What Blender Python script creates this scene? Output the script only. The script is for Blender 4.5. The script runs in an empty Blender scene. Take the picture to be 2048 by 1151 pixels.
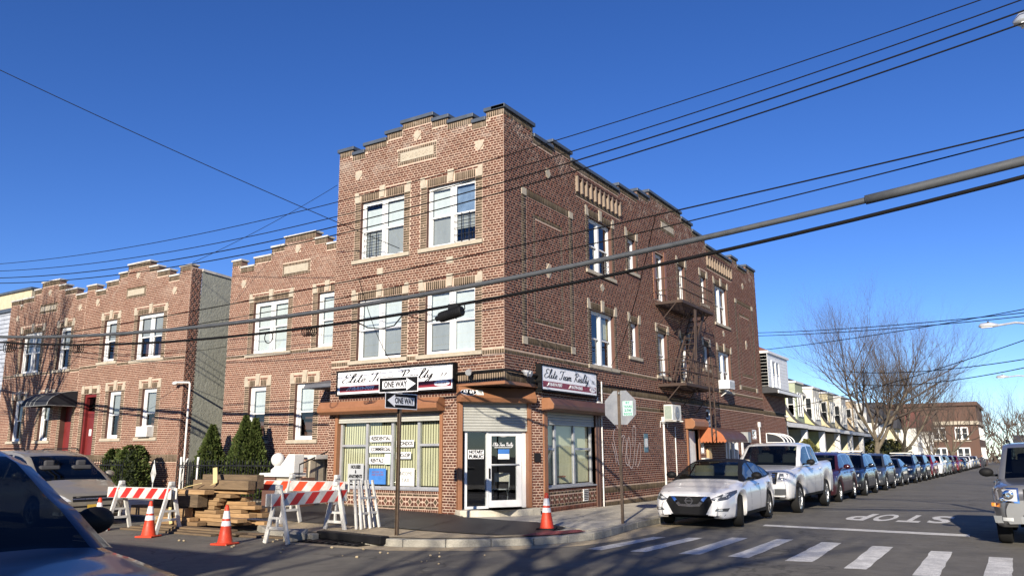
import bpy, bmesh, math, random
import numpy as np
from mathutils import Vector, Matrix
from mathutils.bvhtree import BVHTree
R = math.radians
random.seed(7); RNG = np.random.default_rng(7)
sc = bpy.context.scene
COL = sc.collection

# ---------------------------------------------------------------- camera
CAM = Vector((10.4922, -16.2802, 1.65)); YAW, PITCH, ROLL, FPX = 0.56211, 0.204057, -0.005679, 1581.8
fw = Vector((-math.sin(YAW)*math.cos(PITCH), math.cos(YAW)*math.cos(PITCH), math.sin(PITCH)))
rt = Vector((math.cos(YAW), math.sin(YAW), 0)); up = rt.cross(fw)
rt2 = rt*math.cos(ROLL)+up*math.sin(ROLL); up2 = up*math.cos(ROLL)-rt*math.sin(ROLL)
cd = bpy.data.cameras.new('camera'); cam = bpy.data.objects.new('camera', cd); COL.objects.link(cam)
cam.matrix_world = Matrix(((rt2.x, up2.x, -fw.x, CAM.x), (rt2.y, up2.y, -fw.y, CAM.y), (rt2.z, up2.z, -fw.z, CAM.z), (0, 0, 0, 1)))
cd.sensor_width = 36; cd.lens = FPX/2048*36; cd.clip_start = .05; cd.clip_end = 3000
sc.camera = cam
def ray(px, py): return fw+rt2*((px-1024)/FPX)-up2*((py-575.5)/FPX)
def hit(px, py, ax, v):                      # survey helper: pixel of the photograph -> point on an axis plane
    d = ray(px, py); t = (v-CAM[ax])/d[ax]; return CAM+d*t

# ---------------------------------------------------------------- light
SUN_AZ, SUN_EL = R(108), R(21.5)             # direction the light travels, seen from above
LD = Vector((math.cos(SUN_AZ)*math.cos(SUN_EL), math.sin(SUN_AZ)*math.cos(SUN_EL), -math.sin(SUN_EL)))
sun = bpy.data.lights.new('sun', 'SUN'); sun.energy = 4.8; sun.angle = R(.53); sun.color = (1, .90, .75)
so = bpy.data.objects.new('sun', sun); COL.objects.link(so); so.rotation_euler = LD.to_track_quat('-Z', 'Y').to_euler()
w = bpy.data.worlds.new('World'); sc.world = w; w.use_nodes = True
nt = w.node_tree; nt.nodes.clear()
sky = nt.nodes.new('ShaderNodeTexSky'); sky.sky_type = 'NISHITA'; sky.sun_disc = False
sky.sun_elevation = SUN_EL; sky.sun_rotation = math.atan2(-LD.x, -LD.y); sky.altitude = 0; sky.air_density = .7; sky.dust_density = 0; sky.ozone_density = 3.5
bg = nt.nodes.new('ShaderNodeBackground'); bg.inputs[1].default_value = .092
hs = nt.nodes.new('ShaderNodeHueSaturation'); hs.inputs['Saturation'].default_value = 1.2; hs.inputs['Hue'].default_value = .515
ou = nt.nodes.new('ShaderNodeOutputWorld'); nt.links.new(sky.outputs[0], hs.inputs['Color']); nt.links.new(hs.outputs[0], bg.inputs[0]); nt.links.new(bg.outputs[0], ou.inputs[0])
vs = sc.view_settings; vs.view_transform = 'Standard'; vs.look = 'None'; vs.exposure = 0.8; vs.gamma = 1; vs.use_curve_mapping = False
cy = sc.cycles; cy.max_bounces = 6; cy.diffuse_bounces = 3; cy.glossy_bounces = 3; cy.transparent_max_bounces = 12; cy.transmission_bounces = 3
cy.caustics_reflective = False; cy.caustics_refractive = False; cy.use_denoising = True
sc.render.engine = 'CYCLES'

# ---------------------------------------------------------------- helpers
WM = {}
def wmat(o): return WM.get(o.name, Matrix.Identity(4)) if o else Matrix.Identity(4)
def tag(o, label=None, cat=None, group=None, kind=None):
    if label: o['label'] = label
    if cat: o['category'] = cat
    if group: o['group'] = group
    if kind: o['kind'] = kind
    return o
def thing(name, label, cat, loc=(0, 0, 0), rz=0, group=None, parent=None):
    o = bpy.data.objects.new(name, None); COL.objects.link(o); o.empty_display_size = .2
    o.location = loc; o.rotation_euler = (0, 0, rz); WM[o.name] = Matrix.Translation(Vector(loc)) @ Matrix.Rotation(rz, 4, 'Z')
    return tag(o, label, cat, group)
def copy_tree(o, parent=None):
    c = o.copy(); COL.objects.link(c); c.parent = parent
    for ch in list(o.children): copy_tree(ch, c)
    return c
class Fr:                                     # a wall frame: u along, v up, w outward
    def __init__(s, o, u): s.o = Vector(o); s.u = Vector(u).normalized(); s.v = Vector((0, 0, 1)); s.n = s.u.cross(s.v)
    def p(s, u, v, w=0): return s.o+s.u*u+s.v*v+s.n*w
class MB:
    def __init__(s): s.v = []; s.f = []; s.mi = []
    def add(s, vs, fs, mi=0):
        b = len(s.v); s.v += [tuple(x) for x in vs]; s.f += [tuple(i+b for i in f) for f in fs]; s.mi += [mi]*len(fs); return s
    BF = ((0, 1, 3, 2), (4, 6, 7, 5), (0, 4, 5, 1), (2, 3, 7, 6), (0, 2, 6, 4), (1, 5, 7, 3))
    def box(s, x0, x1, y0, y1, z0, z1, mi=0):
        return s.add([(x, y, z) for x in (x0, x1) for y in (y0, y1) for z in (z0, z1)], s.BF, mi)
    def fbox(s, F, u0, u1, v0, v1, w0, w1, mi=0):
        return s.add([F.p(u, v, w) for u in (u0, u1) for w in (w1, w0) for v in (v0, v1)], s.BF, mi)
    def mbox(s, M, sx, sy, sz, mi=0):
        return s.add([M @ Vector((x*sx/2, y*sy/2, z*sz/2)) for x in (-1, 1) for y in (-1, 1) for z in (-1, 1)], s.BF, mi)
    def bar(s, a, b, wd, ht=None, mi=0, upv=(0, 0, 1)):   # rectangular bar from a to b
        a, b = Vector(a), Vector(b); d = b-a; L = d.length; d.normalize(); ht = ht or wd
        u = Vector(upv)
        if abs(d.dot(u)) > .98: u = Vector((1, 0, 0))
        s_ = d.cross(u).normalized(); u = s_.cross(d)
        return s.add([p+s_*(i*wd/2)+u*(j*ht/2) for p in (a, b) for i in (-1, 1) for j in (-1, 1)], s.BF, mi)
    def quad(s, *p, mi=0): return s.add(p, [tuple(range(len(p)))], mi)
    def prism(s, F, poly, w0, w1, mi=0):      # poly of (u,v), counter-clockwise seen from outside
        n = len(poly); vs = [F.p(a, b, w1) for a, b in poly]+[F.p(a, b, w0) for a, b in poly]
        fs = [tuple(range(n)), tuple(range(2*n-1, n-1, -1))]+[(i, i+n, (i+1) % n+n, (i+1) % n) for i in range(n)]
        return s.add(vs, fs, mi)
    def tube(s, pts, r, n=8, mi=0, cap=True):
        pts = [Vector(p) for p in pts]; rs = r if isinstance(r, (list, tuple)) else [r]*len(pts); vs = []; up_ = None
        for i, p in enumerate(pts):
            d = (pts[min(i+1, len(pts)-1)]-pts[max(i-1, 0)])
            d = d.normalized() if d.length > 1e-9 else Vector((0, 0, 1))
            if up_ is None: up_ = Vector((0, 0, 1)) if abs(d.z) < .9 else Vector((1, 0, 0))
            a = d.cross(up_).normalized(); b = a.cross(d); up_ = b
            vs += [p+a*(math.cos(2*math.pi*k/n)*rs[i])+b*(math.sin(2*math.pi*k/n)*rs[i]) for k in range(n)]
        fs = [(i*n+k, i*n+(k+1) % n, (i+1)*n+(k+1) % n, (i+1)*n+k) for i in range(len(pts)-1) for k in range(n)]
        if cap: fs += [tuple(range(n-1, -1, -1)), tuple(range((len(pts)-1)*n, len(pts)*n))]
        return s.add(vs, fs, mi)
    def lathe(s, prof, M=None, n=24, mi=0):   # prof of (r,z) about local z
        M = M or Matrix.Identity(4); vs = []
        for r, z in prof: vs += [M @ Vector((r*math.cos(2*math.pi*k/n), r*math.sin(2*math.pi*k/n), z)) for k in range(n)]
        fs = [(i*n+k, i*n+(k+1) % n, (i+1)*n+(k+1) % n, (i+1)*n+k) for i in range(len(prof)-1) for k in range(n)]
        return s.add(vs, fs, mi)
    def sphere(s, c, r, nu=16, nv=10, mi=0, sc_=(1, 1, 1)):
        pr = [(max(1e-4, math.sin(math.pi*i/nv)), -math.cos(math.pi*i/nv)) for i in range(nv+1)]
        M = Matrix.Translation(Vector(c)) @ Matrix.Diagonal((r*sc_[0], r*sc_[1], r*sc_[2], 1))
        return s.lathe(pr, M, nu, mi)
    def build(s, name, mat, parent=None, smooth=False, local=False, bevel=0, kind=None, sub=0):
        me = bpy.data.meshes.new(name); inv = None
        if not local:
            m = wmat(parent)
            if m != Matrix.Identity(4): inv = m.inverted()
        v = np.array([tuple(x) for x in s.v], dtype=np.float64).reshape(-1, 3)
        if inv is not None and len(v):
            a = np.array(inv); v = v @ a[:3, :3].T+a[:3, 3]
        me.from_pydata(v.tolist(), [], s.f)
        for mm in (mat if isinstance(mat, (list, tuple)) else [mat]): me.materials.append(mm)
        if any(s.mi): me.polygons.foreach_set('material_index', s.mi)
        if smooth: me.polygons.foreach_set('use_smooth', [True]*len(me.polygons))
        me.update()
        if bevel or sub is None: pass
        o = bpy.data.objects.new(name, me); COL.objects.link(o)
        if parent: o.parent = parent
        WM[o.name] = wmat(parent).copy()
        if bevel:
            b = o.modifiers.new('bevel', 'BEVEL'); b.width = bevel; b.segments = 2; b.limit_method = 'ANGLE'; b.angle_limit = R(40)
        if sub:
            b = o.modifiers.new('sub', 'SUBSURF'); b.levels = sub; b.render_levels = sub
        if kind: o['kind'] = kind
        return o

# ---------------------------------------------------------------- materials
def newmat(name):
    m = bpy.data.materials.new(name); m.use_nodes = True; n = m.node_tree; n.nodes.clear()
    o = n.nodes.new('ShaderNodeOutputMaterial'); p = n.nodes.new('ShaderNodeBsdfPrincipled'); n.links.new(p.outputs[0], o.inputs[0])
    return m, n, p
def noise(n, scale, detail=4, rough=.6, vec=None, dist=0):
    t = n.nodes.new('ShaderNodeTexNoise'); t.inputs['Scale'].default_value = scale; t.inputs['Detail'].default_value = detail
    t.inputs['Roughness'].default_value = rough; t.inputs['Distortion'].default_value = dist
    if vec is not None: n.links.new(vec, t.inputs['Vector'])
    return t
def geo(n): return n.nodes.new('ShaderNodeNewGeometry')
def ramp(n, fac, stops, mode='LINEAR'):
    r = n.nodes.new('ShaderNodeValToRGB'); r.color_ramp.interpolation = mode; e = r.color_ramp.elements
    while len(e) < len(stops): e.new(.5)
    for i, (p, c) in enumerate(stops): e[i].position = p; e[i].color = (*c, 1) if len(c) == 3 else c
    n.links.new(fac, r.inputs[0]); return r
def mixc(n, fac, a, b, mode='MIX'):
    m = n.nodes.new('ShaderNodeMix'); m.data_type = 'RGBA'; m.blend_type = mode
    for s, v in ((0, fac), (6, a), (7, b)):
        if hasattr(v, 'is_linked'): n.links.new(v, m.inputs[s])
        else: m.inputs[s].default_value = v if s == 0 else (*v, 1)
    return m.outputs[2]
def math_(n, op, a, b=None, clamp=False):
    m = n.nodes.new('ShaderNodeMath'); m.operation = op; m.use_clamp = clamp
    for i, v in enumerate((a, b)):
        if v is None: continue
        if hasattr(v, 'is_linked'): n.links.new(v, m.inputs[i])
        else: m.inputs[i].default_value = v
    return m.outputs[0]
def bump(n, p, h, strength, dist=.01):
    b = n.nodes.new('ShaderNodeBump'); b.inputs['Strength'].default_value = strength; b.inputs['Distance'].default_value = dist
    n.links.new(h, b.inputs['Height']); n.links.new(b.outputs[0], p.inputs['Normal'])
def M(name, col, rough=.7, metal=0, var=.18, scale=2.5, fine=.1, bmp=0, bscale=60, coat=0, spec=.5, col2=None, rvar=.12):
    m, n, p = newmat(name); g = geo(n)
    a = noise(n, scale, 5, .65, g.outputs['Position']); b = noise(n, scale*14, 3, .6, g.outputs['Position'])
    lo = tuple(max(0, c*(1-var)) for c in col); hi = tuple(min(1, c*(1+var)) for c in col)
    r = ramp(n, a.outputs[0], [(.28, col2 or lo), (.72, hi)])
    lo2 = (1-fine,)*3; r2 = ramp(n, b.outputs[0], [(.3, lo2), (.7, (1, 1, 1))])
    n.links.new(mixc(n, 1.0, r.outputs[0], r2.outputs[0], 'MULTIPLY'), p.inputs['Base Color'])
    rr = ramp(n, a.outputs[0], [(.3, (max(.02, rough-rvar),)*3), (.7, (min(1, rough+rvar),)*3)]); n.links.new(rr.outputs[0], p.inputs['Roughness'])
    p.inputs['Metallic'].default_value = metal; p.inputs['Coat Weight'].default_value = coat; p.inputs['Specular IOR Level'].default_value = spec
    if coat: p.inputs['Coat Roughness'].default_value = .04
    if bmp:
        c = noise(n, bscale, 4, .65, g.outputs['Position']); bump(n, p, c.outputs[0], bmp)
    return m
def brickmat(name, stops, stain=.0, stain_col=(.40, .35, .30), mort=False, zlo=9.2):
    m, n, p = newmat(name); g = geo(n)
    if mort: base = ramp(n, noise(n, 3, 5, .7, g.outputs['Position']).outputs[0], stops).outputs[0]
    else:
        oi = n.nodes.new('ShaderNodeObjectInfo')
        f = math_(n, 'FRACT', math_(n, 'ADD', g.outputs['Random Per Island'], oi.outputs['Random']))
        base = ramp(n, f, stops).outputs[0]
        big = ramp(n, noise(n, .55, 4, .6, g.outputs['Position']).outputs[0], [(.3, (.86, .84, .84)), (.7, (1.06, 1.05, 1.03))])
        base = mixc(n, 1.0, base, big.outputs[0], 'MULTIPLY')
        fn = ramp(n, noise(n, 38, 3, .6, g.outputs['Position']).outputs[0], [(.25, (.78, .78, .78)), (.7, (1.05, 1.05, 1.05))])
        base = mixc(n, 1.0, base, fn.outputs[0], 'MULTIPLY')
    if stain:                                 # old repointing smears and lime bloom, patches with edges of their own
        sx = n.nodes.new('ShaderNodeSeparateXYZ'); n.links.new(g.outputs['Position'], sx.inputs[0])
        zf = math_(n, 'MULTIPLY', math_(n, 'SUBTRACT', sx.outputs[2], zlo), 1.2, True)
        mp = n.nodes.new('ShaderNodeMapping'); mp.inputs['Scale'].default_value = (1, 1, 1.8); n.links.new(g.outputs['Position'], mp.inputs[0])
        nn = ramp(n, noise(n, 1.1, 6, .72, mp.outputs[0], 1.5).outputs[0], [(.5, (0, 0, 0)), (.66, (1, 1, 1))])
        base = mixc(n, math_(n, 'MULTIPLY', math_(n, 'MULTIPLY', nn.outputs[0], zf), stain), base, stain_col)
    n.links.new(base, p.inputs['Base Color']); p.inputs['Roughness'].default_value = .85; p.inputs['Specular IOR Level'].default_value = .25
    bump(n, p, noise(n, 70, 4, .7, g.outputs['Position']).outputs[0], .35, .006)
    return m
def glassmat(name, tint=(.75, .8, .8), refl=1.0, rough=.0, base=.04):
    m = bpy.data.materials.new(name); m.use_nodes = True; n = m.node_tree; n.nodes.clear()
    o = n.nodes.new('ShaderNodeOutputMaterial'); t = n.nodes.new('ShaderNodeBsdfTransparent'); t.inputs[0].default_value = (*tint, 1)
    gl = n.nodes.new('ShaderNodeBsdfGlossy'); gl.inputs['Roughness'].default_value = rough; gl.inputs[0].default_value = (.95, .97, 1, 1)
    lw = n.nodes.new('ShaderNodeLayerWeight'); lw.inputs[0].default_value = .5     # Schlick, the same from both sides of the pane
    f = math_(n, 'ADD', math_(n, 'MULTIPLY', math_(n, 'POWER', lw.outputs['Facing'], 5), refl*.95), base+.04*refl, True)
    mx = n.nodes.new('ShaderNodeMixShader'); n.links.new(f, mx.inputs[0]); n.links.new(t.outputs[0], mx.inputs[1]); n.links.new(gl.outputs[0], mx.inputs[2]); n.links.new(mx.outputs[0], o.inputs[0])
    g = geo(n); b = n.nodes.new('ShaderNodeBump'); b.inputs['Strength'].default_value = .06; b.inputs['Distance'].default_value = .02
    n.links.new(noise(n, 1.7, 2, .5, g.outputs['Position']).outputs[0], b.inputs['Height']); n.links.new(b.outputs[0], gl.inputs['Normal']); return m
def paint(name, col, flake=0, rough=.28, coat=.8, dirt=.12):
    m, n, p = newmat(name); g = geo(n)
    d = ramp(n, noise(n, 2.2, 6, .7, g.outputs['Position']).outputs[0], [(.35, tuple(c*(1-dirt) for c in col)), (.75, col)])
    n.links.new(d.outputs[0], p.inputs['Base Color']); p.inputs['Metallic'].default_value = flake; p.inputs['Roughness'].default_value = rough
    p.inputs['Coat Weight'].default_value = coat; p.inputs['Coat Roughness'].default_value = .06
    return m
red_stops = [(0, (.105, .040, .027)), (.25, (.135, .053, .035)), (.5, (.118, .045, .030)), (.75, (.088, .037, .027)), (.93, (.16, .07, .046)), (1, (.085, .040, .032))]
dark_stops = [(0, (.082, .062, .038)), (.4, (.105, .08, .05)), (.7, (.07, .053, .036)), (1, (.125, .098, .066))]
MAT = dict(
 brick=brickmat('brick_red', red_stops, .55), brick_dark=brickmat('brick_olive', dark_stops, .3),
 brick_b=brickmat('brick_red_neighbour', [(0, (.145, .058, .040)), (.4, (.18, .074, .050)), (.75, (.128, .054, .039)), (1, (.20, .092, .062))], .35, zlo=6.8),
 mortar=brickmat('mortar', [(.3, (.40, .295, .225)), (.7, (.55, .415, .325))], .5, mort=True), brick_plain=M('brick_plain', (.11, .052, .038), .85),
 parapet_back=M('parapet_back', (.2, .12, .09), .85), lime=M('limestone', (.44, .385, .30), .85, var=.16, scale=6, fine=.25, bmp=.5, bscale=50),
 coping=M('coping_slate', (.06, .075, .10), .5, var=.15), coping_grey=M('coping_grey', (.5, .48, .45), .8, var=.3), white=M('white_vinyl', (.72, .72, .71), .45, var=.05, fine=.04),
 white_old=M('white_paint_worn', (.74, .73, .7), .6, var=.12, fine=.2), grey_alu=M('grey_aluminium', (.42, .43, .45), .4, .35, var=.1), black=M('black_metal', (.010, .010, .011), .6, var=.2, spec=.2),
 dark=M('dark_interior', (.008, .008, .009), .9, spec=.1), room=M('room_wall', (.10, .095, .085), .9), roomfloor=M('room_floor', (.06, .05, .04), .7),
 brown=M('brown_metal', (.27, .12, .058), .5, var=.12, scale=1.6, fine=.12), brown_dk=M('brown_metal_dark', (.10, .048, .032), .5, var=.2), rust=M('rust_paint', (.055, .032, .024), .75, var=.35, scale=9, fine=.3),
 shutter=M('shutter_slat', (.42, .42, .38), .5, var=.1, fine=.15), glass=glassmat('window_glass', (.8, .84, .84), 1.0, 0, .045), glass_dark=glassmat('tinted_glass', (.16, .18, .19), .75, 0, .02), glass_far=M('far_window_glass', (.03, .035, .04), .12, var=.3), glass_car=glassmat('car_glass', (.36, .41, .40), .8, 0, .01),
 blind=M('blind_white', (.66, .69, .69), .8, var=.05, fine=.05), blind_cream=M('blind_cream', (.74, .69, .44), .75, var=.06, fine=.05), blind_grey=M('blind_grey', (.34, .35, .35), .85, var=.1), tarp=M('blue_tarp', (.20, .28, .42), .5, var=.25, scale=4),
 asphalt=None, concrete=None, orange=M('cone_orange', (.62, .05, .014), .55, var=.16, scale=7, fine=.25), reflective=M('reflective_white', (.7, .7, .7), .4, var=.05, fine=.06), stripe_red=M('stripe_red', (.52, .025, .02), .45, var=.08), stripe_orange_lit=M('stripe_orange_lit', (.72, .075, .03), .45, var=.08),
 plastic_white=M('white_plastic', (.62, .61, .57), .55, var=.22, scale=5, fine=.25), rubber=M('black_rubber', (.014, .014, .014), .85, var=.25, fine=.2, spec=.2), chrome=M('chrome', (.75, .76, .78), .12, 1, var=.05), rim=M('alloy_rim', (.42, .43, .45), .3, .9, var=.1), rim_dk=M('dark_rim', (.20, .20, .21), .35, .8),
 signgrey=M('sign_back_grey', (.34, .35, .36), .45, .5, var=.06), post=M('rusty_post', (.12, .085, .06), .7, .3, var=.35, scale=12, fine=.3), sign_white=M('sign_white', (.82, .82, .84), .4, var=.03, fine=.02), sign_black=M('sign_black', (.008, .008, .009), .6, var=.1, spec=.15), sign_red=M('sign_maroon', (.22, .018, .03), .4, var=.05),
 ink=M('ink_black', (.01, .01, .012), .5), ink_white=M('ink_white', (.85, .85, .85), .5, var=.02), ink_blue=M('ink_blue', (.05, .18, .5), .5), paper=M('paper', (.74, .74, .7), .8, var=.04), foil=M('window_film', (.40, .42, .44), .5, var=.1),
 cable=M('black_cable', (.006, .006, .007), .75, spec=.15), cable_grey=M('grey_bundle', (.06, .065, .072), .7, var=.15, scale=8), iron=M('black_iron', (.01, .01, .011), .5), greywall=None,
 bark=M('bark', (.14, .115, .08), .9, var=.35, scale=5, fine=.3, bmp=.8, bscale=25), twig=M('twig', (.07, .052, .04), .9, var=.3, scale=3), sage=M('metal_grey', (.30, .31, .31), .5, .4),
 siding=M('white_siding', (.74, .76, .78), .6, var=.06), shingle=M('dark_shingle', (.055, .055, .06), .9, var=.3, scale=8, fine=.4, bmp=.6), trim=M('white_trim', (.75, .74, .72), .6, var=.1), maroon_door=M('maroon_door', (.15, .018, .018), .45, var=.15), canvas=M('black_canvas', (.012, .014, .02), .7, var=.2), canvas_grey=M('grey_canvas', (.10, .105, .12), .7), ac=M('ac_cream', (.62, .61, .56), .5, var=.06), skin=M('skin', (.35, .2, .14), .6), cloth=M('dark_cloth', (.03, .032, .045), .9), lamp=M('lamp_metal', (.6, .62, .64), .35, .5),
)
def groundmat(name, cols, sc1=.5, sc2=35, rough=.85, crack=True, spk=.5):
    m, n, p = newmat(name); g = geo(n); P = g.outputs['Position']
    a = ramp(n, noise(n, sc1, 6, .7, P, .6).outputs[0], [(.3, cols[0]), (.7, cols[1])]).outputs[0]
    b = ramp(n, noise(n, sc2*3, 2, .5, P).outputs[0], [(.32, (1-spk,)*3), (.7, (1+spk*.45,)*3)]).outputs[0]
    c = mixc(n, 1.0, a, b, 'MULTIPLY')
    d = ramp(n, noise(n, 2.3, 5, .75, P, 1).outputs[0], [(.4, (.82, .82, .82)), (.62, (1.04, 1.04, 1.03))]).outputs[0]
    c = mixc(n, 1.0, c, d, 'MULTIPLY')
    if crack:
        v = n.nodes.new('ShaderNodeTexVoronoi'); v.feature = 'DISTANCE_TO_EDGE'; v.inputs['Scale'].default_value = .22
        dn = noise(n, 1.2, 4, .6, P); vm = n.nodes.new('ShaderNodeVectorMath'); vm.operation = 'MULTIPLY_ADD'; n.links.new(dn.outputs[1], vm.inputs[0]); vm.inputs[1].default_value = (1.2, 1.2, 1.2); n.links.new(P, vm.inputs[2]); n.links.new(vm.outputs[0], v.inputs['Vector'])
        k = ramp(n, v.outputs[0], [(.002, (.5, .5, .5)), (.006, (1, 1, 1))]).outputs[0]; c = mixc(n, 1.0, c, k, 'MULTIPLY')
    n.links.new(c, p.inputs['Base Color']); p.inputs['Roughness'].default_value = rough; p.inputs['Specular IOR Level'].default_value = .35
    bump(n, p, noise(n, sc2*2, 3, .7, P).outputs[0], .5, .006); return m
MAT['asphalt'] = groundmat('asphalt_road', [(.125, .115, .098), (.20, .185, .155)])
MAT['asphalt_new'] = groundmat('asphalt_fresh', [(.026, .026, .028), (.05, .05, .052)], .8, 45, .55, False, .35)
MAT['concrete'] = groundmat('concrete_walk', [(.47, .43, .35), (.64, .59, .475)], .7, 30, .9, True, .25)
MAT['kerb'] = groundmat('kerb_stone', [(.25, .24, .21), (.46, .43, .36)], 1.2, 25, .85, False, .3)
MAT['dirt'] = groundmat('dusty_gutter', [(.40, .32, .20), (.56, .46, .31)], 1.5, 30, .95, False, .5)
MAT['marking'] = groundmat('road_paint', [(.55, .53, .49), (.88, .86, .80)], 3, 30, .7, False, .4)
MAT['tactile'] = groundmat('tactile_red', [(.25, .06, .055), (.36, .10, .10)], 3, 30, .8, False, .5)
MAT['greywall'] = None
def greywall():
    m, n, p = newmat('painted_rubble'); g = geo(n)
    a = ramp(n, noise(n, .8, 5, .7, g.outputs['Position']).outputs[0], [(.3, (.27, .275, .23)), (.7, (.34, .345, .29))]); n.links.new(a.outputs[0], p.inputs['Base Color']); p.inputs['Roughness'].default_value = .8
    bump(n, p, noise(n, 9, 4, .7, g.outputs['Position']).outputs[0], .6, .04); return m
MAT['greywall'] = greywall()
def woodmat(name, a, b):
    m, n, p = newmat(name); tc = n.nodes.new('ShaderNodeTexCoord'); oi = n.nodes.new('ShaderNodeObjectInfo')
    mp = n.nodes.new('ShaderNodeMapping'); mp.inputs['Scale'].default_value = (.7, 9, 9); n.links.new(tc.outputs['Object'], mp.inputs[0])
    vm = n.nodes.new('ShaderNodeVectorMath'); vm.operation = 'ADD'; n.links.new(mp.outputs[0], vm.inputs[0])
    cx = n.nodes.new('ShaderNodeCombineXYZ'); n.links.new(math_(n, 'MULTIPLY', oi.outputs['Random'], 50), cx.inputs[0]); n.links.new(cx.outputs[0], vm.inputs[1])
    g = ramp(n, noise(n, 2.2, 6, .65, vm.outputs[0], 1.2).outputs[0], [(.3, a), (.7, b)]).outputs[0]
    t = ramp(n, oi.outputs['Random'], [(0, (.62, .6, .58)), (.5, (1, .97, .92)), (1, (1.12, 1.05, .95))]).outputs[0]
    n.links.new(mixc(n, 1.0, g, t, 'MULTIPLY'), p.inputs['Base Color']); p.inputs['Roughness'].default_value = .8
    bump(n, p, noise(n, 3, 5, .6, vm.outputs[0], 1).outputs[0], .25, .01); return m
MAT['wood'] = woodmat('lumber', (.20, .12, .055), (.42, .28, .15)); MAT['wood_old'] = woodmat('lumber_weathered', (.085, .06, .037), (.20, .145, .09)); MAT['fin'] = M('corbel_stone', (.26, .20, .15), .85, var=.2)
def sheet(cols):
    return M('sheet', cols)
# ---------------------------------------------------------------- bricks, walls, windows
PC, JT, BL = .0677, .0165, .2032
def subtract(iv, a, b):
    out = []
    for p, q in iv:
        if b <= p or a >= q: out.append((p, q)); continue
        if a > p: out.append((p, a))
        if b < q: out.append((b, q))
    return out
def lay(u0, u1, v0, tops, blocks, ph=0.0):
    rects = []; vmax = max(t for *_, t in tops); n = int((vmax-v0)/PC)
    for k in range(n+1):
        a = v0+k*PC; b = a+PC; iv = [(p, q) for p, q, t in tops if t >= b-.012]
        iv.sort(); mg = []
        for p, q in iv:
            if mg and abs(mg[-1][1]-p) < .01: mg[-1] = (mg[-1][0], q)
            else: mg.append((p, q))
        for (p, q, c, d) in blocks:
            if c < b-.02 and d > a+.02: mg = subtract(mg, p, q)
        hd = k % 2; pt = BL/2 if hd else BL; off = ph+(0 if hd else (BL/2 if (k//2) % 2 else 0)+BL/4)
        for p, q in mg:
            i = math.floor((p-off)/pt)
            while True:
                x0 = off+i*pt; i += 1
                if x0 >= q: break
                s, e = max(x0, p)+JT/2, min(x0+pt, q)-JT/2
                if e-s > .022: rects.append((s, e, a+JT/2, b-JT/2))
    return rects
def soldiers(u0, u1, v0, v1, pitch=PC):
    n = max(1, round((u1-u0)/pitch)); p = (u1-u0)/n
    return [(u0+i*p+JT*.45, u0+(i+1)*p-JT*.45, v0+JT*.4, v1-JT*.4) for i in range(n)]
def quoins(u0, u1, v0, v1):
    n = max(1, round((v1-v0)/PC)); p = (v1-v0)/n; out = []
    for i in range(n):
        a, b = v0+i*p+JT/2, v0+(i+1)*p-JT/2
        if i % 6 == 3 and u1-u0 > .15: out += [(u0+JT/2, (u0+u1)/2-JT/2, a, b), ((u0+u1)/2+JT/2, u1-JT/2, a, b)]
        else: out.append((u0+JT*.6, u1-JT*.6, a, b))
    return out
def brick_mesh(name, F, rects, mat, parent, proud=.007, kind='stuff'):
    if not rects: return None
    r = np.array(rects); n = len(r); w = proud+RNG.uniform(-.0022, .0022, n); j = RNG.uniform(-.0016, .0016, (n, 4))
    r = r+j; O, U, N = (np.array(x) for x in (F.o, F.u, F.n)); V = np.zeros((n, 8, 3)); b = .0035
    for k, (iu, iv, top) in enumerate([(0, 2, 1), (1, 2, 1), (1, 3, 1), (0, 3, 1), (0, 2, 0), (1, 2, 0), (1, 3, 0), (0, 3, 0)]):
        uu = r[:, iu]+(b if iu == 0 else -b)*top*.5; vv = r[:, iv]+(b if iv == 2 else -b)*top*.5
        V[:, k] = O+uu[:, None]*U+np.outer(vv, (0, 0, 1))+(w if top else np.full(n, -.003))[:, None]*N
    f = np.array([(0, 1, 2, 3), (0, 4, 5, 1), (1, 5, 6, 2), (2, 6, 7, 3), (3, 7, 4, 0)])
    Fc = (f[None]+np.arange(n)[:, None, None]*8).reshape(-1, 4)
    V = V.reshape(-1, 3)
    inv = np.array(wmat(parent).inverted()); V = V @ inv[:3, :3].T+inv[:3, 3]
    me = bpy.data.meshes.new(name); me.vertices.add(len(V)); me.vertices.foreach_set('co', V.ravel())
    me.loops.add(Fc.size); me.loops.foreach_set('vertex_index', Fc.ravel().astype(np.int32))
    me.polygons.add(len(Fc)); me.polygons.foreach_set('loop_start', np.arange(len(Fc), dtype=np.int32)*4); me.polygons.foreach_set('loop_total', np.full(len(Fc), 4, dtype=np.int32))
    me.materials.append(mat); me.update(calc_edges=True); me.validate()
    o = bpy.data.objects.new(name, me); COL.objects.link(o); o.parent = parent; WM[o.name] = wmat(parent).copy()
    if kind: o['kind'] = kind
    return o
_bm = {}
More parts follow.
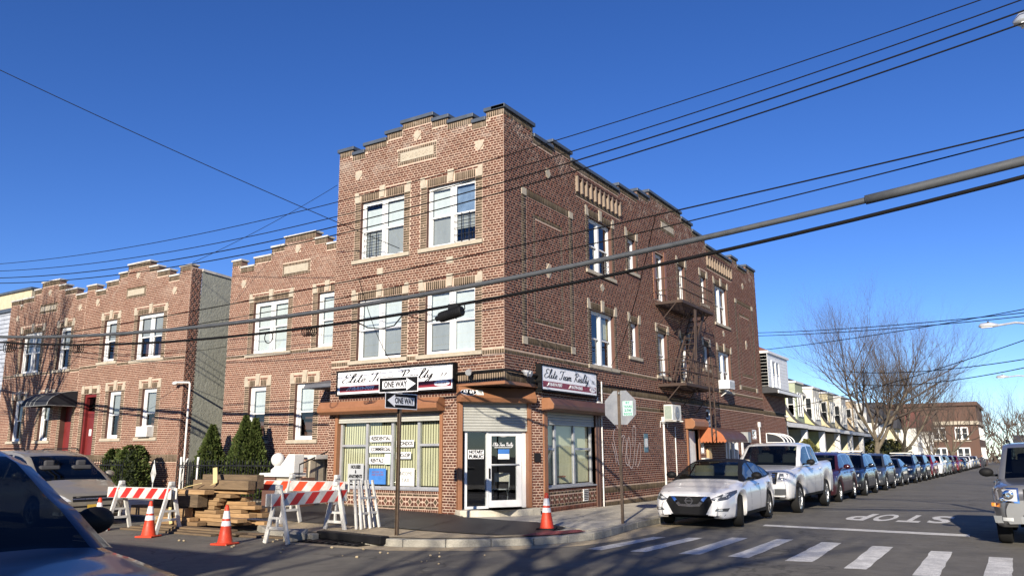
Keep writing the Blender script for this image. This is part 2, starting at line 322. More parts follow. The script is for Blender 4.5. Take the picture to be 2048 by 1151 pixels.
def single_bricks(F, rects, mat, parent):
    for (a, b, c, d) in rects:
        key = (round(b-a, 2), round(d-c, 3), mat.name)
        if key not in _bm:
            m = MB(); L, H = key[0]-.0, key[1]; e = .003
            m.add([(x*(L/2-e*t), -y*.0, z*(H/2-e*t)) for t in () for x in () for y in () for z in ()], [])
            for t, yy in ((1, -.0075), (0, .003)):
                m.v += [(-L/2+e*t, yy, -H/2+e*t), (L/2-e*t, yy, -H/2+e*t), (L/2-e*t, yy, H/2-e*t), (-L/2+e*t, yy, H/2-e*t)]
            m.f = [(0, 1, 2, 3), (0, 4, 5, 1), (1, 5, 6, 2), (2, 6, 7, 3), (3, 7, 4, 0)]; m.mi = [0]*5
            me = bpy.data.meshes.new('brick'); me.from_pydata(m.v, [], m.f); me.materials.append(mat); _bm[key] = me
        o = bpy.data.objects.new('brick', _bm[key]); COL.objects.link(o); o.parent = parent
        W = Matrix.Translation(F.p((a+b)/2, (c+d)/2, random.uniform(-.001, .0015))) @ Matrix.Rotation(math.atan2(F.u.y, F.u.x), 4, 'Z')
        o.matrix_local = wmat(parent).inverted() @ W
class Wall:
    def __init__(s, F, parent, u0, u1, v0, tops, brick='brick', mortar='mortar'):
        s.F, s.parent, s.u0, s.u1, s.v0, s.tops = F, parent, u0, u1, v0, tops; s.holes = []; s.areas = []; s.dk = []; s.rd = []; s.brick, s.mortar = brick, mortar
    def stone(s, name, poly, w1=.022, w0=-.01, mat='lime'):
        o = MB().prism(s.F, poly, w0, w1).build(name, MAT[mat], s.parent); return o
    def rect_stone(s, name, u0, u1, v0, v1, w1=.022, block=True, mat='lime', bevel=0):
        if block: s.areas.append((u0, u1, v0, v1))
        return MB().fbox(s.F, u0, u1, v0, v1, -.01, w1).build(name, MAT[mat], s.parent, bevel=bevel)
    def soldier(s, u0, u1, v0, v1, dark=True, block=True):
        if block: s.areas.append((u0, u1, v0, v1))
        (s.dk if dark else s.rd).extend(soldiers(u0, u1, v0, v1))
    def strip(s, u0, u1, v0, v1):
        s.areas.append((u0, u1, v0, v1)); s.dk += quoins(u0, u1, v0, v1)
    def diamond(s, u, v, a=.14, b=.15, mat='lime', name='diamond_stone', frame=True):
        s.areas.append((u-a*.8, u+a*.8, v-b*.8, v+b*.8)); s.stone(name, [(u, v-b), (u+a, v), (u, v+b), (u-a, v)], .024)
    def opening(s, u0, u1, v0, v1, lintel=True, q=.22, center=True, sill=True, hh=.23):
        s.holes.append((u0, u1, v0, v1))
        if q:
            s.strip(u0-q, u0, v0, v1+.0); s.strip(u1, u1+q, v0, v1)
        if lintel:
            s.areas.append((u0-.23, u1+.23, v1, v1+.31))
            b = [(u0-.23, v1+.005), (u0-.01, v1+.005), (u0-.10, v1+.31), (u0-.23, v1+.31)]
            s.stone('lintel_stone', b); s.stone('lintel_stone', [(u0+u1-x, y) for x, y in reversed(b)])
            c = (u0+u1)/2; dk = soldiers(u0+.0, u1, v1+.005, v1+hh)
            if center:
                s.stone('keystone', [(c-.075, v1+.03), (c+.075, v1+.03), (c+.105, v1+.37), (c-.105, v1+.37)], .03); s.areas.append((c-.1, c+.1, v1+.3, v1+.37))
                dk = [r for r in dk if r[1] < c-.085 or r[0] > c+.085]
            s.dk += dk
            s.rd += [r for r in lay(u0, u1, v1+hh, [(u0-.1, u1+.1, v1+.31)], [(c-.11, c+.11, 0, 99)] if center else [])]
        if sill: s.rect_stone('window_sill', u0-.26, u1+.24, v0-.105, v0-.0, .055)
    def finish(s, singles=0, depth=.16, reveal='brick_plain', clip=()):
        F = s.F; us = sorted(set([s.u0, s.u1]+[x for h in list(s.holes)+list(clip) for x in h[:2]]+[x for t in s.tops for x in t[:2]])); us = [u for u in us if s.u0 <= u <= s.u1]
        vs_ = sorted(set([s.v0]+[x for h in list(s.holes)+list(clip) for x in h[2:]]+[t[2] for t in s.tops])); vs_ = [v for v in vs_ if v >= s.v0]
        m = MB()
        for a, b in zip(us, us[1:]):
            um = (a+b)/2; tp = max([t for p, q, t in s.tops if p <= um <= q] or [0]); run = None
            for c, d in zip(vs_, vs_[1:]):
                vm = (c+d)/2; ok = vm < tp and not any(h[0] < um < h[1] and h[2] < vm < h[3] for h in list(s.holes)+list(clip))
                if ok: run = (run[0], d) if run else (c, d)
                if (not ok or d == vs_[-1]) and run: m.quad(F.p(a, run[0]), F.p(b, run[0]), F.p(b, run[1]), F.p(a, run[1])); run = None
        for (a, b, c, d) in s.holes:
            for p in (((a, c), (a, d)), ((b, d), (b, c)), ((a, d), (b, d)), ((b, c), (a, c))):
                (x0, y0), (x1, y1) = p; m.quad(F.p(x0, y0, .004), F.p(x1, y1, .004), F.p(x1, y1, -depth-.1), F.p(x0, y0, -depth-.1), mi=1)
        m.build('wall', [MAT[s.mortar], MAT[reveal]], s.parent)
        rects = lay(s.u0, s.u1, s.v0, s.tops, s.holes+s.areas+list(clip))+s.rd
        if singles:
            rects.sort(key=lambda r: (F.p((r[0]+r[1])/2, (r[2]+r[3])/2)-CAM).length if r[2] > .25 else 99)
            single_bricks(F, rects[:singles], MAT[s.brick], s.parent); rects = rects[singles:]
        brick_mesh('brickwork', F, rects, MAT[s.brick], s.parent); brick_mesh('dark_brickwork', F, s.dk, MAT['brick_dark'], s.parent)
    def parapet(s, zroof, cop=.11, over=.06, thick=.3, mat='coping', dz=0):
        for i, (a, b, t) in enumerate(s.tops):
            l = s.tops[i-1][2] if i else 0; r = s.tops[i+1][2] if i+1 < len(s.tops) else 0
            MB().fbox(s.F, a-(over if l < t else -.002), b+(over if r < t else -.002), t+.004+dz, t+cop+dz, -thick-over-dz, over+dz).build('coping', MAT[mat], s.parent, bevel=.012)
            MB().fbox(s.F, a+.002, b-.002, zroof, t, -thick, -.004).build('parapet', MAT['parapet_back'], s.parent)
            s.soldier(a, b, t-.17, t)
            if 0 < l < t-.05: s.strip(a, a+.1, l, t-.17)
            if 0 < r < t-.05: s.strip(b-.1, b, r, t-.17)
def window(parent, F, u0, u1, v0, v1, n=1, depth=.13, blinds=None, fr=.06, mull=.11, mat='white', glass='glass', split=.5, sashw=.042, bars=None):
    """outer frame is the part; sashes, panes and blinds are its sub-parts"""
    if depth < 0: glass = 'glass_far'
    w0, w1 = -depth-.06, -depth+.03; m = MB()
    m.fbox(F, u0, u0+fr, v0, v1, w0, w1); m.fbox(F, u1-fr, u1, v0, v1, w0, w1); m.fbox(F, u0+fr, u1-fr, v1-fr, v1, w0, w1); m.fbox(F, u0+fr, u1-fr, v0, v0+fr*.8, w0, w1)
    iw = (u1-u0-2*fr-(n-1)*mull)/n
    for i in range(1, n): x = u0+fr+i*iw+(i-1)*mull; m.fbox(F, x, x+mull, v0+fr*.8, v1-fr, w0, w1+.01)
    win = m.build('window', MAT[mat], parent)
    for i in range(n):
        a = u0+fr+i*(iw+mull); b = a+iw; c = v0+fr*.8; d = v1-fr; mid = c+(d-c)*split
        for (p, q, ww, nm) in ((mid-.02, d, -depth-.012, 'upper_sash'), (c, mid+.02, -depth-.04, 'lower_sash')):
            m = MB(); t = sashw
            m.fbox(F, a, a+t, p, q, ww-.02, ww+.018); m.fbox(F, b-t, b, p, q, ww-.02, ww+.018); m.fbox(F, a+t, b-t, q-t, q, ww-.02, ww+.018); m.fbox(F, a+t, b-t, p, p+t, ww-.02, ww+.018)
            m.build(nm, MAT[mat], win)
            m = MB(); m.quad(F.p(a+t, p+t, ww), F.p(b-t, p+t, ww), F.p(b-t, q-t, ww), F.p(a+t, q-t, ww)); m.build('pane', MAT[glass], win)
        bl = blinds[i] if blinds and i < len(blinds) else None
        if bl:
            for (bm, lo, hi) in bl:
                m = MB(); y0, y1 = c+(d-c)*lo, c+(d-c)*hi; k = 6
                for j in range(k):
                    x0, x1 = a+(b-a)*j/k, a+(b-a)*(j+1)/k; wa = -depth-.085-.006*(j % 2); wb = -depth-.085-.006*((j+1) % 2)
                    m.quad(F.p(x0, y0, wa), F.p(x1, y0, wb), F.p(x1, y1, wb), F.p(x0, y1, wa))
                m.build('blind', MAT[bm], win)
        if bars and bars[i]:
            m = MB(); z1 = c+(d-c)*bars[i]
            for j in range(5): y = c+.04+(z1-c)*j/4; m.bar(F.p(a, y, -depth+.03), F.p(b, y, -depth+.03), .014)
            for fx in (.35, .7): m.bar(F.p(a+(b-a)*fx, c, -depth+.035), F.p(a+(b-a)*fx, z1+.08, -depth+.035), .018)
            m.build('window_guard', MAT['iron'], win)
    return win
def text_mesh(F, s, u, v, w, size, mat, parent, name='lettering', align='CENTER', shear=0, xs=1.0, bold=0, local=False):
    c = bpy.data.curves.new('t', 'FONT'); c.body = s; c.size = size; c.align_x = align; c.align_y = 'CENTER'; c.shear = shear; c.offset = bold; c.resolution_u = 3
    o = bpy.data.objects.new('t', c); COL.objects.link(o); me = bpy.data.meshes.new_from_object(o); COL.objects.unlink(o); bpy.data.objects.remove(o)
    m = MB(); m.v = [F.p(u+x.co.x*xs, v+x.co.y, w) for x in me.vertices]; m.f = [tuple(p.vertices) for p in me.polygons]; m.mi = [0]*len(m.f)
    return m.build(name, mat, parent, local=local)
SCRIPT = {'E': (.66, [[(.6, .82), (.42, 1.0), (.2, .86), (.24, .62), (.46, .54), (.2, .46), (.05, .24), (.16, .02), (.42, .02), (.66, .22)]]),
 'l': (.36, [[(0, .08), (.2, .45), (.36, .9), (.28, 1.02), (.17, .8), (.12, .2), (.2, 0), (.38, .1)]]), 'i': (.3, [[(0, .08), (.13, .42), (.09, .12), (.17, 0), (.32, .1)], [(.14, .58), (.17, .61)]]),
 't': (.34, [[(0, .08), (.18, .45), (.25, .85), (.15, .2), (.22, 0), (.36, .1)], [(.04, .5), (.38, .54)]]), 'e': (.36, [[(0, .1), (.2, .16), (.31, .31), (.22, .43), (.09, .3), (.1, .07), (.23, 0), (.38, .1)]]),
 'T': (.62, [[(.02, .74), (.16, .96), (.45, .92), (.85, 1.03)], [(.52, .94), (.46, .5), (.34, .08), (.14, 0), (.06, .16)]]), 'a': (.46, [[(.34, .36), (.19, .43), (.04, .22), (.1, 0), (.24, .08), (.35, .4), (.31, .1), (.38, 0), (.48, .1)]]),
 'm': (.66, [[(0, .12), (.09, .42), (.07, 0)], [(.08, .26), (.22, .43), (.29, .32), (.26, 0)], [(.27, .26), (.42, .43), (.49, .32), (.46, .07), (.53, 0), (.67, .1)]]),
 'R': (.74, [[(.34, .95), (.3, .5), (.18, .05), (.02, .04)], [(.08, .72), (.2, .96), (.5, 1.02), (.66, .82), (.52, .58), (.28, .5), (.48, .28), (.62, .03), (.8, .12)]]),
 'y': (.42, [[(0, .4), (.04, .12), (.16, .06), (.32, .42), (.28, -.08), (.14, -.42), (0, -.34), (.16, -.08), (.44, .1)]]), 'c': (.32, [[(.26, .36), (.14, .42), (.04, .2), (.12, 0), (.32, .1)]]), ' ': (.34, [])}
def script_text(F, s, u, v, w, size, mat, parent, wid=None, slant=.28, tk=1.0):
    tot = sum(SCRIPT[c][0] for c in s)*size; fx = (wid/tot) if wid else 1; m = MB(); x = 0
    for ch in s:
        adv, strokes = SCRIPT[ch]
        for st in strokes:
            P = [Vector((a, b, 0)) for a, b in st]; pts = []
            for i in range(len(P)-1):
                p0, p1, p2, p3 = P[max(i-1, 0)], P[i], P[i+1], P[min(i+2, len(P)-1)]
                for k in range(5):
                    t = k/5; pts.append(.5*((2*p1)+(p2-p0)*t+(2*p0-5*p1+4*p2-p3)*t*t+(3*p1-p0-3*p2+p3)*t**3))
            pts.append(P[-1]); L = []
            for i, p in enumerate(pts):
                d = pts[min(i+1, len(pts)-1)]-pts[max(i-1, 0)]; d = d.normalized() if d.length > 0 else Vector((1, 0, 0))
                th = (.017+.042*abs(d.y)**1.5)*tk; nrm = Vector((-d.y, d.x, 0))*th; q = p
                for sg in (1, -1):
                    e = q+nrm*sg; L.append(F.p(u+(x+(e.x+e.y*slant)*size)*fx, v+e.y*size, w))
            m.add(L, [(2*i, 2*i+1, 2*i+3, 2*i+2) for i in range(len(pts)-1)])
        x += adv*size
    return m.build('lettering', mat, parent)
# ---------------------------------------------------------------- corner building
FRONT, SIDE, CH = Fr((0, 0, 0), (1, 0, 0)), Fr((0, 0, 0), (0, 1, 0)), Fr((-1.28, 0, 0), (1.28, 1.83, 0))
def extr(m, F, prof, u0, u1, mi=0):           # prof of (w,v), clockwise seen from +u end
    n = len(prof); m.add([F.p(u, v, w) for u in (u0, u1) for w, v in prof], [tuple(range(n-1, -1, -1)), tuple(range(n, 2*n))]+[(i, (i+1) % n, (i+1) % n+n, i+n) for i in range(n)], mi); return m
MAIN = thing('corner_building', 'three-storey red brick corner building with stepped parapet, shopfront and chamfered corner door', 'building', (-2.9, 11.7, 0))
ftops = [(-5.85, -5.32, 10.45), (-5.32, -4.83, 10.26), (-4.83, -4.0, 10.45), (-4.0, -3.42, 10.63), (-3.42, -2.36, 10.82), (-2.36, -1.82, 10.63), (-1.82, -1.0, 10.45), (-1.0, -.54, 10.26), (-.54, 0, 10.48)]
stops_ = [(0, 1.5, 10.48), (1.5, 2.6, 10.19), (2.6, 3.7, 10.38), (3.7, 7.1, 10.18), (7.1, 8.68, 10.38), (8.68, 9.75, 10.64), (9.75, 13.03, 10.9), (13.03, 14.27, 10.71), (14.27, 15.9, 10.48), (15.9, 19.5, 10.22), (19.5, 20.48, 10.48), (20.48, 21.9, 10.22), (21.9, 23.45, 10.5)]
WF = Wall(FRONT, MAIN, -5.85, 0, 0, ftops)
B2 = [[('blind', .5, 1), ('blind_grey', 0, .5)]]*2
for (a, b) in ((-4.92, -3.30), (-2.49, -.88)):
    for z0, z1 in ((7.03, 8.75), (4.15, 5.87)): WF.opening(a, b, z0, z1)
window(MAIN, FRONT, -4.92, -3.30, 7.03, 8.75, 2, blinds=[[('blind', .5, .9), ('blind_grey', 0, .5)], [('blind', .5, 1), ('blind_grey', 0, .5)]], bars=[.42, 0])
window(MAIN, FRONT, -2.49, -.88, 7.03, 8.75, 2, blinds=[[('blind', .5, 1), ('blind_grey', .02, .5)], [('tarp', .5, 1), ('blind_grey', .25, .5)]], bars=[0, .45])
window(MAIN, FRONT, -4.92, -3.30, 4.15, 5.87, 2, blinds=[[('blind', .5, 1), ('blind_grey', .0, .5)], [('blind', .5, 1), ('blind_grey', .06, .5)]])
window(MAIN, FRONT, -2.49, -.88, 4.15, 5.87, 2, blinds=[[('blind', .5, 1), ('blind_grey', .05, .5)], [('blind', .5, 1), ('blind', .0, .5)]])
WF.soldier(-5.85, -5.18, 4.03, 4.15); WF.soldier(-3.06, -2.75, 4.03, 4.15); WF.soldier(-.64, 0, 4.03, 4.15)
WF.soldier(-1.45, 0, 3.355, 3.58)
for u, v in ((-4.11, 6.61), (-1.69, 6.61)): WF.rect_stone('square_stone', u-.105, u+.105, v-.085, v+.085, .025)
for u, v in ((-5.05, 9.6), (-2.87, 10.38), (-.76, 9.61)): WF.diamond(u, v, .145, .155)
WF.rect_stone('carved_plaque', -3.47, -2.29, 9.68, 9.95, .02, bevel=.01)
m = MB()
for i in range(9):                            # carved scroll relief on the plaque
    u = -3.36+i*.12; m.tube([FRONT.p(u+.035*math.cos(t), 9.815+.055*math.sin(t)*(1 if i % 2 else -1), .022) for t in np.linspace(0, 4.6, 9)], .009, 5)
m.build('carving', MAT['lime'], MAIN)
WF.soldier(-3.57, -2.19, 9.95, 10.05); WF.soldier(-3.57, -2.19, 9.58, 9.68); WF.strip(-3.57, -3.47, 9.68, 9.95); WF.strip(-2.29, -2.19, 9.68, 9.95)
# shop window opening and stall riser
SHOP = (-5.50, -1.93, .72, 2.95); WF.holes.append(SHOP)
def riser(W, u0, u1, v0=.10, zt=.72, pitch=.27):
    W.areas.append((u0, u1, v0, zt)); W.rd += soldiers(u0, u1, zt-.10, zt-.005); W.dk += [(a, b, c, d) for a, b, c, d in lay(u0, u1, zt-.17, [(u0, u1, zt-.10)], [])]
    F = W.F; c = zt-.30; h = .105; n = int((u1-u0)/pitch); p = (u1-u0)/n
    mr, md = MB(), MB()
    for i in range(n):
        x = u0+(i+.5)*p; md.prism(F, [(x, c-.07), (x+.055, c), (x, c+.07), (x-.055, c)], -.004, .008)
        for sx in (-1, 1):
            for sy in (-1, 1):
                q = [(x+sx*.012, c+sy*(h-.005)), (x+sx*(p/2-.012), c+sy*(h-.005)), (x+sx*(p/2-.012), c+sy*.03), (x+sx*.075, c+sy*.012)]
                mr.prism(F, q if sx*sy < 0 else q[::-1], -.004, .007)
    mr.build('tile_band', MAT['brick'], W.parent, kind='stuff'); md.build('diamond_tiles', MAT['brick_dark'], W.parent, kind='stuff')
    W.dk += lay(u0, u1, c-h-PC-.005, [(u0, u1, c-h)], []); W.rd += soldiers(u0, u1, c-h-PC-.13, c-h-PC-.01)
riser(WF, -5.48, -1.93)
WF.parapet(9.6)
WF.finish(singles=150, clip=[(-1.28, 0, -1, 3.28)])
# pilaster beside the door on the chamfer line
CHW = Wall(CH, MAIN, 1.905, 2.233, .05, [(1.905, 2.233, 3.2)])
CHW.finish(singles=60)
WS = Wall(SIDE, MAIN, 0, 23.45, -.3, stops_)
singles_win = [(7.74, 8.35, 7.58, 8.75), (7.75, 8.32, 4.70, 5.84), (12.48, 13.15, 7.38, 8.75), (12.46, 13.15, 4.25, 5.84), (15.1, 15.72, 7.6, 8.77), (15.02, 15.65, 4.9, 5.86), (10.1, 10.92, 4.25, 5.80)]
for a, b in ((4.82, 6.42), (16.9, 18.52)):
    for z0, z1 in ((7.05, 8.75), (4.17, 5.84)): WS.opening(a, b, z0, z1)
for a, b, c, d in singles_win: WS.opening(a, b, c, d, center=False, sill=True, q=.2)
WS.opening(10.1, 10.95, 6.98, 8.74, center=False, sill=False, q=0, lintel=False)
WS.rect_stone('painted_jamb', 9.88, 10.1, 6.98, 8.9, .02, mat='brown'); WS.rect_stone('painted_jamb', 10.95, 11.15, 6.98, 8.9, .02, mat='brown')
sb = [[('blind_grey', .5, 1)], [('blind_grey', .5, 1)]]
window(MAIN, SIDE, 4.82, 6.42, 7.05, 8.75, 2, blinds=[None, None], bars=[0, .4]); window(MAIN, SIDE, 4.82, 6.42, 4.17, 5.84, 2, blinds=[None, [('blind_cream', .55, .95)]])
window(MAIN, SIDE, 16.9, 18.52, 7.05, 8.75, 2, blinds=sb); window(MAIN, SIDE, 16.9, 18.52, 4.17, 5.84, 2, blinds=[None, [('blind_grey', .4, 1)]])
for a, b, c, d in singles_win: window(MAIN, SIDE, a, b, c, d, 1, blinds=[[('blind', random.choice((0, .45)), 1)]])
window(MAIN, SIDE, 10.1, 10.95, 6.98, 8.74, 1, blinds=[[('blind_grey', .5, 1)]])
for o in (0, 18.85):                          # recessed-looking brick panels framed in dark brick
    a, b = .86+o, 3.75+o
    if o: b = 22.64
    WS.strip(a, a+.24, 4.57, 8.37); WS.strip(b-.24, b, 4.57, 8.37); WS.soldier(a+.24, b-.24, 8.37, 8.58); WS.soldier(a+.24, b-.24, 4.37, 4.56)
    for x in (a, b-.24):
        for z in (8.37, 4.36): WS.rect_stone('corner_stone', x, x+.24, z, z+.2, .025)
    c, d = a+.61, b-.65
    WS.strip(c, c+.1, 5.12, 7.86); WS.strip(d-.1, d, 5.12, 7.86); WS.soldier(c, d, 7.86, 7.97); WS.soldier(c, d, 5.0, 5.12)
    WS.diamond((c+d)/2, 6.54, .16, .2); WS.diamond((a+b)/2, 9.37, .15, .16)
for u, v in ((5.64, 6.63), (17.75, 6.66)): WS.diamond(u, v, .14, .13)
for a, b, v0, v1 in ((4.0, 7.16, 9.32, 9.82), (15.95, 19.38, 9.40, 9.88)):
    WS.areas.append((a, b, v0-.12, v1+.04)); n = 10; WS.dk += soldiers(a, b, v0-.12, v0)
    for i in range(n+1):
        u = a+.05+(b-a-.1)*i/n; MB().fbox(SIDE, u-.035, u+.035, v0, v1, -.01, .075).build('corbel_fin', MAT['fin'], MAIN)
        if i < n: WS.rd += quoins(u+.04, u+(b-a-.1)/n-.04, v0, v1-.1); MB().fbox(SIDE, u+.035, u+(b-a-.1)/n-.035, v1-.09, v1, -.01, .06).build('corbel_arch', MAT['brick_plain'], MAIN)
    MB().fbox(SIDE, a-.02, b+.02, v1, v1+.05, -.01, .085).build('corbel_course', MAT['brick_plain'], MAIN)
WS.rect_stone('carved_plaque', 10.88, 12.13, 9.84, 10.08, .02, bevel=.01); WS.soldier(10.78, 12.23, 10.08, 10.2); WS.soldier(10.78, 12.23, 9.72, 9.84)
for a, b in ((0, 4.56), (6.66, 9.85), (13.4, 16.64), (18.76, 23.45)): WS.soldier(a, b, 4.03, 4.135)
WS.soldier(0, 2.2, 3.355, 3.58); WS.soldier(5.2, 23.45, 3.38, 3.57); WS.soldier(5.2, 12.3, 2.96, 3.08); WS.soldier(5.2, 12.3, .44, .62); WS.soldier(5.2, 12.3, .03, .2)
SHOP2 = (2.02, 4.86, .72, 2.95); WS.holes.append(SHOP2); riser(WS, 2.02, 4.86, pitch=.24)
DOORS = [(12.62, 13.75, -.1, 2.45), (17.05, 19.1, -.1, 2.05), (14.85, 15.7, 2.6, 3.3), (21.2, 21.9, 2.18, 2.6), (14.0, 14.5, 1.55, 2.3)]
WS.holes += DOORS
window(MAIN, SIDE, 14.85, 15.7, 2.6, 3.3, 1); window(MAIN, SIDE, 21.2, 21.9, 2.18, 2.6, 1, depth=.03); window(MAIN, SIDE, 14.0, 14.5, 1.55, 2.3, 1, depth=.06)
WS.parapet(9.6, dz=.004)
WS.finish(singles=90, clip=[(0, 1.83, -1, 3.28)])
# inside, roof
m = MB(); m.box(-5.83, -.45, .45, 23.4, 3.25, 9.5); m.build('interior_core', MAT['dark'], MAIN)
m = MB(); m.box(-5.84, -.3, .3, 23.4, 9.5, 9.62); m.build('roof', MAT['coping'], MAIN)
m = MB(); m.box(-5.84, -5.82, .01, 23.4, -.2, 9.6); m.box(-5.8, -.1, 23.40, 23.44, -.2, 9.6); m.build('rear_wall', MAT['brick_plain'], MAIN)
RM = MB()                                     # the shop room behind the glass
RM.quad((-5.8, .22, .27), (-.12, .22, .27), (-.12, 6.5, .27), (-5.8, 6.5, .27), mi=1); RM.quad((-5.8, 6.5, 0), (-.05, 6.5, 0), (-.05, 6.5, 3.2), (-5.8, 6.5, 3.2)); RM.quad((-5.8, .2, 3.0), (-5.8, 6.5, 3.0), (-.12, 6.5, 3.0), (-.12, 1.9, 3.0), (-1.35, .2, 3.0)); RM.quad((-5.8, .2, 0), (-5.8, 6.5, 0), (-5.8, 6.5, 3.2), (-5.8, .2, 3.2))
RM.quad((-.3, 6.5, 0), (-.3, 23.4, 0), (-.3, 23.4, 3.3), (-.3, 6.5, 3.3)); RM.build('shop_room', [MAT['room'], MAT['roomfloor']], MAIN)
# brown posts, roller boxes, shutters
for F, a, b, z1 in ((FRONT, -5.58, -5.49, 2.8), (FRONT, -1.94, -1.845, 2.8), (CH, -.085, .02, 2.95), (CH, 1.80, 1.905, 2.95), (SIDE, 1.84, 2.03, 2.8), (SIDE, 4.86, 4.99, 2.8), (SIDE, 5.03, 5.16, 2.8)):
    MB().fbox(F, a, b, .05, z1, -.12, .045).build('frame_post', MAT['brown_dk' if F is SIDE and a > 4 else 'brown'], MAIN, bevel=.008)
pr = [(0, 2.68), (.26, 2.68), (.36, 2.75), (.37, 2.86), (.24, 3.03), (0, 3.03)]
extr(MB(), FRONT, pr, -5.98, -1.80).build('roller_box', MAT['brown'], MAIN, bevel=.01)
extr(MB(), SIDE, pr, 1.82, 5.22).build('roller_box', MAT['brown_dk'], MAIN, bevel=.01)  # darker brown puts the side wall's shade into the colour
MB().add([SIDE.p(1.80, v, w) for w, v in pr], [tuple(range(len(pr)-1, -1, -1))]).build('roller_box_lit_end', MAT['brown'], MAIN)  # end face in the lighter brown, painted as sunlit
extr(MB(), CH, [(-.05, 2.88), (.24, 2.88), (.3, 2.99), (.09, 3.26), (-.05, 3.26)], -.12, 1.96).build('roller_box', MAT['brown'], MAIN, bevel=.008)
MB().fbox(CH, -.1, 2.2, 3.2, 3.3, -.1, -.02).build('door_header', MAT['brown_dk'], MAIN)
def shutter(F, u0, u1, z0, z1, w=-.03, parent=MAIN):
    m = MB(); n = max(2, int((z1-z0)/.066)); p = (z1-z0)/n
    for i in range(n):
        a = z0+i*p; extr(m, F, [(w-.02, a), (w+.004, a+.004), (w+.014, a+p*.45), (w+.004, a+p*.94), (w-.02, a+p*.96)], u0, u1)
    m.fbox(F, u0, u1, z0-.05, z0, w-.025, w+.015); return m.build('roll_down_shutter', MAT['shutter'], parent)
shutter(FRONT, -5.49, -1.94, 2.50, 2.70); shutter(SIDE, 2.03, 4.86, 2.40, 2.70); shutter(CH, .02, 1.80, 2.22, 2.92)
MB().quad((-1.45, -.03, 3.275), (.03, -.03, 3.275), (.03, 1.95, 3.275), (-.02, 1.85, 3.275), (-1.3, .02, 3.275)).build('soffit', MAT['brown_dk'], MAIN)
MB().fbox(FRONT, -1.45, .05, 3.275, 3.352, 0, .05).build('fascia', MAT['brown'], MAIN); MB().fbox(SIDE, -.0, 1.9, 3.275, 3.352, 0, .05).build('fascia', MAT['brown'], MAIN)
# aluminium shop windows
def shopfront(F, u0, u1, z0, z1, bays, dh, zbar, w=-.14):
    m = MB(); m.fbox(F, u0, u1, z0, z0+.055, w-.04, w+.05); m.fbox(F, u0, u1, z1-.06, z1, w-.04, w+.03)
    xs = [u0+.03]+bays+[u1-.03]
    for x in xs: m.fbox(F, x-.042, x+.042, z0+.055, z1-.06, w-.04, w+.035)
    f = m.build('shop_window', MAT['grey_alu'], MAIN)
    for i, (a, b) in enumerate(zip(xs, xs[1:])):
        a += .042; b -= .042
        if i in dh:
            MB().fbox(F, a, b, zbar-.03, zbar+.03, w-.02, w+.03).build('meeting_rail', MAT['grey_alu'], f)
        MB().quad(F.p(a, z0+.055, w), F.p(b, z0+.055, w), F.p(b, z1-.06, w), F.p(a, z1-.06, w)).build('pane', MAT['glass'], f)
    m = MB(); n = int((u1-u0)/.085)
    for i in range(n):
        x = u0+.05+(u1-u0-.1)*i/n; a = F.p(x, z0+.08, w-.09); d = F.u*.074+F.n*(.012); zz = Vector((0, 0, z1-z0-.14))
        m.quad(a, a+d, a+d+zz, a+zz)
    m.build('vertical_blind', MAT['blind_cream'], f); return f
SF = shopfront(FRONT, -5.49, -1.94, .73, 2.62, [-4.51, -3.61, -2.72], (0, 3), 1.84)
SF2 = shopfront(SIDE, 2.03, 4.86, .73, 2.62, [2.68, 3.77], (0, 2), 1.72)
MB().fbox(FRONT, -5.49, -1.94, .70, .735, -.2, .04).build('window_ledge', MAT['grey_alu'], MAIN); MB().fbox(SIDE, 2.03, 4.86, .70, .735, -.2, .04).build('window_ledge', MAT['grey_alu'], MAIN)
def decal(F, s, u0, u1, v, mat='ink', back='ink_white', w=-.128, pad=.03, h=.14):
    MB().fbox(F, u0-pad, u1+pad, v-h*.62, v+h*.62, w-.004, w-.001).build('lettering_back', MAT[back], SF)
    o = text_mesh(F, s, (u0+u1)/2, v, w+.002, h, MAT[mat], SF, bold=.006)
    fit(o, (u1-u0))
def fit(o, wid):                              # squeeze a lettering mesh to a width
    co = np.array([v.co[:] for v in o.data.vertices]); c = (co.max(0)+co.min(0))/2; ext = (co.max(0)-co.min(0))[:2]; L = math.hypot(*ext)
    s = wid/max(L, 1e-6); co[:, :2] = c[:2]+(co[:, :2]-c[:2])*s; o.data.vertices.foreach_set('co', co.ravel()); o.data.update()
for s, a, b, v in (('·RESIDENTIAL', -4.40, -3.70, 2.02), ('·COMMERCIAL', -4.40, -3.68, 1.735), ('·RENTALS', -4.40, -3.92, 1.44), ('·CONDOS', -3.46, -2.93, 1.88), ('·CO-OP', -3.46, -3.02, 1.575)): decal(FRONT, s, a, b, v)
m = MB().fbox(FRONT, -5.2, -4.62, .83, 1.36, -.132, -.128).build('poster', MAT['foil'], SF)
for i, s in enumerate(('HOUSES', '&', 'APARTMENTS', 'WANTED')): fit(text_mesh(FRONT, s, -4.91, 1.27-i*.125, -.125, .12, MAT['ink'], SF, bold=.008), (.36, .06, .5, .42)[i])
MB().fbox(FRONT, -4.42, -3.83, .83, 1.24, -.132, -.128).build('poster', MAT['ink_blue'], SF)
for i, s in enumerate(('INCOME TAX', 'FREE QUOTES')): fit(text_mesh(FRONT, s, -4.12, 1.14-i*.07, -.125, .07, MAT['tactile'], SF, shear=.3), .42)
MB().fbox(FRONT, -3.45, -2.86, .80, 1.25, -.132, -.128).build('poster', MAT['paper'], SF)
for i, s in enumerate(('INCOME', 'TAX')): fit(text_mesh(FRONT, s, -3.15, 1.11-i*.17, -.125, .13, MAT['ink'], SF), (.42, .26)[i])
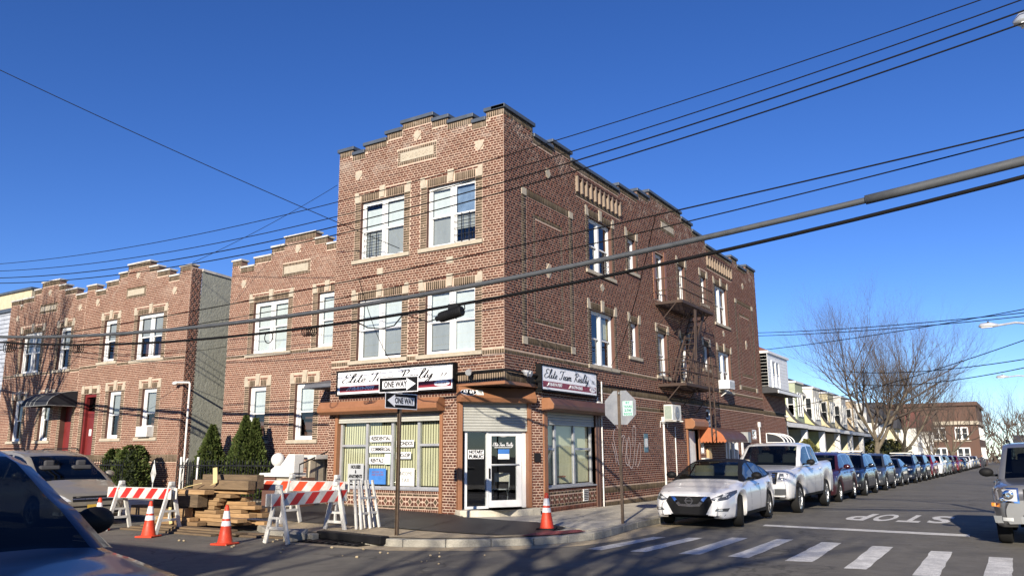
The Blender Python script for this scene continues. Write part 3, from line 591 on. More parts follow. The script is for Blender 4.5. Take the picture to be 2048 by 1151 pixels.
MB().fbox(FRONT, -3.88, -3.68, 1.34, 1.62, -.132, -.128).build('notice', M('pale_green_paper', (.55, .68, .60), .8), SF)
# corner door
D = MB(); w = -.17
for a, b, c, d in ((.13, .20, .27, 2.2), (.72, .775, .27, 2.2), (.20, .72, .27, .33), (.20, .72, 2.14, 2.2), (1.70, 1.80, .27, 2.2), (.775, 1.70, 2.14, 2.2)): D.fbox(CH, a, b, c, d, w-.05, w+.05)
DF = D.build('door_frame', MAT['white'], MAIN); MB().quad(*[CH.p(u, v, w) for u, v in ((.2, .33), (.72, .33), (.72, 2.14), (.2, 2.14))]).build('side_light', MAT['glass'], DF)
D = MB()
for a, b, c, d in ((.78, .86, .29, 2.13), (1.55, 1.69, .29, 2.13), (.86, 1.55, .29, .46), (.86, 1.55, 2.05, 2.13), (.86, 1.55, 1.31, 1.35)): D.fbox(CH, a, b, c, d, w-.03, w+.03)
DO = D.build('door', MAT['white'], MAIN); MB().quad(*[CH.p(u, v, w) for u, v in ((.86, .46), (1.55, .46), (1.55, 2.05), (.86, 2.05))]).build('pane', MAT['glass'], DO)
MB().bar(CH.p(.84, 1.32, w+.07), CH.p(1.6, 1.34, w+.07), .025).build('push_bar', MAT['grey_alu'], DO); MB().bar(CH.p(.8, 1.0, w+.06), CH.p(.8, 1.25, w+.06), .03).build('handle', MAT['black'], DO)
for i, s in enumerate(('NOTARY', 'PUBLIC')):
    MB().fbox(CH, .24, .66, 1.60-i*.115, 1.705-i*.115, w+.002, w+.004).build('lettering_back', MAT['ink_white'], DF); fit(text_mesh(CH, s, .45, 1.652-i*.115, w+.007, .1, MAT['ink'], DF, bold=.006), .38)
script_text(CH, 'Elite Team Realty', .90, 1.80, w+.012, .085, MAT['ink_white'], DO, .56, tk=1.5)
MB().fbox(CH, .95, 1.42, 1.755, 1.768, w+.005, w+.008).build('lettering', MAT['ink_white'], DO); MB().fbox(CH, 1.05, 1.36, 1.47, 1.72, w+.004, w+.007).build('notice', MAT['paper'], DO); MB().fbox(CH, 1.05, 1.36, 1.6, 1.72, w+.008, w+.01).build('notice_header', MAT['ink_blue'], DO)
m = MB(); m.lathe([(.0, 0), (.17, 0)], Matrix.Translation(CH.p(1.2, 2.09, w+.008)) @ Matrix.Rotation(math.atan2(CH.u.y, CH.u.x), 4, 'Z') @ Matrix.Rotation(R(90), 4, 'X') @ Matrix.Diagonal((1, .36, 1, 1)), 24); m.build('number_oval', MAT['paper'], DO); fit(text_mesh(CH, '67-69', 1.2, 2.09, w+.012, .07, MAT['ink'], DO, bold=.004), .22)
# step
pts = [CH.p(-.1, 0, -.25), CH.p(-.1, 0, .22), CH.p(.3, 0, .42), CH.p(.8, 0, .52), CH.p(1.3, 0, .50), CH.p(1.75, 0, .40), CH.p(2.05, 0, .24), CH.p(2.05, 0, -.25)]
m = MB(); n = len(pts); m.add([(p.x, p.y, z) for z in (.02, .27) for p in pts], [tuple(range(n-1, -1, -1)), tuple(range(n, 2*n))]+[(i, (i+1) % n, (i+1) % n+n, i+n) for i in range(n)]); m.build('door_step', MAT['concrete'], MAIN, bevel=.02)
MB().fbox(CH, 1.98, 2.14, 1.4, 1.62, .0, .06).build('letter_box', MAT['black'], MAIN); MB().fbox(SIDE, 4.02, 4.31, .30, .62, -.01, .03).build('vent', MAT['white_old'], MAIN)
m = MB()
for i in range(6): m.fbox(SIDE, 4.05, 4.28, .335+i*.046, .36+i*.046, .028, .036)
m.build('vent_louvre', MAT['black'], MAIN)
# furniture seen through the door glass
ch = thing('folding_chair', 'pale metal folding chair just inside the corner door glass', 'chair', (-1.0, 1.35, .27), R(20))
m = MB()
for sx in (-.2, .2): m.tube([(sx, -.22, 0), (sx, .12, .5), (sx, .2, .85)], .012, 6); m.tube([(sx, .25, 0), (sx, -.2, .45)], .012, 6)
m.build('frame', MAT['sage'], ch, local=True); MB().box(-.2, .2, -.22, .18, .43, .46).build('seat', MAT['sage'], ch, local=True, bevel=.01)
m = MB(); m.box(-.2, .2, .17, .2, .62, .85); m.build('backrest', M('chair_beige', (.5, .46, .38), .6), ch, local=True, bevel=.02)
dk = thing('desk', 'white desk with black monitor arm inside the shop door', 'desk', (-.75, 3.3, .27), R(-35))
MB().box(-.6, .6, -.3, .3, .7, .74).build('top', MAT['brown_dk'], dk, local=True); MB().box(-.6, .6, -.3, -.27, 0, .7).build('front_panel', MAT['white_old'], dk, local=True); MB().box(-.6, -.57, -.27, .3, 0, .7).build('side_panel', MAT['white_old'], dk, local=True)
# shop signs
def sign(F, u0, u1, v0, v1, lab):
    s = thing('shop_sign', lab, 'sign', F.p((u0+u1)/2, v0, .1), math.atan2(F.u.y, F.u.x), 'shop signs of the corner building'); w = .16; fr = .045
    m = MB(); m.fbox(F, u0, u1, v0, v0+fr, .01, w+.02); m.fbox(F, u0, u1, v1-fr, v1, .01, w+.02); m.fbox(F, u0, u0+fr, v0+fr, v1-fr, .01, w+.02); m.fbox(F, u1-fr, u1, v0+fr, v1-fr, .01, w+.02); m.build('frame', MAT['sign_black'], s)
    a, b, c, d = u0+fr, u1-fr, v0+fr, v1-fr; W, H = b-a, d-c
    MB().fbox(F, a, b, c, d, .02, w).build('face', MAT['sign_white'], s); MB().fbox(F, a+.02*W, b-.012*W, c+.10*H, c+.36*H, w+.001, w+.003).build('maroon_band', MAT['sign_red'], s)
    script_text(F, 'Elite Team Realty', a+.035*W, c+.50*H, w+.006, .40*H, MAT['ink'], s, .80*W)
    script_text(F, 'l l c', a+.90*W, c+.52*H, w+.006, .15*H, MAT['ink'], s, .07*W)
    fit(text_mesh(F, '718-819-7097', a+.225*W, c+.235*H, w+.008, .19*H, MAT['ink_white'], s, bold=.006), .235*W); fit(text_mesh(F, '718-799-5565', a+.60*W, c+.235*H, w+.008, .19*H, MAT['ink_white'], s, bold=.006), .235*W)
    for x in (.085, .46):
        m = MB(); m.tube([F.p(a+x*W-.03*H*0, c+.17*H, w+.007), F.p(a+x*W+.10*H, c+.2*H, w+.007), F.p(a+x*W+.12*H, c+.28*H, w+.007)], .02*H, 5); m.build('phone_mark', MAT['ink_white'], s)
    m = MB(); m.lathe([(0, 0), (.075*W, 0)], Matrix.Translation(F.p(b-.085*W, c+.235*H, w+.009)) @ Matrix.Rotation(math.atan2(F.u.y, F.u.x), 4, 'Z') @ Matrix.Rotation(R(90), 4, 'X') @ Matrix.Diagonal((.85, .115*H/(.075*W), 1, 1)), 24); m.build('number_oval', MAT['ink_white'], s)
    fit(text_mesh(F, '67-69', b-.085*W, c+.235*H, w+.012, .13*H, MAT['sign_red'], s), .075*W)
sign(FRONT, -5.46, -1.40, 3.18, 3.88, 'long white and maroon realty sign above the roller box of the wide shop window')
sign(SIDE, 1.50, 4.78, 3.20, 3.90, 'shorter white and maroon realty sign on the side street wall right of the door')
# house number plate on the door box
tl = Fr(CH.p(0, 3.0, .3), CH.u); tl.v = (CH.p(0, 3.26, .09)-CH.p(0, 2.99, .3)).normalized(); tl.n = tl.u.cross(tl.v)
NP = thing('house_number_plate', 'oval black plate with white house numbers over the corner door', 'sign', CH.p(.1, 3.0, .3), 0)
ov = [(.11+.2*math.cos(t), .14+.085*math.sin(t)) for t in np.linspace(0, 2*math.pi, 24, endpoint=False)]
MB().prism(tl, [(.11+(x-.11)*1.08, .14+(y-.14)*1.14) for x, y in ov], .0, .012).build('rim', MAT['ink_white'], NP); MB().prism(tl, ov, .012, .016).build('plate', MAT['sign_black'], NP)
fit(text_mesh(tl, '67 69', .11, .14, .02, .14, MAT['ink_white'], NP, bold=.004), .3); MB().prism(tl, [(.31, .06), (.50, .06), (.50, .22), (.31, .22)], 0, .006).build('tag', MAT['paper'], NP); fit(text_mesh(tl, '78', .41, .14, .012, .14, MAT['ink'], NP), .13)
# ---------------------------------------------------------------- ground, street, pavements
def gz(y): return -.0085*max(0, y)
def grid_sheet(name, xs, ys, zf, mat, kind='structure'):
    m = MB(); nx = len(xs); m.add([(x, y, zf(x, y)) for y in ys for x in xs], [(j*nx+i, j*nx+i+1, (j+1)*nx+i+1, (j+1)*nx+i) for j in range(len(ys)-1) for i in range(nx-1)])
    o = m.build(name, mat); tag(o, kind=kind); return o
grid_sheet('road', [-300, -60, 0, 3.2, 12, 60, 300], [-120, -40, -5, 0, 40, 120, 300, 900], lambda x, y: gz(y), MAT['asphalt'])
KL = [(-90, -3.8), (-4.2, -3.8), (-2.6, -4.85), (-1.2, -4.95), (.05, -4.95), (.95, -4.85), (1.65, -4.5), (2.3, -4.02), (2.85, -3.45), (3.2, -2.8), (3.38, -2.1), (3.36, -1.3), (3.27, -.5), (3.15, .5), (3.06, 2), (3.05, 4), (3.05, 10), (3.05, 20), (3.05, 40), (3.05, 80), (3.05, 160), (3.05, 400)]
def kerbline(off=0):                          # kerb face, left to right round the corner, then up the side street
    out = []
    for i, (x, y) in enumerate(KL):
        a, b = KL[max(i-1, 0)], KL[min(i+1, len(KL)-1)]; d = Vector((b[0]-a[0], b[1]-a[1])).normalized(); out.append((x-d.y*off, y+d.x*off))
    return out
def sw(x, y): return .13+gz(y)+(.03*min(5, max(0, -x-1.0))*min(1, max(0, (y+3.2)/3.2)) if y < 2 else 0)
KERB = thing('kerb', None, None); KERB['kind'] = 'structure'
A, B = kerbline(0), kerbline(.17)
def path_pts(L, step):
    out = []
    for (x0, y0), (x1, y1) in zip(L, L[1:]):
        n = max(1, int(math.hypot(x1-x0, y1-y0)/step+.5)) if math.hypot(x1-x0, y1-y0) < 45 else 3
        out += [(x0+(x1-x0)*k/n, y0+(y1-y0)*k/n) for k in range(n)]
    return out+[L[-1]]
PA, PB = path_pts(A, 2.2), path_pts(B, 2.2)
for i, (a0, a1, b0, b1) in enumerate(zip(PA, PA[1:], PB, PB[1:])):
    g = .004; m = MB(); d = Vector((a1[0]-a0[0], a1[1]-a0[1], 0)).normalized()*g
    P = [Vector((*a0, 0))+d, Vector((*a1, 0))-d, Vector((*b1, 0))-d, Vector((*b0, 0))+d]
    if -1.3 < a0[0] < .0 and a0[1] < -4: continue
    h = .13
    m.add([(p.x, p.y, gz(p.y)+z) for z in (-.2, h) for p in P], MB.BF and [(3, 2, 1, 0), (4, 5, 6, 7), (0, 1, 5, 4), (1, 2, 6, 5), (2, 3, 7, 6), (3, 0, 4, 7)]); m.build('kerb_stone', MAT['kerb'], KERB, bevel=.018)
# pavement bed and slabs
C = kerbline(.165)
m = MB(); bed = [(x, y) for x, y in C]+[(-3, 400), (-3, 28), (0.0, 28), (0, 1.9), (-1.2, .1), (-5.9, .1), (-5.9, 1.3), (-90, 1.3)]
m.add([(x, y, sw(x, y)-.012) for x, y in bed], [tuple(range(len(bed)))])
me_o = m.build('pavement', MAT['concrete']); tag(me_o, kind='structure')
bm = bmesh.new(); bm.from_mesh(me_o.data); bmesh.ops.triangulate(bm, faces=bm.faces[:]); bm.to_mesh(me_o.data); bm.free()
slabs = []
for i in range(26):
    y0 = 2.0+i*1.55
    for x0, x1 in ((.03, 1.45), (1.45, 2.86)): slabs.append([(x0, y0), (x1, y0), (x1, y0+1.55), (x0, y0+1.55)])
slabs += [[(.9, -.4), (2.86, -.4), (2.86, 2.0), (.05, 2.0)], [(2.3, -1.3), (3.1, -1.8), (3.05, -.4), (1.2, -.4)]]
for i in range(14):
    x1 = -5.6-i*1.5
    for y0, y1 in ((-3.6, -2.1), (-2.1, -.6)): slabs.append([(x1-1.5, y0), (x1, y0), (x1, y1), (x1-1.5, y1)])
for q in slabs:
    g = .006; cx = sum(p[0] for p in q)/4; cy_ = sum(p[1] for p in q)/4; q = [(x+(g if x < cx else -g), y+(g if y < cy_ else -g)) for x, y in q]; m = MB(); dz = random.uniform(-.003, .003)
    m.add([(x, y, sw(x, y)+z+dz) for z in (-.01, .0) for x, y in q], [(4, 5, 6, 7), (0, 1, 5, 4), (1, 2, 6, 5), (2, 3, 7, 6), (3, 0, 4, 7)]); m.build('slab', MAT['concrete'], me_o)
# fresh asphalt on the corner, dusty strip, tactile remnant
def patch(name, pts, mat, dz, kind='structure', parent=None):
    bm = bmesh.new(); f = bm.faces.new([bm.verts.new((x, y, 0)) for x, y in pts]); bmesh.ops.triangulate(bm, faces=[f]); bmesh.ops.subdivide_edges(bm, edges=bm.edges[:], cuts=2, use_grid_fill=True)
    for v in bm.verts: v.co.z = sw(v.co.x, v.co.y)+dz
    me = bpy.data.meshes.new(name); bm.to_mesh(me); bm.free(); me.materials.append(mat); o = bpy.data.objects.new(name, me); COL.objects.link(o); return tag(o, kind=kind)
def wob(pts, a=.05, n=5):
    out = []
    for (x0, y0), (x1, y1) in zip(pts, pts[1:]+pts[:1]):
        for k in range(n): t = k/n; out.append((x0+(x1-x0)*t+random.uniform(-a, a)*(k > 0), y0+(y1-y0)*t+random.uniform(-a, a)*(k > 0)))
    return out
patch('asphalt_patch', wob([(-8.2, -2.6), (-5.8, -2.9), (-3.2, -3.3), (-1.3, -3.25), (-.1, -3.35), (1.0, -3.5), (2.15, -3.45), (2.6, -2.75), (2.5, -1.6), (2.0, -1.15), (1.3, -.75), (.3, -.62), (-.95, -.36), (-1.3, -.05), (-5.88, -.05), (-5.88, .6), (-8.2, .6)], .035), MAT['asphalt_new'], .012)
patch('dusty_strip', wob([(-4.5, -3.6), (-2.6, -4.68), (-1.2, -4.76), (.1, -4.75), (1.1, -4.55), (2.0, -4.0), (2.75, -3.2), (3.15, -2.3), (2.6, -2.7), (2.1, -3.5), (1.0, -3.55), (-1.3, -3.3), (-4.0, -3.2)], .03), MAT['dirt'], .006)
patch('tactile_paving', wob([(2.5, -2.85), (2.7, -2.2), (2.95, -1.85), (3.2, -2.1), (3.08, -2.7), (2.8, -3.2), (2.5, -3.4)], .03), MAT['tactile'], .016)
m = MB(); pts = [(x, y) for x, y in kerbline(-.06)[3:17]]; q = [(x, y) for x, y in kerbline(-.62)[3:17]]    # sandy gutter round the corner
m.add([(x, y, .003+gz(y)) for x, y in pts]+[(x+random.uniform(-.15, .1), y+random.uniform(-.1, .15), .003+gz(y)) for x, y in q], [(i, i+len(pts), i+1+len(pts), i+1) for i in range(len(pts)-1)]); tag(m.build('gutter', MAT['dirt']), kind='structure')
grid_sheet('far_pavement', [12.2, 17], [-15.4, 0, 40, 160, 400], lambda x, y: .13+gz(y), MAT['concrete']); grid_sheet('near_pavement', [-90, 60], [-40, -15.3], lambda x, y: .13, MAT['concrete'])
# road markings
CW = thing('crosswalk', None, None); CW['kind'] = 'structure'
for q in ([(3.95, -3.5), (4.25, -3.55), (4.42, -1.05), (4.18, -1.1)], [(4.73, -3.46), (5.0, -3.4), (5.09, -.83), (4.83, -.93)], [(5.55, -3.38), (5.88, -3.28), (5.84, -.43), (5.55, -.5)], [(6.34, -3.29), (6.68, -3.31), (6.66, -.28), (6.37, -.32)], [(7.25, -3.38), (7.63, -3.3), (7.54, -.44), (7.2, -.44)], [(8.16, -3.76), (8.45, -3.72), (8.42, -.65), (8.09, -.66)], [(9.06, -4.0), (9.38, -4.0), (9.34, -.93), (9.03, -.94)], [(9.88, -4.3), (10.2, -4.3), (10.19, -1.32), (9.87, -1.34)]):
    q = wob(q, .012, 8); m = MB(); m.add([(x, y, .005) for x, y in q], [tuple(range(len(q)))]); m.build('stripe', MAT['marking'], CW)
ST = thing('stop_marking', None, None); ST['kind'] = 'structure'
m = MB(); q = [(5.35, 2.42), (9.45, 2.0), (9.42, 2.55), (5.3, 2.85)]; m.add([(x, y, gz(y)+.006) for x, y in q], [(0, 1, 2, 3)]); m.build('stop_line', MAT['marking'], ST)
RF = Fr((7.68, 6.65, gz(6.65)+.008), (-1, 0, 0)); RF.v = Vector((0, -1, .0085)).normalized()
for ch_, u in (('S', -.92), ('T', -.30), ('O', .32), ('P', .92)):
    o = text_mesh(RF, ch_, 0, 0, 0, 1, MAT['marking'], ST, name='letter', bold=.028); co = np.array([v.co[:] for v in o.data.vertices]); lo, hi = co.min(0), co.max(0)
    co[:, 0] = RF.o.x-u+((co[:, 0]-lo[0])/(hi[0]-lo[0])-.5)*.50; co[:, 1] = 6.65+((co[:, 1]-lo[1])/(hi[1]-lo[1])-.5)*2.7; co[:, 2] = [gz(y)+.007 for y in co[:, 1]]; o.data.vertices.foreach_set('co', co.ravel()); o.data.update()
# catch basin at the torn-up kerb
cb = thing('catch_basin', 'open black catch basin with displaced kerb block at the torn-up corner kerb', 'drain', (-.6, -4.9, 0))
m = MB(); m.box(-1.35, .25, -5.25, -4.75, -.005, .012); m.build('pit_shade', MAT['dark'], cb); m = MB()  # near-black slab on the road, its colour stands in for shade down the basin
for i in range(9): m.box(-1.3+i*.17, -1.22+i*.17, -5.22, -4.8, .012, .035)
m.build('grate', MAT['iron'], cb)
m = MB(); m.mbox(Matrix.Translation((-.35, -4.78, .1)) @ Matrix.Rotation(R(-8), 4, 'Z'), 1.9, .22, .14); m.build('cast_head', MAT['black'], cb, bevel=.02)
m = MB(); m.mbox(Matrix.Translation((-1.55, -5.05, .09)) @ Matrix.Rotation(R(35), 4, 'Z') @ Matrix.Rotation(R(12), 4, 'X'), .42, .3, .2); tag(m.build('broken_kerb_block', MAT['kerb'], bevel=.03), 'broken stone kerb block lying beside the open catch basin', 'stone')
# stones and grit
for i in range(26):
    x, y = random.uniform(-3.5, 3.2), random.uniform(-6.6, -5.1); m = MB(); r = random.uniform(.012, .035); m.sphere((x, y, r*.5), r, 6, 4, sc_=(1, .8, .6)); tag(m.build('pebble', MAT['dirt']), 'small pale pebble of grit on the asphalt near the corner kerb', 'pebble', 'pebbles on the road by the kerb')
# ---------------------------------------------------------------- neighbours on the front street
FN = Fr((0, 1.2, 0), (1, 0, 0))
def house(name, label, x0, x1, tops, dbl, sgl, dia, plq, band, loband, coping='coping_grey', extra=None):
    H = thing(name, label, 'house', ((x0+x1)/2, 4, 0), 0, 'brick houses on the front street'); W = Wall(FN, H, x0, x1, 0, [(a, b, t-.07) for a, b, t in tops], 'brick_b')
    for a, b, c, d in dbl: W.opening(a, b, c, d, hh=.2)
    for a, b, c, d in sgl: W.opening(a, b, c, d, hh=.2)
    for i, (a, b, c, d) in enumerate(dbl): window(H, FN, a, b, c, d, 2, blinds=[[('blind', .0 if i == 0 and name == 'x' else .02, 1)], [('blind', .02, 1)]] if x0 > -13 else [[('blind_grey', .5, 1)]]*2, fr=.09, mull=.13)
    for i, (a, b, c, d) in enumerate(sgl): window(H, FN, a, b, c, d, 1, blinds=[[('blind', .5 if c < 4 else .02, 1)]] if x0 > -13 else [[('blind_grey', .5, 1)]], fr=.1)
    for u, v in dia: W.diamond(u, v, .13, .15)
    a, b, c, d = plq; W.rect_stone('carved_plaque', a, b, c, d, .02); W.soldier(a-.1, b+.1, d, d+.1); W.soldier(a-.1, b+.1, c-.1, c); W.strip(a-.1, a, c, d); W.strip(b, b+.1, c, d)
    us = sorted([x0]+[v for w in dbl+[s for s in sgl if s[2] > 4] for v in (w[0]-.26, w[1]+.24)]+[x1])
    for p, q in zip(us[::2], us[1::2]):
        if q-p > .1 and band: W.soldier(p, q, *band)
    if loband: W.soldier(x0, x1, *loband)
    if extra: extra(W, H)
    W.parapet(7.3, .07, .04, .28, coping); W.finish(depth=.14)
    m = MB(); m.box(x0+.01, x1-.01, 1.62, 14, 0, 7.35); m.build('building_core', MAT['brick_plain'], H); return H, W
def door_b2(W, H): W.holes.append((-6.95, -6.0, 1.35, 3.5)); MB().fbox(FN, -6.95, -6.0, 1.3, 3.5, -.2, -.14).build('door', MAT['maroon_door'], H)
H2, W2 = house('brick_house', 'two-storey red brick house with pale coping attached left of the corner building', -12.0, -5.86, [(-12, -11.56, 8.22), (-11.56, -10.86, 7.94), (-10.86, -10.03, 8.19), (-10.03, -9.41, 8.45), (-9.41, -8.0, 8.69), (-8.0, -7.47, 8.44), (-7.47, -6.8, 8.19), (-6.8, -6.3, 7.94), (-6.3, -5.86, 8.22)],
 [(-10.76, -9.10, 4.86, 6.60)], [(-7.77, -6.95, 4.86, 6.60), (-10.75, -9.93, 2.05, 3.79), (-8.59, -7.75, 2.05, 3.79)], [(-11.33, 7.31), (-8.77, 8.18)], (-9.36, -8.26, 7.40, 7.65), (4.755, 4.86), (1.2, 1.42), extra=door_b2)
m = MB(); w0 = .02                              # dark canopy over its door
prof = [(.0, 3.82), (.95, 3.62), (1.0, 3.5), (0, 3.5)]; extr(m, FN, prof[::-1], -7.15, -5.95); tag(m.build('door_canopy', MAT['canvas_grey']), 'dark grey sheet canopy over the door beside the shop wall', 'canopy')
def doorA(W, H):
    W.holes.append((-20.38, -19.55, 1.1, 3.95)); W.strip(-20.6, -20.38, 1.1, 3.95); W.strip(-19.55, -19.33, 1.1, 3.95); W.areas.append((-20.6, -19.33, 3.95, 4.26)); W.dk += soldiers(-20.4, -19.5, 3.96, 4.16)
    for c in (-20.5, -19.97, -19.44): W.stone('lintel_stone', [(c-.1, 3.96), (c+.1, 3.96), (c+.08, 4.28), (c-.08, 4.28)])
    m = MB(); m.fbox(FN, -20.38, -20.28, 1.1, 3.95, -.2, -.05); m.fbox(FN, -19.65, -19.55, 1.1, 3.95, -.2, -.05); m.fbox(FN, -20.28, -19.65, 3.83, 3.95, -.2, -.05); f = m.build('door_frame', MAT['maroon_door'], H)
    d = MB().fbox(FN, -20.28, -19.65, 1.1, 3.3, -.22, -.16).build('door', MAT['maroon_door'], H); MB().fbox(FN, -20.28, -19.65, 3.35, 3.83, -.2, -.18).build('transom_pane', MAT['glass_dark'], d); MB().fbox(FN, -20.08, -19.92, 2.35, 2.6, -.155, -.15).build('notice', MAT['paper'], d)
TA = [(-20.95, -20.3, 8.38), (-20.3, -19.6, 8.10), (-19.6, -18.77, 8.38), (-18.77, -18.22, 8.64), (-18.22, -16.83, 8.91), (-16.83, -16.3, 8.65), (-16.3, -15.55, 8.40), (-15.55, -14.93, 8.13), (-14.93, -14.27, 8.42)]
H3, W3 = house('brick_house', 'two-storey red brick house with a maroon door and a grey-green painted alley wall', -20.95, -14.27, TA, [(-17.31, -15.70, 5.09, 6.80)], [(-19.48, -18.64, 5.15, 6.80), (-18.75, -17.93, 2.23, 4.0), (-16.60, -15.73, 2.23, 4.0)], [(-17.51, 8.38), (-15.15, 7.53), (-20.1, 7.6)], (-18.09, -17.03, 7.61, 7.84), (4.95, 5.06), (1.37, 1.63), extra=doorA)
AL = Fr((-14.27, 0, 0), (0, 1, 0)); WA = Wall(AL, H3, 1.2, 1.66, 0, [(1.2, 1.66, 8.3)], 'brick_b'); WA.finish()
m = MB(); m.add([AL.p(u, v, .006) for u, v in ((1.66, 0), (14, 0), (14, 7.55), (1.66, 8.22))], [(0, 1, 2, 3)]); m.build('painted_side_wall', MAT['greywall'], H3); MB().add([AL.p(u, v, w) for w in (-.25, .05) for u, v in ((1.66, 8.21), (14, 7.54), (14, 7.62), (1.66, 8.30))], [(4, 5, 6, 7), (3, 2, 1, 0), (0, 1, 5, 4), (7, 6, 2, 3), (0, 4, 7, 3)]).build('wall_coping', MAT['coping_grey'], H3)
window(H3, FN, -16.45, -15.85, 2.24, 2.66, 1, depth=.02, mat='white_old')
def doorB(W, H):
    W.holes.append((-21.95, -21.15, 1.1, 3.6)); W.strip(-22.15, -21.95, 1.1, 3.6); W.strip(-21.15, -20.95, 1.1, 3.6); MB().fbox(FN, -21.95, -21.15, 1.1, 3.6, -.26, -.2).build('door', MAT['maroon_door'], H)
TB = [(-26.95, -26.1, 8.37), (-26.1, -25.95, 8.1), (-25.95, -25.05, 8.38), (-25.05, -24.5, 8.68), (-24.5, -23.12, 8.94), (-23.12, -22.6, 8.66), (-22.6, -21.72, 8.40), (-21.72, -20.95, 8.10)]
H4, W4 = house('brick_house', 'leftmost red brick house, streaked by tree shadows, with a black barrel awning', -26.95, -20.95, TB, [(-25.63, -24.08, 5.03, 6.78)], [(-22.70, -21.85, 5.03, 6.80), (-25.71, -24.93, 2.2, 3.92), (-23.58, -22.80, 2.2, 3.92)], [(-23.79, 8.40), (-21.34, 7.51), (-26.25, 7.51)], (-24.39, -23.2, 7.63, 7.83), (4.9, 5.0), (1.37, 1.63), extra=doorB)
aw = thing('barrel_awning', 'black canvas quarter-barrel awning over the door of the leftmost house', 'awning', (-21.8, .5, 3.5)); m = MB(); n = 8
P0 = [(1.15*math.sin(R(90)*i/n), 3.50+.58*math.cos(R(90)*i/n)) for i in range(n+1)]
for (w0, v0), (w1, v1) in zip(P0, P0[1:]): m.quad(FN.p(-22.75, v0, w0), FN.p(-22.75, v1, w1), FN.p(-20.85, v1, w1), FN.p(-20.85, v0, w0))
m.quad(*[FN.p(-20.85, v, w) for w, v in [(0, 3.5)]+P0[::-1]]); m.quad(*[FN.p(-22.75, v, w) for w, v in [(0, 3.5)]+P0]); m.build('canvas', MAT['canvas'], aw)
for u in (-22.75, -22.4, -22.1, -21.8, -20.85): MB().tube([FN.p(u, v+.01, w+.01) for w, v in P0], .014, 5).build('rib', MAT['sage'], aw)
MB().tube([FN.p(-22.75, 3.5, 1.16), FN.p(-20.85, 3.5, 1.16), FN.p(-20.85, 3.5, 0)], .014, 5).build('rail', MAT['sage'], aw)
# buildings at the left edge
g = thing('grey_house', 'pale blue-grey sided house at the far left edge', 'house', (-31, 5, 0)); m = MB(); m.box(-36, -27.05, 1.6, 12, 0, 8.0); m.build('wall', M('bluegrey_siding', (.33, .36, .42), .7), g)
for i in range(40): MB().box(-36, -27.04, 1.56, 1.6, .1+i*.2, .27+i*.2).build('siding_board', M('bluegrey_board', (.36, .39, .45), .7) if i == 0 else bpy.data.materials['bluegrey_board'], g)
MB().box(-36.2, -26.98, 1.45, 12.2, 8.0, 8.16).build('roof', MAT['coping'], g)
g = thing('tan_building', 'tan stucco building rising behind the leftmost houses', 'building', (-42, 16, 0)); a, b = hit(0, 588, 1, 12), hit(62, 600, 1, 12)
MB().box(-60, b.x, 12, 24, 0, a.z-.15).build('wall', M('tan_stucco', (.50, .42, .29), .85), g); MB().box(-60.2, b.x+.15, 11.85, 24.2, a.z-.15, a.z).build('roof_edge', MAT['coping'], g)
# stoop of the attached house: stepped walls, piers, ball
st = thing('stoop', 'pale stucco and brick stoop with coped piers beside the shop', 'stoop', (-6.4, -.2, .2))
MB().box(-7.35, -6.85, -.95, -.45, .1, 1.02).build('pier', MAT['brick_plain'], st); MB().box(-7.42, -6.25, -1.02, -.38, 1.02, 1.12).build('pier_cap', MAT['white_old'], st, bevel=.02)
MB().box(-6.85, -6.3, -.9, -.5, .1, 1.02).build('wing_wall', MAT['lime'], st)
m = MB(); F = Fr((0, -.72, 0), (1, 0, 0)); m.prism(F, [(-6.95, 1.12), (-6.2, 1.12), (-6.2, 1.62), (-6.45, 1.62), (-6.6, 1.45), (-6.78, 1.28)], -.18, .18); m.build('scroll_wall', MAT['white_old'], st, bevel=.02)
MB().box(-6.55, -5.95, -.35, .4, 1.48, 1.6).build('wall_cap', MAT['coping_grey'], st, bevel=.015); MB().box(-6.3, -6.15, -.35, .4, .2, 1.48).build('stone_wall', MAT['lime'], st); MB().box(-5.95, -5.9, -.9, -.4, .1, 1.0).build('pier', MAT['brick_plain'], st)
for i in range(6): MB().box(-7.0, -6.0, -.5+i*.28, 1.2, .13+i*.2, .33+i*.2).build('step', MAT['lime'], st, bevel=.015)
b = thing('stone_ball', 'white stone ball finial on the stoop pier', 'finial', (-7.05, -.7, 1.12)); m = MB(); m.lathe([(.24, 1.12), (.24, 1.2), (.14, 1.27), (.1, 1.32)], Matrix.Translation((-7.05, -.7, 0)), 4); m.build('base', MAT['white_old'], b); MB().sphere((-7.05, -.7, 1.47), .19, 24, 14).build('ball', MAT['white_old'], b, smooth=True)
rl = thing('stair_railing', 'thin black iron railing climbing the stoop steps', 'railing', (-5.95, -.6, .9)); m = MB(); m.tube([(-5.98, -.9, 1.35), (-5.98, .3, 1.75)], .02, 6); m.build('handrail', MAT['iron'], rl)
for i in range(5): MB().tube([(-5.98, -.9+i*.3, .5), (-5.98, -.9+i*.3, 1.35+i*.1)], .012, 5).build('baluster', MAT['iron'], rl)
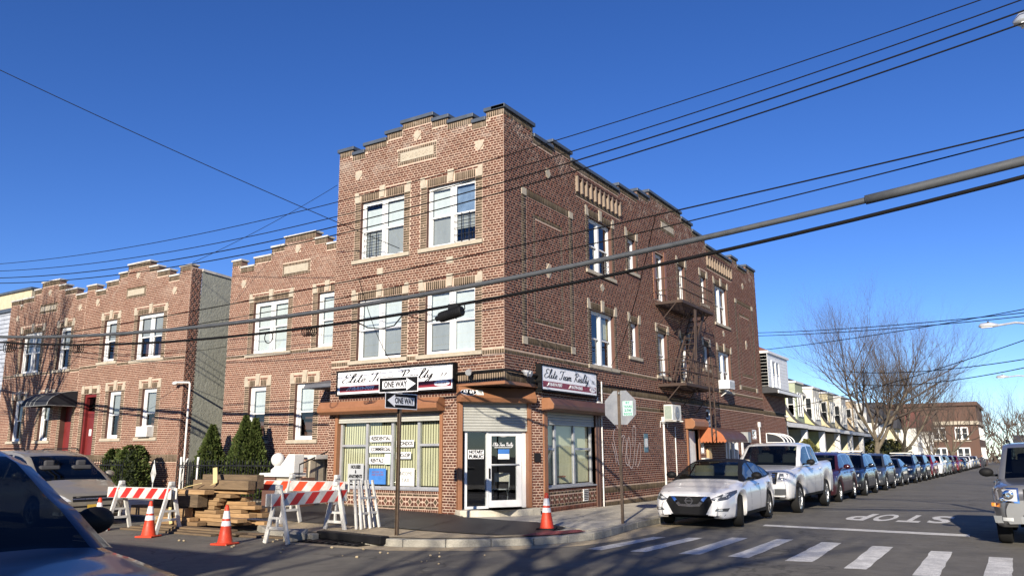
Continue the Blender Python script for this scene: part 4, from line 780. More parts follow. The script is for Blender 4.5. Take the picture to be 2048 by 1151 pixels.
# iron fences, gate, lamp post in the alley
def fence(x0, x1, y, lab, zb=.2, h=1.25, grp='iron fences on the front street'):
    f = thing('iron_fence', lab, 'fence', ((x0+x1)/2, y, zb), 0, grp); n = int((x1-x0)/.13)
    for z in (zb+.15, zb+h-.15): MB().bar((x0, y, z), (x1, y, z), .03).build('rail', MAT['iron'], f)
    p = MB(); p.box(-.009, .009, -.009, .009, 0, h-.05); p.add([(-.02, 0, h-.05), (.02, 0, h-.05), (0, 0, h+.04), (0, .012, h-.02)], [(0, 1, 2), (0, 3, 1), (1, 3, 2), (0, 2, 3)]); me = None
    for i in range(n+1):
        if me is None: o = p.build('picket', MAT['iron'], f, local=True); me = o.data
        else: o = bpy.data.objects.new('picket', me); COL.objects.link(o); o.parent = f
        o.location = (x0+(x1-x0)*i/n-(x0+x1)/2, 0, 0)
fence(-20.5, -14.6, -.55, 'black iron picket fence in front of the maroon-door house'); fence(-11.9, -7.5, -.45, 'black iron picket fence behind the evergreens and lumber')
gx0, gx1 = hit(362, 930, 1, -.3).x, hit(396, 930, 1, -.3).x
gt = thing('alley_gate', 'white framed metal gate across the narrow alley', 'gate', ((gx0+gx1)/2, -.3, .2))
for x in (gx0, gx1): MB().tube([(x, -.3, .1), (x, -.3, 1.55)], .04, 8).build('gate_post', MAT['white_old'], gt)
MB().tube([(gx0+.05, -.3, 1.15), (gx0+.32, -.3, 1.5)], .03, 6).build('brace', MAT['white_old'], gt)
for i in range(7): MB().box(gx0+.1+(gx1-gx0-.2)*i/6-.01, gx0+.1+(gx1-gx0-.2)*i/6+.01, -.31, -.29, .2, 1.4).build('bar', MAT['iron'], gt)
MB().tube([(gx0+.1, -.33, .75), (gx0+.2, -.36, .85), (gx0+.18, -.36, 1.0), (gx0+.1, -.33, 1.05)], .03, 6).build('handle', MAT['white_old'], gt)
fo = thing('fence_ornament', 'white metal diamond ornament on the iron fence', 'ornament', (-16.3, -.6, .9)); a = hit(307, 945, 1, -.6)
m = MB(); z = a.z; x = a.x
for k in (-1, 1):
    for s in (1, .45): m.tube([(x, -.6, z-.33), (x+k*.12*s, -.6, z-.02), (x, -.6, z+.33)], .012, 5)
m.tube([(x, -.6, z-.45), (x, -.6, z+.4)], .012, 5); m.build('scroll', MAT['white_old'], fo)
lp = thing('alley_lamp_post', 'slender white lamp post with a short arm beside the painted wall', 'lamp post', (-13.9, 1.5, 0)); a, b, c = hit(380, 767, 1, 1.0), hit(371, 905, 1, 1.0), hit(350, 765, 1, 1.0)
MB().tube([(a.x, 1.0, .1), (a.x, 1.0, a.z), (a.x-.05, 1.0, a.z+.05), (c.x, 1.0, c.z+.02)], .035, 8).build('pole', MAT['white_old'], lp); MB().sphere((c.x, 1.0, c.z-.02), .09, 12, 8, sc_=(1.3, 1, .7)).build('lamp_head', MAT['white'], lp, smooth=True)
# ---------------------------------------------------------------- things fixed to the corner building
fe = thing('fire_escape', 'rust-brown iron fire escape with two platforms on the side street wall', 'fire escape', (.5, 11.6, 3.8))
def bars(F, u0, u1, v, w0, w1, n, along_u, name):
    m = MB()
    for i in range(n):
        if along_u: w_ = w0+(w1-w0)*i/(n-1); m.bar(F.p(u0, v, w_), F.p(u1, v, w_), .02, .04)
        else: u = u0+(u1-u0)*i/(n-1); m.bar(F.p(u, v, w0), F.p(u, v, w1), .012, .035)
    return m.build(name, MAT['rust'], fe)
def platform(v, u0, u1, dp=1.0, gap=None):
    m = MB(); m.bar(SIDE.p(u0, v, 0), SIDE.p(u0, v, dp), .05, .1); m.bar(SIDE.p(u1, v, 0), SIDE.p(u1, v, dp), .05, .1); m.bar(SIDE.p(u0, v, dp), SIDE.p(u1, v, dp), .05, .1); m.bar(SIDE.p(u0, v, .05), SIDE.p(u1, v, .05), .04, .08); m.build('platform_frame', MAT['rust'], fe)
    bars(SIDE, u0, u1, v+.03, .06, dp-.05, 15, True, 'platform_slats')
    for u in (u0, (u0+u1)/2, u1):
        MB().bar(SIDE.p(u, v-.85, .02), SIDE.p(u, v-.03, dp*.8), .03).build('bracket', MAT['rust'], fe)
    for h in (.45, .88):
        MB().tube([SIDE.p(u0, v+h, 0), SIDE.p(u0, v+h, dp), SIDE.p(u1, v+h, dp), SIDE.p(u1, v+h, 0)], .022, 6).build('rail', MAT['rust'], fe)
    n = 20; b = MB()
    for i in range(n+1): u = u0+(u1-u0)*i/n; b.bar(SIDE.p(u, v+.05, dp), SIDE.p(u, v+.88, dp), .02)
    for i in range(1, 6):
        for u in (u0, u1): b.bar(SIDE.p(u, v+.05, dp*i/6), SIDE.p(u, v+.88, dp*i/6), .02)
    tag(b.build('balusters', MAT['rust'], fe), kind='stuff')
platform(6.80, 9.95, 13.35); platform(3.90, 9.95, 13.5)
for w_ in (.30, .78): MB().bar(SIDE.p(10.6, 3.95, w_), SIDE.p(12.9, 6.8, w_), .05, .16).build('stair_stringer', MAT['rust'], fe)
for i in range(12): t = (i+.5)/12; MB().fbox(SIDE, 10.6+2.3*t-.09, 10.6+2.3*t+.09, 3.95+2.85*t, 3.975+2.85*t, .31, .77).build('tread', MAT['rust'], fe)
for w_ in (.28, .80): MB().tube([SIDE.p(10.55, 4.75, w_), SIDE.p(12.9, 7.65, w_)], .014, 6).build('stair_rail', MAT['rust'], fe)
for u in (12.3, 12.78): MB().bar(SIDE.p(u, 2.15, 1.04), SIDE.p(u, 5.0, 1.04), .025, .05).build('ladder_rail', MAT['rust'], fe)
for i in range(9): MB().tube([SIDE.p(12.3, 2.3+i*.3, 1.04), SIDE.p(12.78, 2.3+i*.3, 1.04)], .011, 6).build('rung', MAT['rust'], fe)
for u in (11.0, 11.15): MB().bar(SIDE.p(u, 3.95, .98), SIDE.p(u+.3, 6.8, .98), .05, .03).build('hanger', MAT['rust'], fe)
MB().tube([SIDE.p(13.35, 6.8, 1.0), SIDE.p(13.5, 3.9, 1.0)], .018, 6).build('corner_strut', MAT['rust'], fe)
# air conditioners
ac = thing('air_conditioner', 'cream outdoor air conditioner on a bracket above the side street pavement', 'air conditioner', SIDE.p(10.4, 2.7, .3))
MB().fbox(SIDE, 9.88, 10.72, 2.68, 3.22, .18, .50).build('case', MAT['ac'], ac, bevel=.015)
m = MB()
for i in range(22): u = 9.86; m.fbox(SIDE, 9.87, 9.885, 2.72+i*.021, 2.733+i*.021, .21, .47)
m.build('coil_grille', M('coil_green', (.25, .33, .28), .5), ac); m = MB(); m.lathe([(.22, 0), (.22, .02), (.19, .03), (.05, .03)], Matrix.Translation(SIDE.p(10.3, 2.95, .495)) @ Matrix.Rotation(R(90), 4, 'Y'), 20); m.build('fan_guard', MAT['signgrey'], ac)
for u in (9.95, 10.6): MB().tube([SIDE.p(u, 2.45, 0), SIDE.p(u, 2.66, .02), SIDE.p(u, 2.66, .6)], .018, 6).build('bracket', MAT['white_old'], ac)
a2 = thing('window_air_conditioner', 'white window air conditioner propped on a brace under the rear upper window', 'air conditioner', SIDE.p(17.4, 4.3, .2)); MB().fbox(SIDE, 16.55, 17.3, 4.18, 4.55, -.1, .5).build('case', MAT['white'], a2, bevel=.015); m = MB()
for i in range(4): m.fbox(SIDE, 16.62+i*.16, 16.74+i*.16, 4.24, 4.48, .5, .508)
m.build('louvre', MAT['signgrey'], a2); MB().bar(SIDE.p(16.9, 3.9, 0), SIDE.p(16.9, 4.17, .42), .03).build('brace', MAT['white_old'], a2)
m = MB(); m.fbox(FN, -16.5, -15.84, 2.25, 2.62, -.1, .2); a3 = tag(m.build('window_air_conditioner', MAT['white_old'], bevel=.015), 'small white air conditioner in the ground floor window left of the painted wall', 'air conditioner')
# pipes, lights, boxes on the side wall
for i, pts in enumerate(([(10.15, -.05, .05), (10.15, 2.62, .05)], [(5.05+.22, -.05, .04), (5.27, 2.75, .04)], [(11.25, .0, .04), (11.25, 2.5, .04)], [(5.0, 3.0, .05), (5.0, 3.75, .05)], [(5.3, 3.0, .05), (5.3, 3.7, .05)], [(22.3, 1.2, .05), (22.3, 2.75, .05)])):
    MB().tube([SIDE.p(*p) for p in pts], .035 if i in (0, 5) else .02, 8).build('conduit', MAT['white_old'], MAIN)
for u, v in ((5.0, 2.97), (10.15, 2.7), (22.3, 2.85)): MB().fbox(SIDE, u-.09, u+.09, v-.12, v+.12, .01, .12).build('junction_box', MAT['white_old'], MAIN, bevel=.01)
MB().tube([FRONT.p(-1.42, 3.60, .06), FRONT.p(-.02, 3.62, .06), SIDE.p(.06, 3.62, .06), SIDE.p(1.5, 3.58, .06)], .03, 8).build('conduit', MAT['black'], MAIN)
MB().tube([SIDE.p(5.2, 3.60, .03), SIDE.p(9, 3.62, .03), SIDE.p(14, 3.60, .03), SIDE.p(23.4, 3.60, .03)], .018, 6).build('wall_cable', MAT['cable'], MAIN)
def flood(p, d, lab, n=1):
    f = thing('floodlight', lab, 'light', p, 0, 'floodlights on the corner building'); p = Vector(p)
    for k in range(n):
        q = p+Vector((0, 0, 0))+Vector(d)*.0+(Vector((0, .14, 0)) if k else Vector()); MB().tube([q, q+Vector(d)*.1], .02, 6).build('arm', MAT['sage'], f); h = Vector(d)*.14+Vector((0, 0, -.05)); m = MB(); m.tube([q+Vector(d)*.06, q+h*.8, q+h*1.5], [.04, .075, .08], 12); m.build('head', MAT['lamp'], f, smooth=False)
flood(FRONT.p(-.95, 3.65, .06), (.2, -.9, 0), 'single grey floodlight on the front wall over the corner door'); flood(SIDE.p(.72, 3.64, .06), (.9, .1, 0), 'pair of white floodlights on the side wall over the corner door', 2)
flood(SIDE.p(5.35, 2.75, .06), (.9, 0, 0), 'small white floodlight under the right end of the side roller box'); flood(SIDE.p(27.3, 3.45, .06), (.9, .1, 0), 'white floodlight at the far end of the brick extension')
# door hood, barrel awning, doors along the side wall
dh = thing('door_hood', 'orange-brown metal roller hood over the side street door', 'hood', SIDE.p(13, 2.4, 0)); extr(MB(), SIDE, [(0, 2.46), (.3, 2.46), (.38, 2.55), (.38, 2.72), (.26, 2.84), (0, 2.84)], 12.42, 14.0).build('hood', MAT['brown'], dh, bevel=.01)
for u in (12.5, 13.75): MB().fbox(SIDE, u, u+.12, -.15, 2.46, -.1, .05).build('post', MAT['brown'], dh)
m = MB().fbox(SIDE, 12.95, 13.75, -.1, 2.4, -.16, -.12).build('side_door', MAT['white_old'], MAIN); MB().fbox(SIDE, 12.62, 12.95, -.1, 2.4, -.16, -.14).build('pane', MAT['glass_dark'], m)
ba = thing('barrel_awning', 'orange and brown barrel awning with scalloped edge over the rear side door', 'awning', SIDE.p(16.5, 2.1, .5)); n = 8; PA_ = [(1.0*math.sin(R(90)*i/n), 2.02+.55*math.cos(R(90)*i/n)) for i in range(n+1)]; m = MB()
for (w0, v0), (w1, v1) in zip(PA_, PA_[1:]): m.quad(SIDE.p(13.95, v0, w0), SIDE.p(13.95, v1, w1), SIDE.p(16.9, v1, w1), SIDE.p(16.9, v0, w0), mi=1)
m.quad(*[SIDE.p(13.95, v, w) for w, v in [(0, 2.02)]+PA_[::-1]]); m.quad(*[SIDE.p(16.9, v, w) for w, v in [(0, 2.02)]+PA_]); m.build('canvas', [M('awning_orange', (.36, .11, .04), .6, var=.15), MAT['brown_dk']], ba)
m = MB()
for i in range(8): m.lathe([(0, 0), (.065, 0)], Matrix.Translation(SIDE.p(13.94, 2.02, .07+i*.13)) @ Matrix.Rotation(R(90), 4, 'X'), 12)
m.build('valance', bpy.data.materials['awning_orange'], ba); m = MB()
for i in range(23): m.lathe([(0, 0), (.065, 0)], Matrix.Translation(SIDE.p(14.02+i*.13, 2.02, 1.0)) @ Matrix.Rotation(R(90), 4, 'Y'), 12)
m.build('valance', MAT['brown_dk'], ba)
for u in (17.1, 17.5, 18.2, 18.75): MB().fbox(SIDE, u, u+.13, -.15, 2.0, -.1, .02).build('door_post', MAT['white_old'], MAIN)
MB().fbox(SIDE, 17.05, 19.1, -.1, 2.05, -.2, -.17).build('glazed_door', MAT['glass_dark'], MAIN)
MB().fbox(SIDE, 13.98, 14.5, .75, 1.38, .01, .16).build('meter_cabinet', MAT['ac'], MAIN, bevel=.01); MB().fbox(SIDE, 14.62, 14.95, 1.15, 1.75, .01, .12).build('notice_box', M('tan_box', (.55, .38, .2), .7), MAIN)
MB().fbox(SIDE, 19.3, 19.75, 2.0, 2.45, .02, .35).build('camera_box', MAT['sage'], MAIN); MB().fbox(SIDE, 18.3, 19.2, 2.25, 2.42, .01, .1).build('plate', MAT['white_old'], MAIN); MB().fbox(SIDE, 19.3, 19.4, .1, 2.0, .02, .1).build('conduit', MAT['white_old'], MAIN)
# graffiti and notice on the side wall
G = [[(6.25, 2.35), (6.1, 2.1), (6.3, 1.6), (6.45, 1.25), (6.6, 1.5), (6.55, 2.2), (6.4, 2.4)], [(6.0, 1.9), (6.2, 1.55), (6.25, 1.3)], [(6.65, 1.35), (6.85, 2.05), (7.05, 1.9), (6.95, 1.35), (7.2, 1.25), (7.35, 1.7), (7.25, 2.1), (7.05, 1.6), (7.3, 1.15), (7.55, 1.3), (7.8, 2.3), (7.6, 2.4), (7.55, 1.8)], [(7.7, 1.2), (7.95, 1.75), (8.15, 1.9), (8.1, 1.4), (7.85, 1.15)], [(6.6, 2.0), (6.85, 2.15), (7.0, 2.0)]]
m = MB()
for st_ in G:
    P = [Vector((a, b, 0)) for a, b in st_]; pts = []
    for i in range(len(P)-1):
        p0, p1, p2, p3 = P[max(i-1, 0)], P[i], P[i+1], P[min(i+2, len(P)-1)]
        pts += [.5*((2*p1)+(p2-p0)*t+(2*p0-5*p1+4*p2-p3)*t*t+(3*p1-p0-3*p2+p3)*t**3) for t in (0, .25, .5, .75)]
    pts.append(P[-1]); vs_ = []
    for i, p in enumerate(pts):
        d = (pts[min(i+1, len(pts)-1)]-pts[max(i-1, 0)]).normalized(); nn = Vector((-d.y, d.x, 0))*.016; vs_ += [SIDE.p(p.x+nn.x, p.y+nn.y, .0115), SIDE.p(p.x-nn.x, p.y-nn.y, .0115)]
    m.add(vs_, [(2*i, 2*i+1, 2*i+3, 2*i+2) for i in range(len(pts)-1)])
m.build('graffiti', M('graffiti_paint', (.55, .46, .42), .8), MAIN)
MB().fbox(SIDE, 8.45, 8.78, 1.62, 2.22, .01, .02).build('wall_notice', M('notice_teal', (.10, .18, .22), .6), MAIN); MB().fbox(SIDE, 8.49, 8.74, 1.78, 2.06, .021, .024).build('notice_paper', MAT['paper'], MAIN)
vt = thing('roof_vent', 'small round metal vent cap on the roof of the corner building', 'vent', (-.5, 6.9, 10)); MB().tube([(-.6, 6.75, 9.6), (-.6, 6.75, 10.55)], .09, 12).build('pipe', MAT['lamp'], vt); MB().sphere((-.6, 6.75, 10.62), .17, 12, 8, sc_=(1, 1, .7)).build('cap', MAT['lamp'], vt, smooth=True)
# ---------------------------------------------------------------- street signs
ow = thing('one_way_sign_post', 'rusty post with two black ONE WAY arrow signs by the shop window', 'sign post', hit(793, 1070, 2, .13))
b0 = hit(793, 1070, 2, .13); F1 = Fr(b0+Vector((0, -.05, 0)), (math.cos(R(6)), math.sin(R(6)), 0)); F2 = Fr(b0+Vector((.05, 0, 0)), (math.cos(R(88)), math.sin(R(88)), 0)); zt = hit(806, 768, 1, b0.y).z
m = MB(); lean = Vector((.0, .0, 0)); pz = zt+.06
extr(m, Fr(b0*1.0, (0, 0, 1)) if False else F1, [(0, 0), (0, 0), (0, 0)], 0, 0) if False else None
m.box(b0.x-.035, b0.x-.025, b0.y-.02, b0.y+.02, 0, pz); m.box(b0.x+.025, b0.x+.035, b0.y-.02, b0.y+.02, 0, pz); m.box(b0.x-.035, b0.x+.035, b0.y+.02, b0.y+.028, 0, pz); m.build('post', MAT['post'], ow)
def oneway(F, z, right, name='sign_panel'):
    W, H = .91, .30; m = MB(); m.fbox(F, -W/2, W/2, z, z+H, -.003, 0); s = m.build(name, MAT['sign_white'], ow); MB().fbox(F, -W/2+.015, W/2-.015, z+.015, z+H-.015, 0, .002).build('black_field', MAT['sign_black'], s)
    k = 1 if right else -1; q = [(-.37, -.075), (.19, -.075), (.19, -.12), (.40, 0), (.19, .12), (.19, .075), (-.37, .075)]; q = [(k*a, z+H/2+b) for a, b in q]; q = q if k > 0 else q[::-1]
    MB().prism(F, q, .002, .004).build('arrow', MAT['sign_white'], s); fit(text_mesh(F, 'ONE WAY', -k*.07, z+H/2, .006, .155, MAT['ink'], s, bold=.006), .54)
oneway(F1, zt-.28, True); oneway(F2, zt-.60, False)
ss = thing('stop_sign', 'grey back of an octagonal stop sign on a rusty post at the corner', 'sign', (3.0, .04, .1)); FS = Fr((3.03, .02, 0), (1, .0, 0)); m = MB()
m.box(2.975, 3.035, .04, .075, 0, 2.98); m.build('post', MAT['post'], ss)
oc = [(.375/math.cos(R(22.5))*math.cos(R(22.5+45*i)), 2.60+.375/math.cos(R(22.5))*math.sin(R(22.5+45*i))) for i in range(8)]
MB().prism(FS, oc, -.05, -.047).build('sign_panel', MAT['signgrey'], ss); MB().prism(FS, oc, -.054, -.051).build('red_face', MAT['stripe_red'], ss)
MB().fbox(FS, .06, .30, 2.42, 2.74, -.046, -.044).build('sticker', M('sticker_mint', (.50, .70, .62), .6), ss)
for i, s in enumerate(('BY', 'TEXAS', '236', '9322')): fit(text_mesh(FS, s, .18, 2.70-i*.082, -.041, .07, M('ink_green', (.05, .25, .2), .6) if i == 0 else bpy.data.materials['ink_green'], ss, bold=.002), (.1, .2, .17, .2)[i])
MB().bar(FS.p(0, 2.9, -.03), FS.p(0, 2.94, -.03), .12, .02).build('bracket', MAT['sage'], ss)
# ---------------------------------------------------------------- cones, barricades, lumber
def cone(x, y, z, lab, base='orange', rz=.4):
    c = thing('traffic_cone', lab, 'cone', (x, y, z), rz, 'orange traffic cones round the works'); rad = lambda h: .135-.105*(h-.04)/.67
    MB().box(-.185, .185, -.185, .185, 0, .035).build('base', MAT[base], c, local=True, bevel=.012); m = MB(); m.lathe([(.15, .035), (.137, .05), (rad(.3), .3), (rad(.69), .69), (.022, .71), (.0, .71)], None, 28); m.build('body', MAT['orange'], c, local=True, smooth=True)
    for a, b in ((.335, .425), (.465, .605)):
        m = MB(); m.lathe([(rad(a)+.003, a), (rad(b)+.003, b)], None, 28); m.build('reflective_collar', MAT['reflective'], c, local=True, smooth=True)
cone(2.3, -2.02, .13, 'orange cone with a black base beside the red tactile patch', 'rubber', .3); cone(-4.7, -6.07, 0, 'orange cone standing left in front of the lumber pile'); cone(-2.19, -6.18, 0, 'orange cone standing nearest the striped barricade legs', rz=.2)
q = hit(201, 994, 2, .71); cone(q.x, q.y, 0, 'orange cone half hidden behind the dark car mirror')
def stripes(F, L, z0, z1, w, mat, par, n, sk=.16, off=0):
    for i in range(n):
        u = -L/2+off+i*L/n; p = [(u, z0), (u+L/n*.5, z0), (u+L/n*.5+sk, z1), (u+sk, z1)]; p = [(max(-L/2, min(L/2, a)), b) for a, b in p]
        if p[1][0]-p[0][0] > .01: MB().prism(F, p, w, w+.002).build('stripe', MAT[mat], par)
def barricade(o, ang, L, lab, legs=(-.75, .75), mat='stripe_red', zb=0, h=1.0, bz=(.68, .92), dust=False):
    F = Fr((o[0], o[1], zb), (math.cos(ang), math.sin(ang), 0)); b = thing('barricade', lab, 'barricade', (o[0], o[1], zb), ang, 'striped barricades round the works')
    for sgn in (1, -1) if not dust else (1, -1):
        w = .07*sgn; bd = MB().fbox(F, -L/2, L/2, bz[0], bz[1], w-.012, w+.012).build('board', MAT['plastic_white'], b, bevel=.006)
        if sgn == 1: stripes(F, L, bz[0]+.008, bz[1]-.008, w+.012, mat, bd, 5, .2, .03)
    for u in legs:
        for sgn in (1, -1):
            m = MB(); m.bar(F.p(u-.0, h, .03*sgn), F.p(u, .0, .30*sgn), .09, .045, upv=F.u); m.build('leg', MAT['plastic_white'], b, bevel=.01)
        m = MB(); m.bar(F.p(u, .28, -.22), F.p(u, .28, .22), .045, .05); m.bar(F.p(u, .46, -.16), F.p(u, .46, .16), .04, .04); m.bar(F.p(u, .28, 0), F.p(u, .46, 0), .04, .04); m.build('cross_brace', MAT['plastic_white'], b)
        m = MB(); m.fbox(F, u-.05, u+.05, h-.02, h+.07, -.06, .06); m.build('hinge_cap', MAT['plastic_white'], b, bevel=.02)
    return b
barricade((-1.46, -4.85), R(92), 2.05, 'dusty white and red barricade standing over the catch basin', (-.78, .78), bz=(.68, .91))
barricade((-3.0, -3.55), R(1), 2.6, 'bright orange and white barricade facing the street before the stoop', (-.35, 1.0), 'stripe_orange_lit', .14, .98, (.69, .91))  # stripe colour is raised because this board faces the sun
barricade((-6.0, -5.45), R(2), 2.2, 'grimy red and white barricade left of the lumber pile', (-.72, 1.0), bz=(.70, .93))
lean = thing('folded_barricade', 'folded white barricade frame leaning beside the striped barricades', 'barricade', (-.95, -3.6, .14), R(95)); m = MB()
for y in (-.3, 0, .3):
    for w_ in (.0, .12): m.bar((y, w_, 0), (y*.75, w_+.16, .95), .05, .035)
m.bar((-.3, .06, .3), (.3, .06, .3), .04); m.bar((-.28, .1, .6), (.28, .1, .6), .04); m.build('frame', MAT['plastic_white'], lean, local=True)
LUM = [(-6.35, -3.2, -5.40, -5.12, 0, .04, 0), (-6.1, -2.6, -5.30, -5.02, .042, .08, .4), (-5.9, -2.9, -5.22, -4.96, .082, .12, -.5), (-6.6, -3.9, -5.05, -4.75, 0, .04, .8), (-2.9, -1.5, -5.1, -4.85, .0, .04, 6), (-3.3, -1.7, -4.9, -4.66, .0, .05, 9),
 (-5.75, -4.25, -4.96, -4.72, .125, .20, 0), (-5.75, -3.6, -4.70, -4.45, .125, .20, .5), (-5.75, -4.55, -4.94, -4.70, .205, .28, 0), (-5.6, -3.3, -4.66, -4.40, .205, .28, -.6), (-5.6, -3.5, -4.38, -4.14, .125, .21, 1), (-5.6, -3.1, -4.1, -3.86, .125, .2, -1),
 (-6.75, -5.1, -4.92, -4.70, .285, .50, 0), (-5.05, -4.72, -4.94, -4.74, .285, .49, 0), (-5.6, -3.9, -4.66, -4.46, .285, .36, .4), (-5.6, -4.05, -4.66, -4.44, .365, .44, 0), (-5.5, -3.3, -4.42, -4.20, .285, .37, 1), (-5.5, -3.55, -4.40, -4.2, .375, .45, 0), (-5.5, -3.15, -4.14, -3.9, .285, .38, -.8),
 (-5.95, -4.37, -4.90, -4.64, .505, .775, 0), (-5.4, -4.2, -4.6, -4.42, .45, .53, .5), (-5.4, -4.1, -4.6, -4.40, .535, .615, -.6), (-5.4, -4.05, -4.6, -4.4, .62, .70, .4), (-5.2, -3.2, -4.36, -4.16, .46, .54, 1.2), (-5.2, -3.4, -4.36, -4.14, .545, .62, 0), (-5.2, -3.25, -4.1, -3.9, .39, .47, -1),
 (-5.95, -4.15, -4.92, -4.66, .78, .875, .4), (-5.6, -3.7, -4.56, -4.30, .705, .785, -.8), (-5.5, -3.3, -4.5, -4.28, .79, .865, .6), (-5.6, -3.6, -4.26, -4.05, .63, .71, 0), (-4.95, -3.1, -4.62, -4.42, .885, 1.08, 0), (-4.95, -3.12, -4.38, -4.18, .90, 1.19, 0)]
for i, (x0, x1, y0, y1, z0, z1, rz) in enumerate(LUM):
    old = i < 6 or i in (12, 19, 30, 31); big = z1-z0 > .15
    lab = ('thick weathered timber beam in the lumber pile' if big else 'flat weathered plank on the road under the lumber pile') if old else ('short square timber post end in the lumber pile' if big else 'pale sawn board stacked in the lumber pile')
    m = MB(); m.box(-(x1-x0)/2, (x1-x0)/2, -(y1-y0)/2, (y1-y0)/2, z0, z1); o = m.build('timber_beam' if big else 'lumber_board', MAT['wood_old' if old else 'wood'], bevel=.006); o.location = ((x0+x1)/2-.42, (y0+y1)/2, 0); o.rotation_euler.z = R(rz*1.6); tag(o, lab, 'beam' if big else 'board', 'timber stacked at the kerb')
def ribbon(name, pts, wd, side, mat, lab, cat):
    m = MB(); pts = [Vector(p) for p in pts]; side = Vector(side).normalized()*wd/2; n = len(pts); nv = []
    for i, p in enumerate(pts): d = (pts[min(i+1, n-1)]-pts[max(i-1, 0)]).normalized(); nn = d.cross(side).normalized()*.006; nv += [p+side+nn, p-side+nn, p-side-nn, p+side-nn]
    m.add(nv, [(i*4+k, i*4+(k+1) % 4, i*4+4+(k+1) % 4, i*4+4+k) for i in range(n-1) for k in range(4)]); tag(m.build(name, mat), lab, cat)
YS = M('strap_yellow', (.52, .42, .2), .7)
ribbon('strap', [(a-.42, b, c) for a, b, c in [(-4.55, -4.72, 1.0), (-4.85, -4.86, .93), (-5.05, -4.95, .84), (-5.15, -5.0, .6), (-5.15, -5.02, .35), (-5.05, -5.03, .15)]], .09, (1, .1, .3), YS, 'yellow lifting strap slung over the front of the lumber pile', 'strap')
ribbon('strap', [(a-.42, b, c) for a, b, c in [(-4.35, -4.5, 1.24), (-4.25, -4.6, 1.34), (-4.15, -4.66, 1.2), (-4.08, -4.7, 1.02), (-4.15, -4.72, .98)]], .1, (1, .5, .2), YS, 'loose yellow strap loop standing on the top beams', 'strap')
# ---------------------------------------------------------------- overhead cables
def sag(pts):                                 # fit a parabola z(x) to surveyed points in the plane y=-3.6
    x, z = np.array(pts).T; return np.polyfit(x, z, 2)
def cable(pts, r, lab, mat='cable', x0=-34, x1=22, y=-3.6, dy=0, name='overhead_cable'):
    k = sag(pts); xs = np.linspace(x0, x1, 60); m = MB(); m.tube([(x, y+dy*(x-2)*.0, float(np.polyval(k, x))) for x in xs], r, 6); o = m.build(name, MAT[mat], smooth=True); tag(o, lab, 'cable', 'overhead cables'); return lambda x: float(np.polyval(k, x))
kt = cable([(-17.2, 5.37), (-13.3, 5.13), (-7.6, 4.86), (-1.7, 4.81), (2.5, 4.89), (4.8, 5.08), (7.6, 5.27), (11.0, 5.6)], .05, 'thick grey cable bundle crossing in front of the second floor', 'cable_grey')
kb = cable([(-17.1, 5.15), (-13.2, 4.94), (-5.4, 4.46), (-1.7, 4.44), (2.5, 4.58), (4.8, 4.78), (7.6, 5.0), (10.9, 5.36)], .032, 'thick black cable carrying the cylindrical cable box')
k3 = cable([(-17.1, 5.2), (-7.5, 5.27), (-1.8, 5.41), (2.5, 5.57), (5.6, 5.70), (7.5, 5.81), (11, 6.05)], .013, 'thin black cable just above the thick grey bundle'); cable([(-17, 5.0), (-6, 5.0), (2.3, 5.28), (4.8, 5.5), (7.6, 5.68), (11, 6.0)], .011, 'thin black cable crossing behind the thick grey bundle', y=-3.4)
cable([(-17.8, 7.9), (-8.5, 7.4), (-2.2, 7.31), (3.6, 7.53), (10.3, 8.12)], .009, 'topmost thin wire crossing the sky above the roof'); cable([(-17.7, 7.65), (-6.2, 6.99), (2.3, 7.12), (3.9, 7.26), (10.3, 7.88)], .010, 'second thin wire from the top crossing the sky')
cable([(-17.7, 7.42), (-2.2, 6.74), (2.3, 6.93), (5.7, 7.21), (10.3, 7.68)], .013, 'third wire from the top crossing the top floor windows'); cable([(-17.6, 7.23), (-2.2, 6.52), (2.0, 6.73), (5.6, 7.0), (10.3, 7.49)], .013, 'fourth wire from the top crossing the top floor windows')
sp = MB(); sp.tube([(x, -3.6, kt(x)+.005) for x in np.linspace(8.9, 16, 12)], .075, 8); tag(sp.build('cable_sleeve', MAT['cable_grey'], smooth=True), 'wide grey sleeve on the cable bundle at the right of the sky', 'cable', 'overhead cables')
def drop(a, b, s, r, lab):
    a, b = Vector(a), Vector(b); m = MB(); m.tube([a.lerp(b, t)+Vector((0, 0, -4*s*t*(1-t))) for t in np.linspace(0, 1, 24)], r, 5); tag(m.build('service_wire', MAT['cable'], smooth=True), lab, 'cable', 'service wires')
drop((-3.41, -.02, 7.16), hit(-200, 44, 1, -9), .12, .011, 'service wire slanting down from the upper left sky to the top floor sill')
drop((-3.55, -.02, 4.0), (-1.5, -3.6, k3(-1.5)), .25, .008, 'service wire from the second floor sill to the thin cable'); drop((.02, 6.0, 4.2), (5.5, -3.6, k3(5.5)), .4, .008, 'service wire from the side wall up to the thin cable')
drop(hit(675, 370, 1, 1.5), hit(385, 525, 1, -1), .1, .008, 'thin wire slanting across the sky left of the corner building'); drop((-12.0, 1.15, 5.2), (-16, -3.6, kb(-16)), .3, .009, 'service wire from the attached house to the black cable')
amp = thing('cable_amplifier', 'black cylindrical cable box hanging under the thick black cable', 'cable box', (1.05, -3.62, 4.4)); a = Vector((.78, -3.62, 4.33)); b = Vector((1.34, -3.62, 4.42)); m = MB()
m.tube([a, a+(b-a)*.03, a+(b-a)*.97, b], [.09, .105, .105, .09], 16); m.build('case', MAT['black'], amp, smooth=False); m = MB()
for i in range(10): t = .12+i*.08; m.tube([a.lerp(b, t), a.lerp(b, t+.03)], .112, 16)
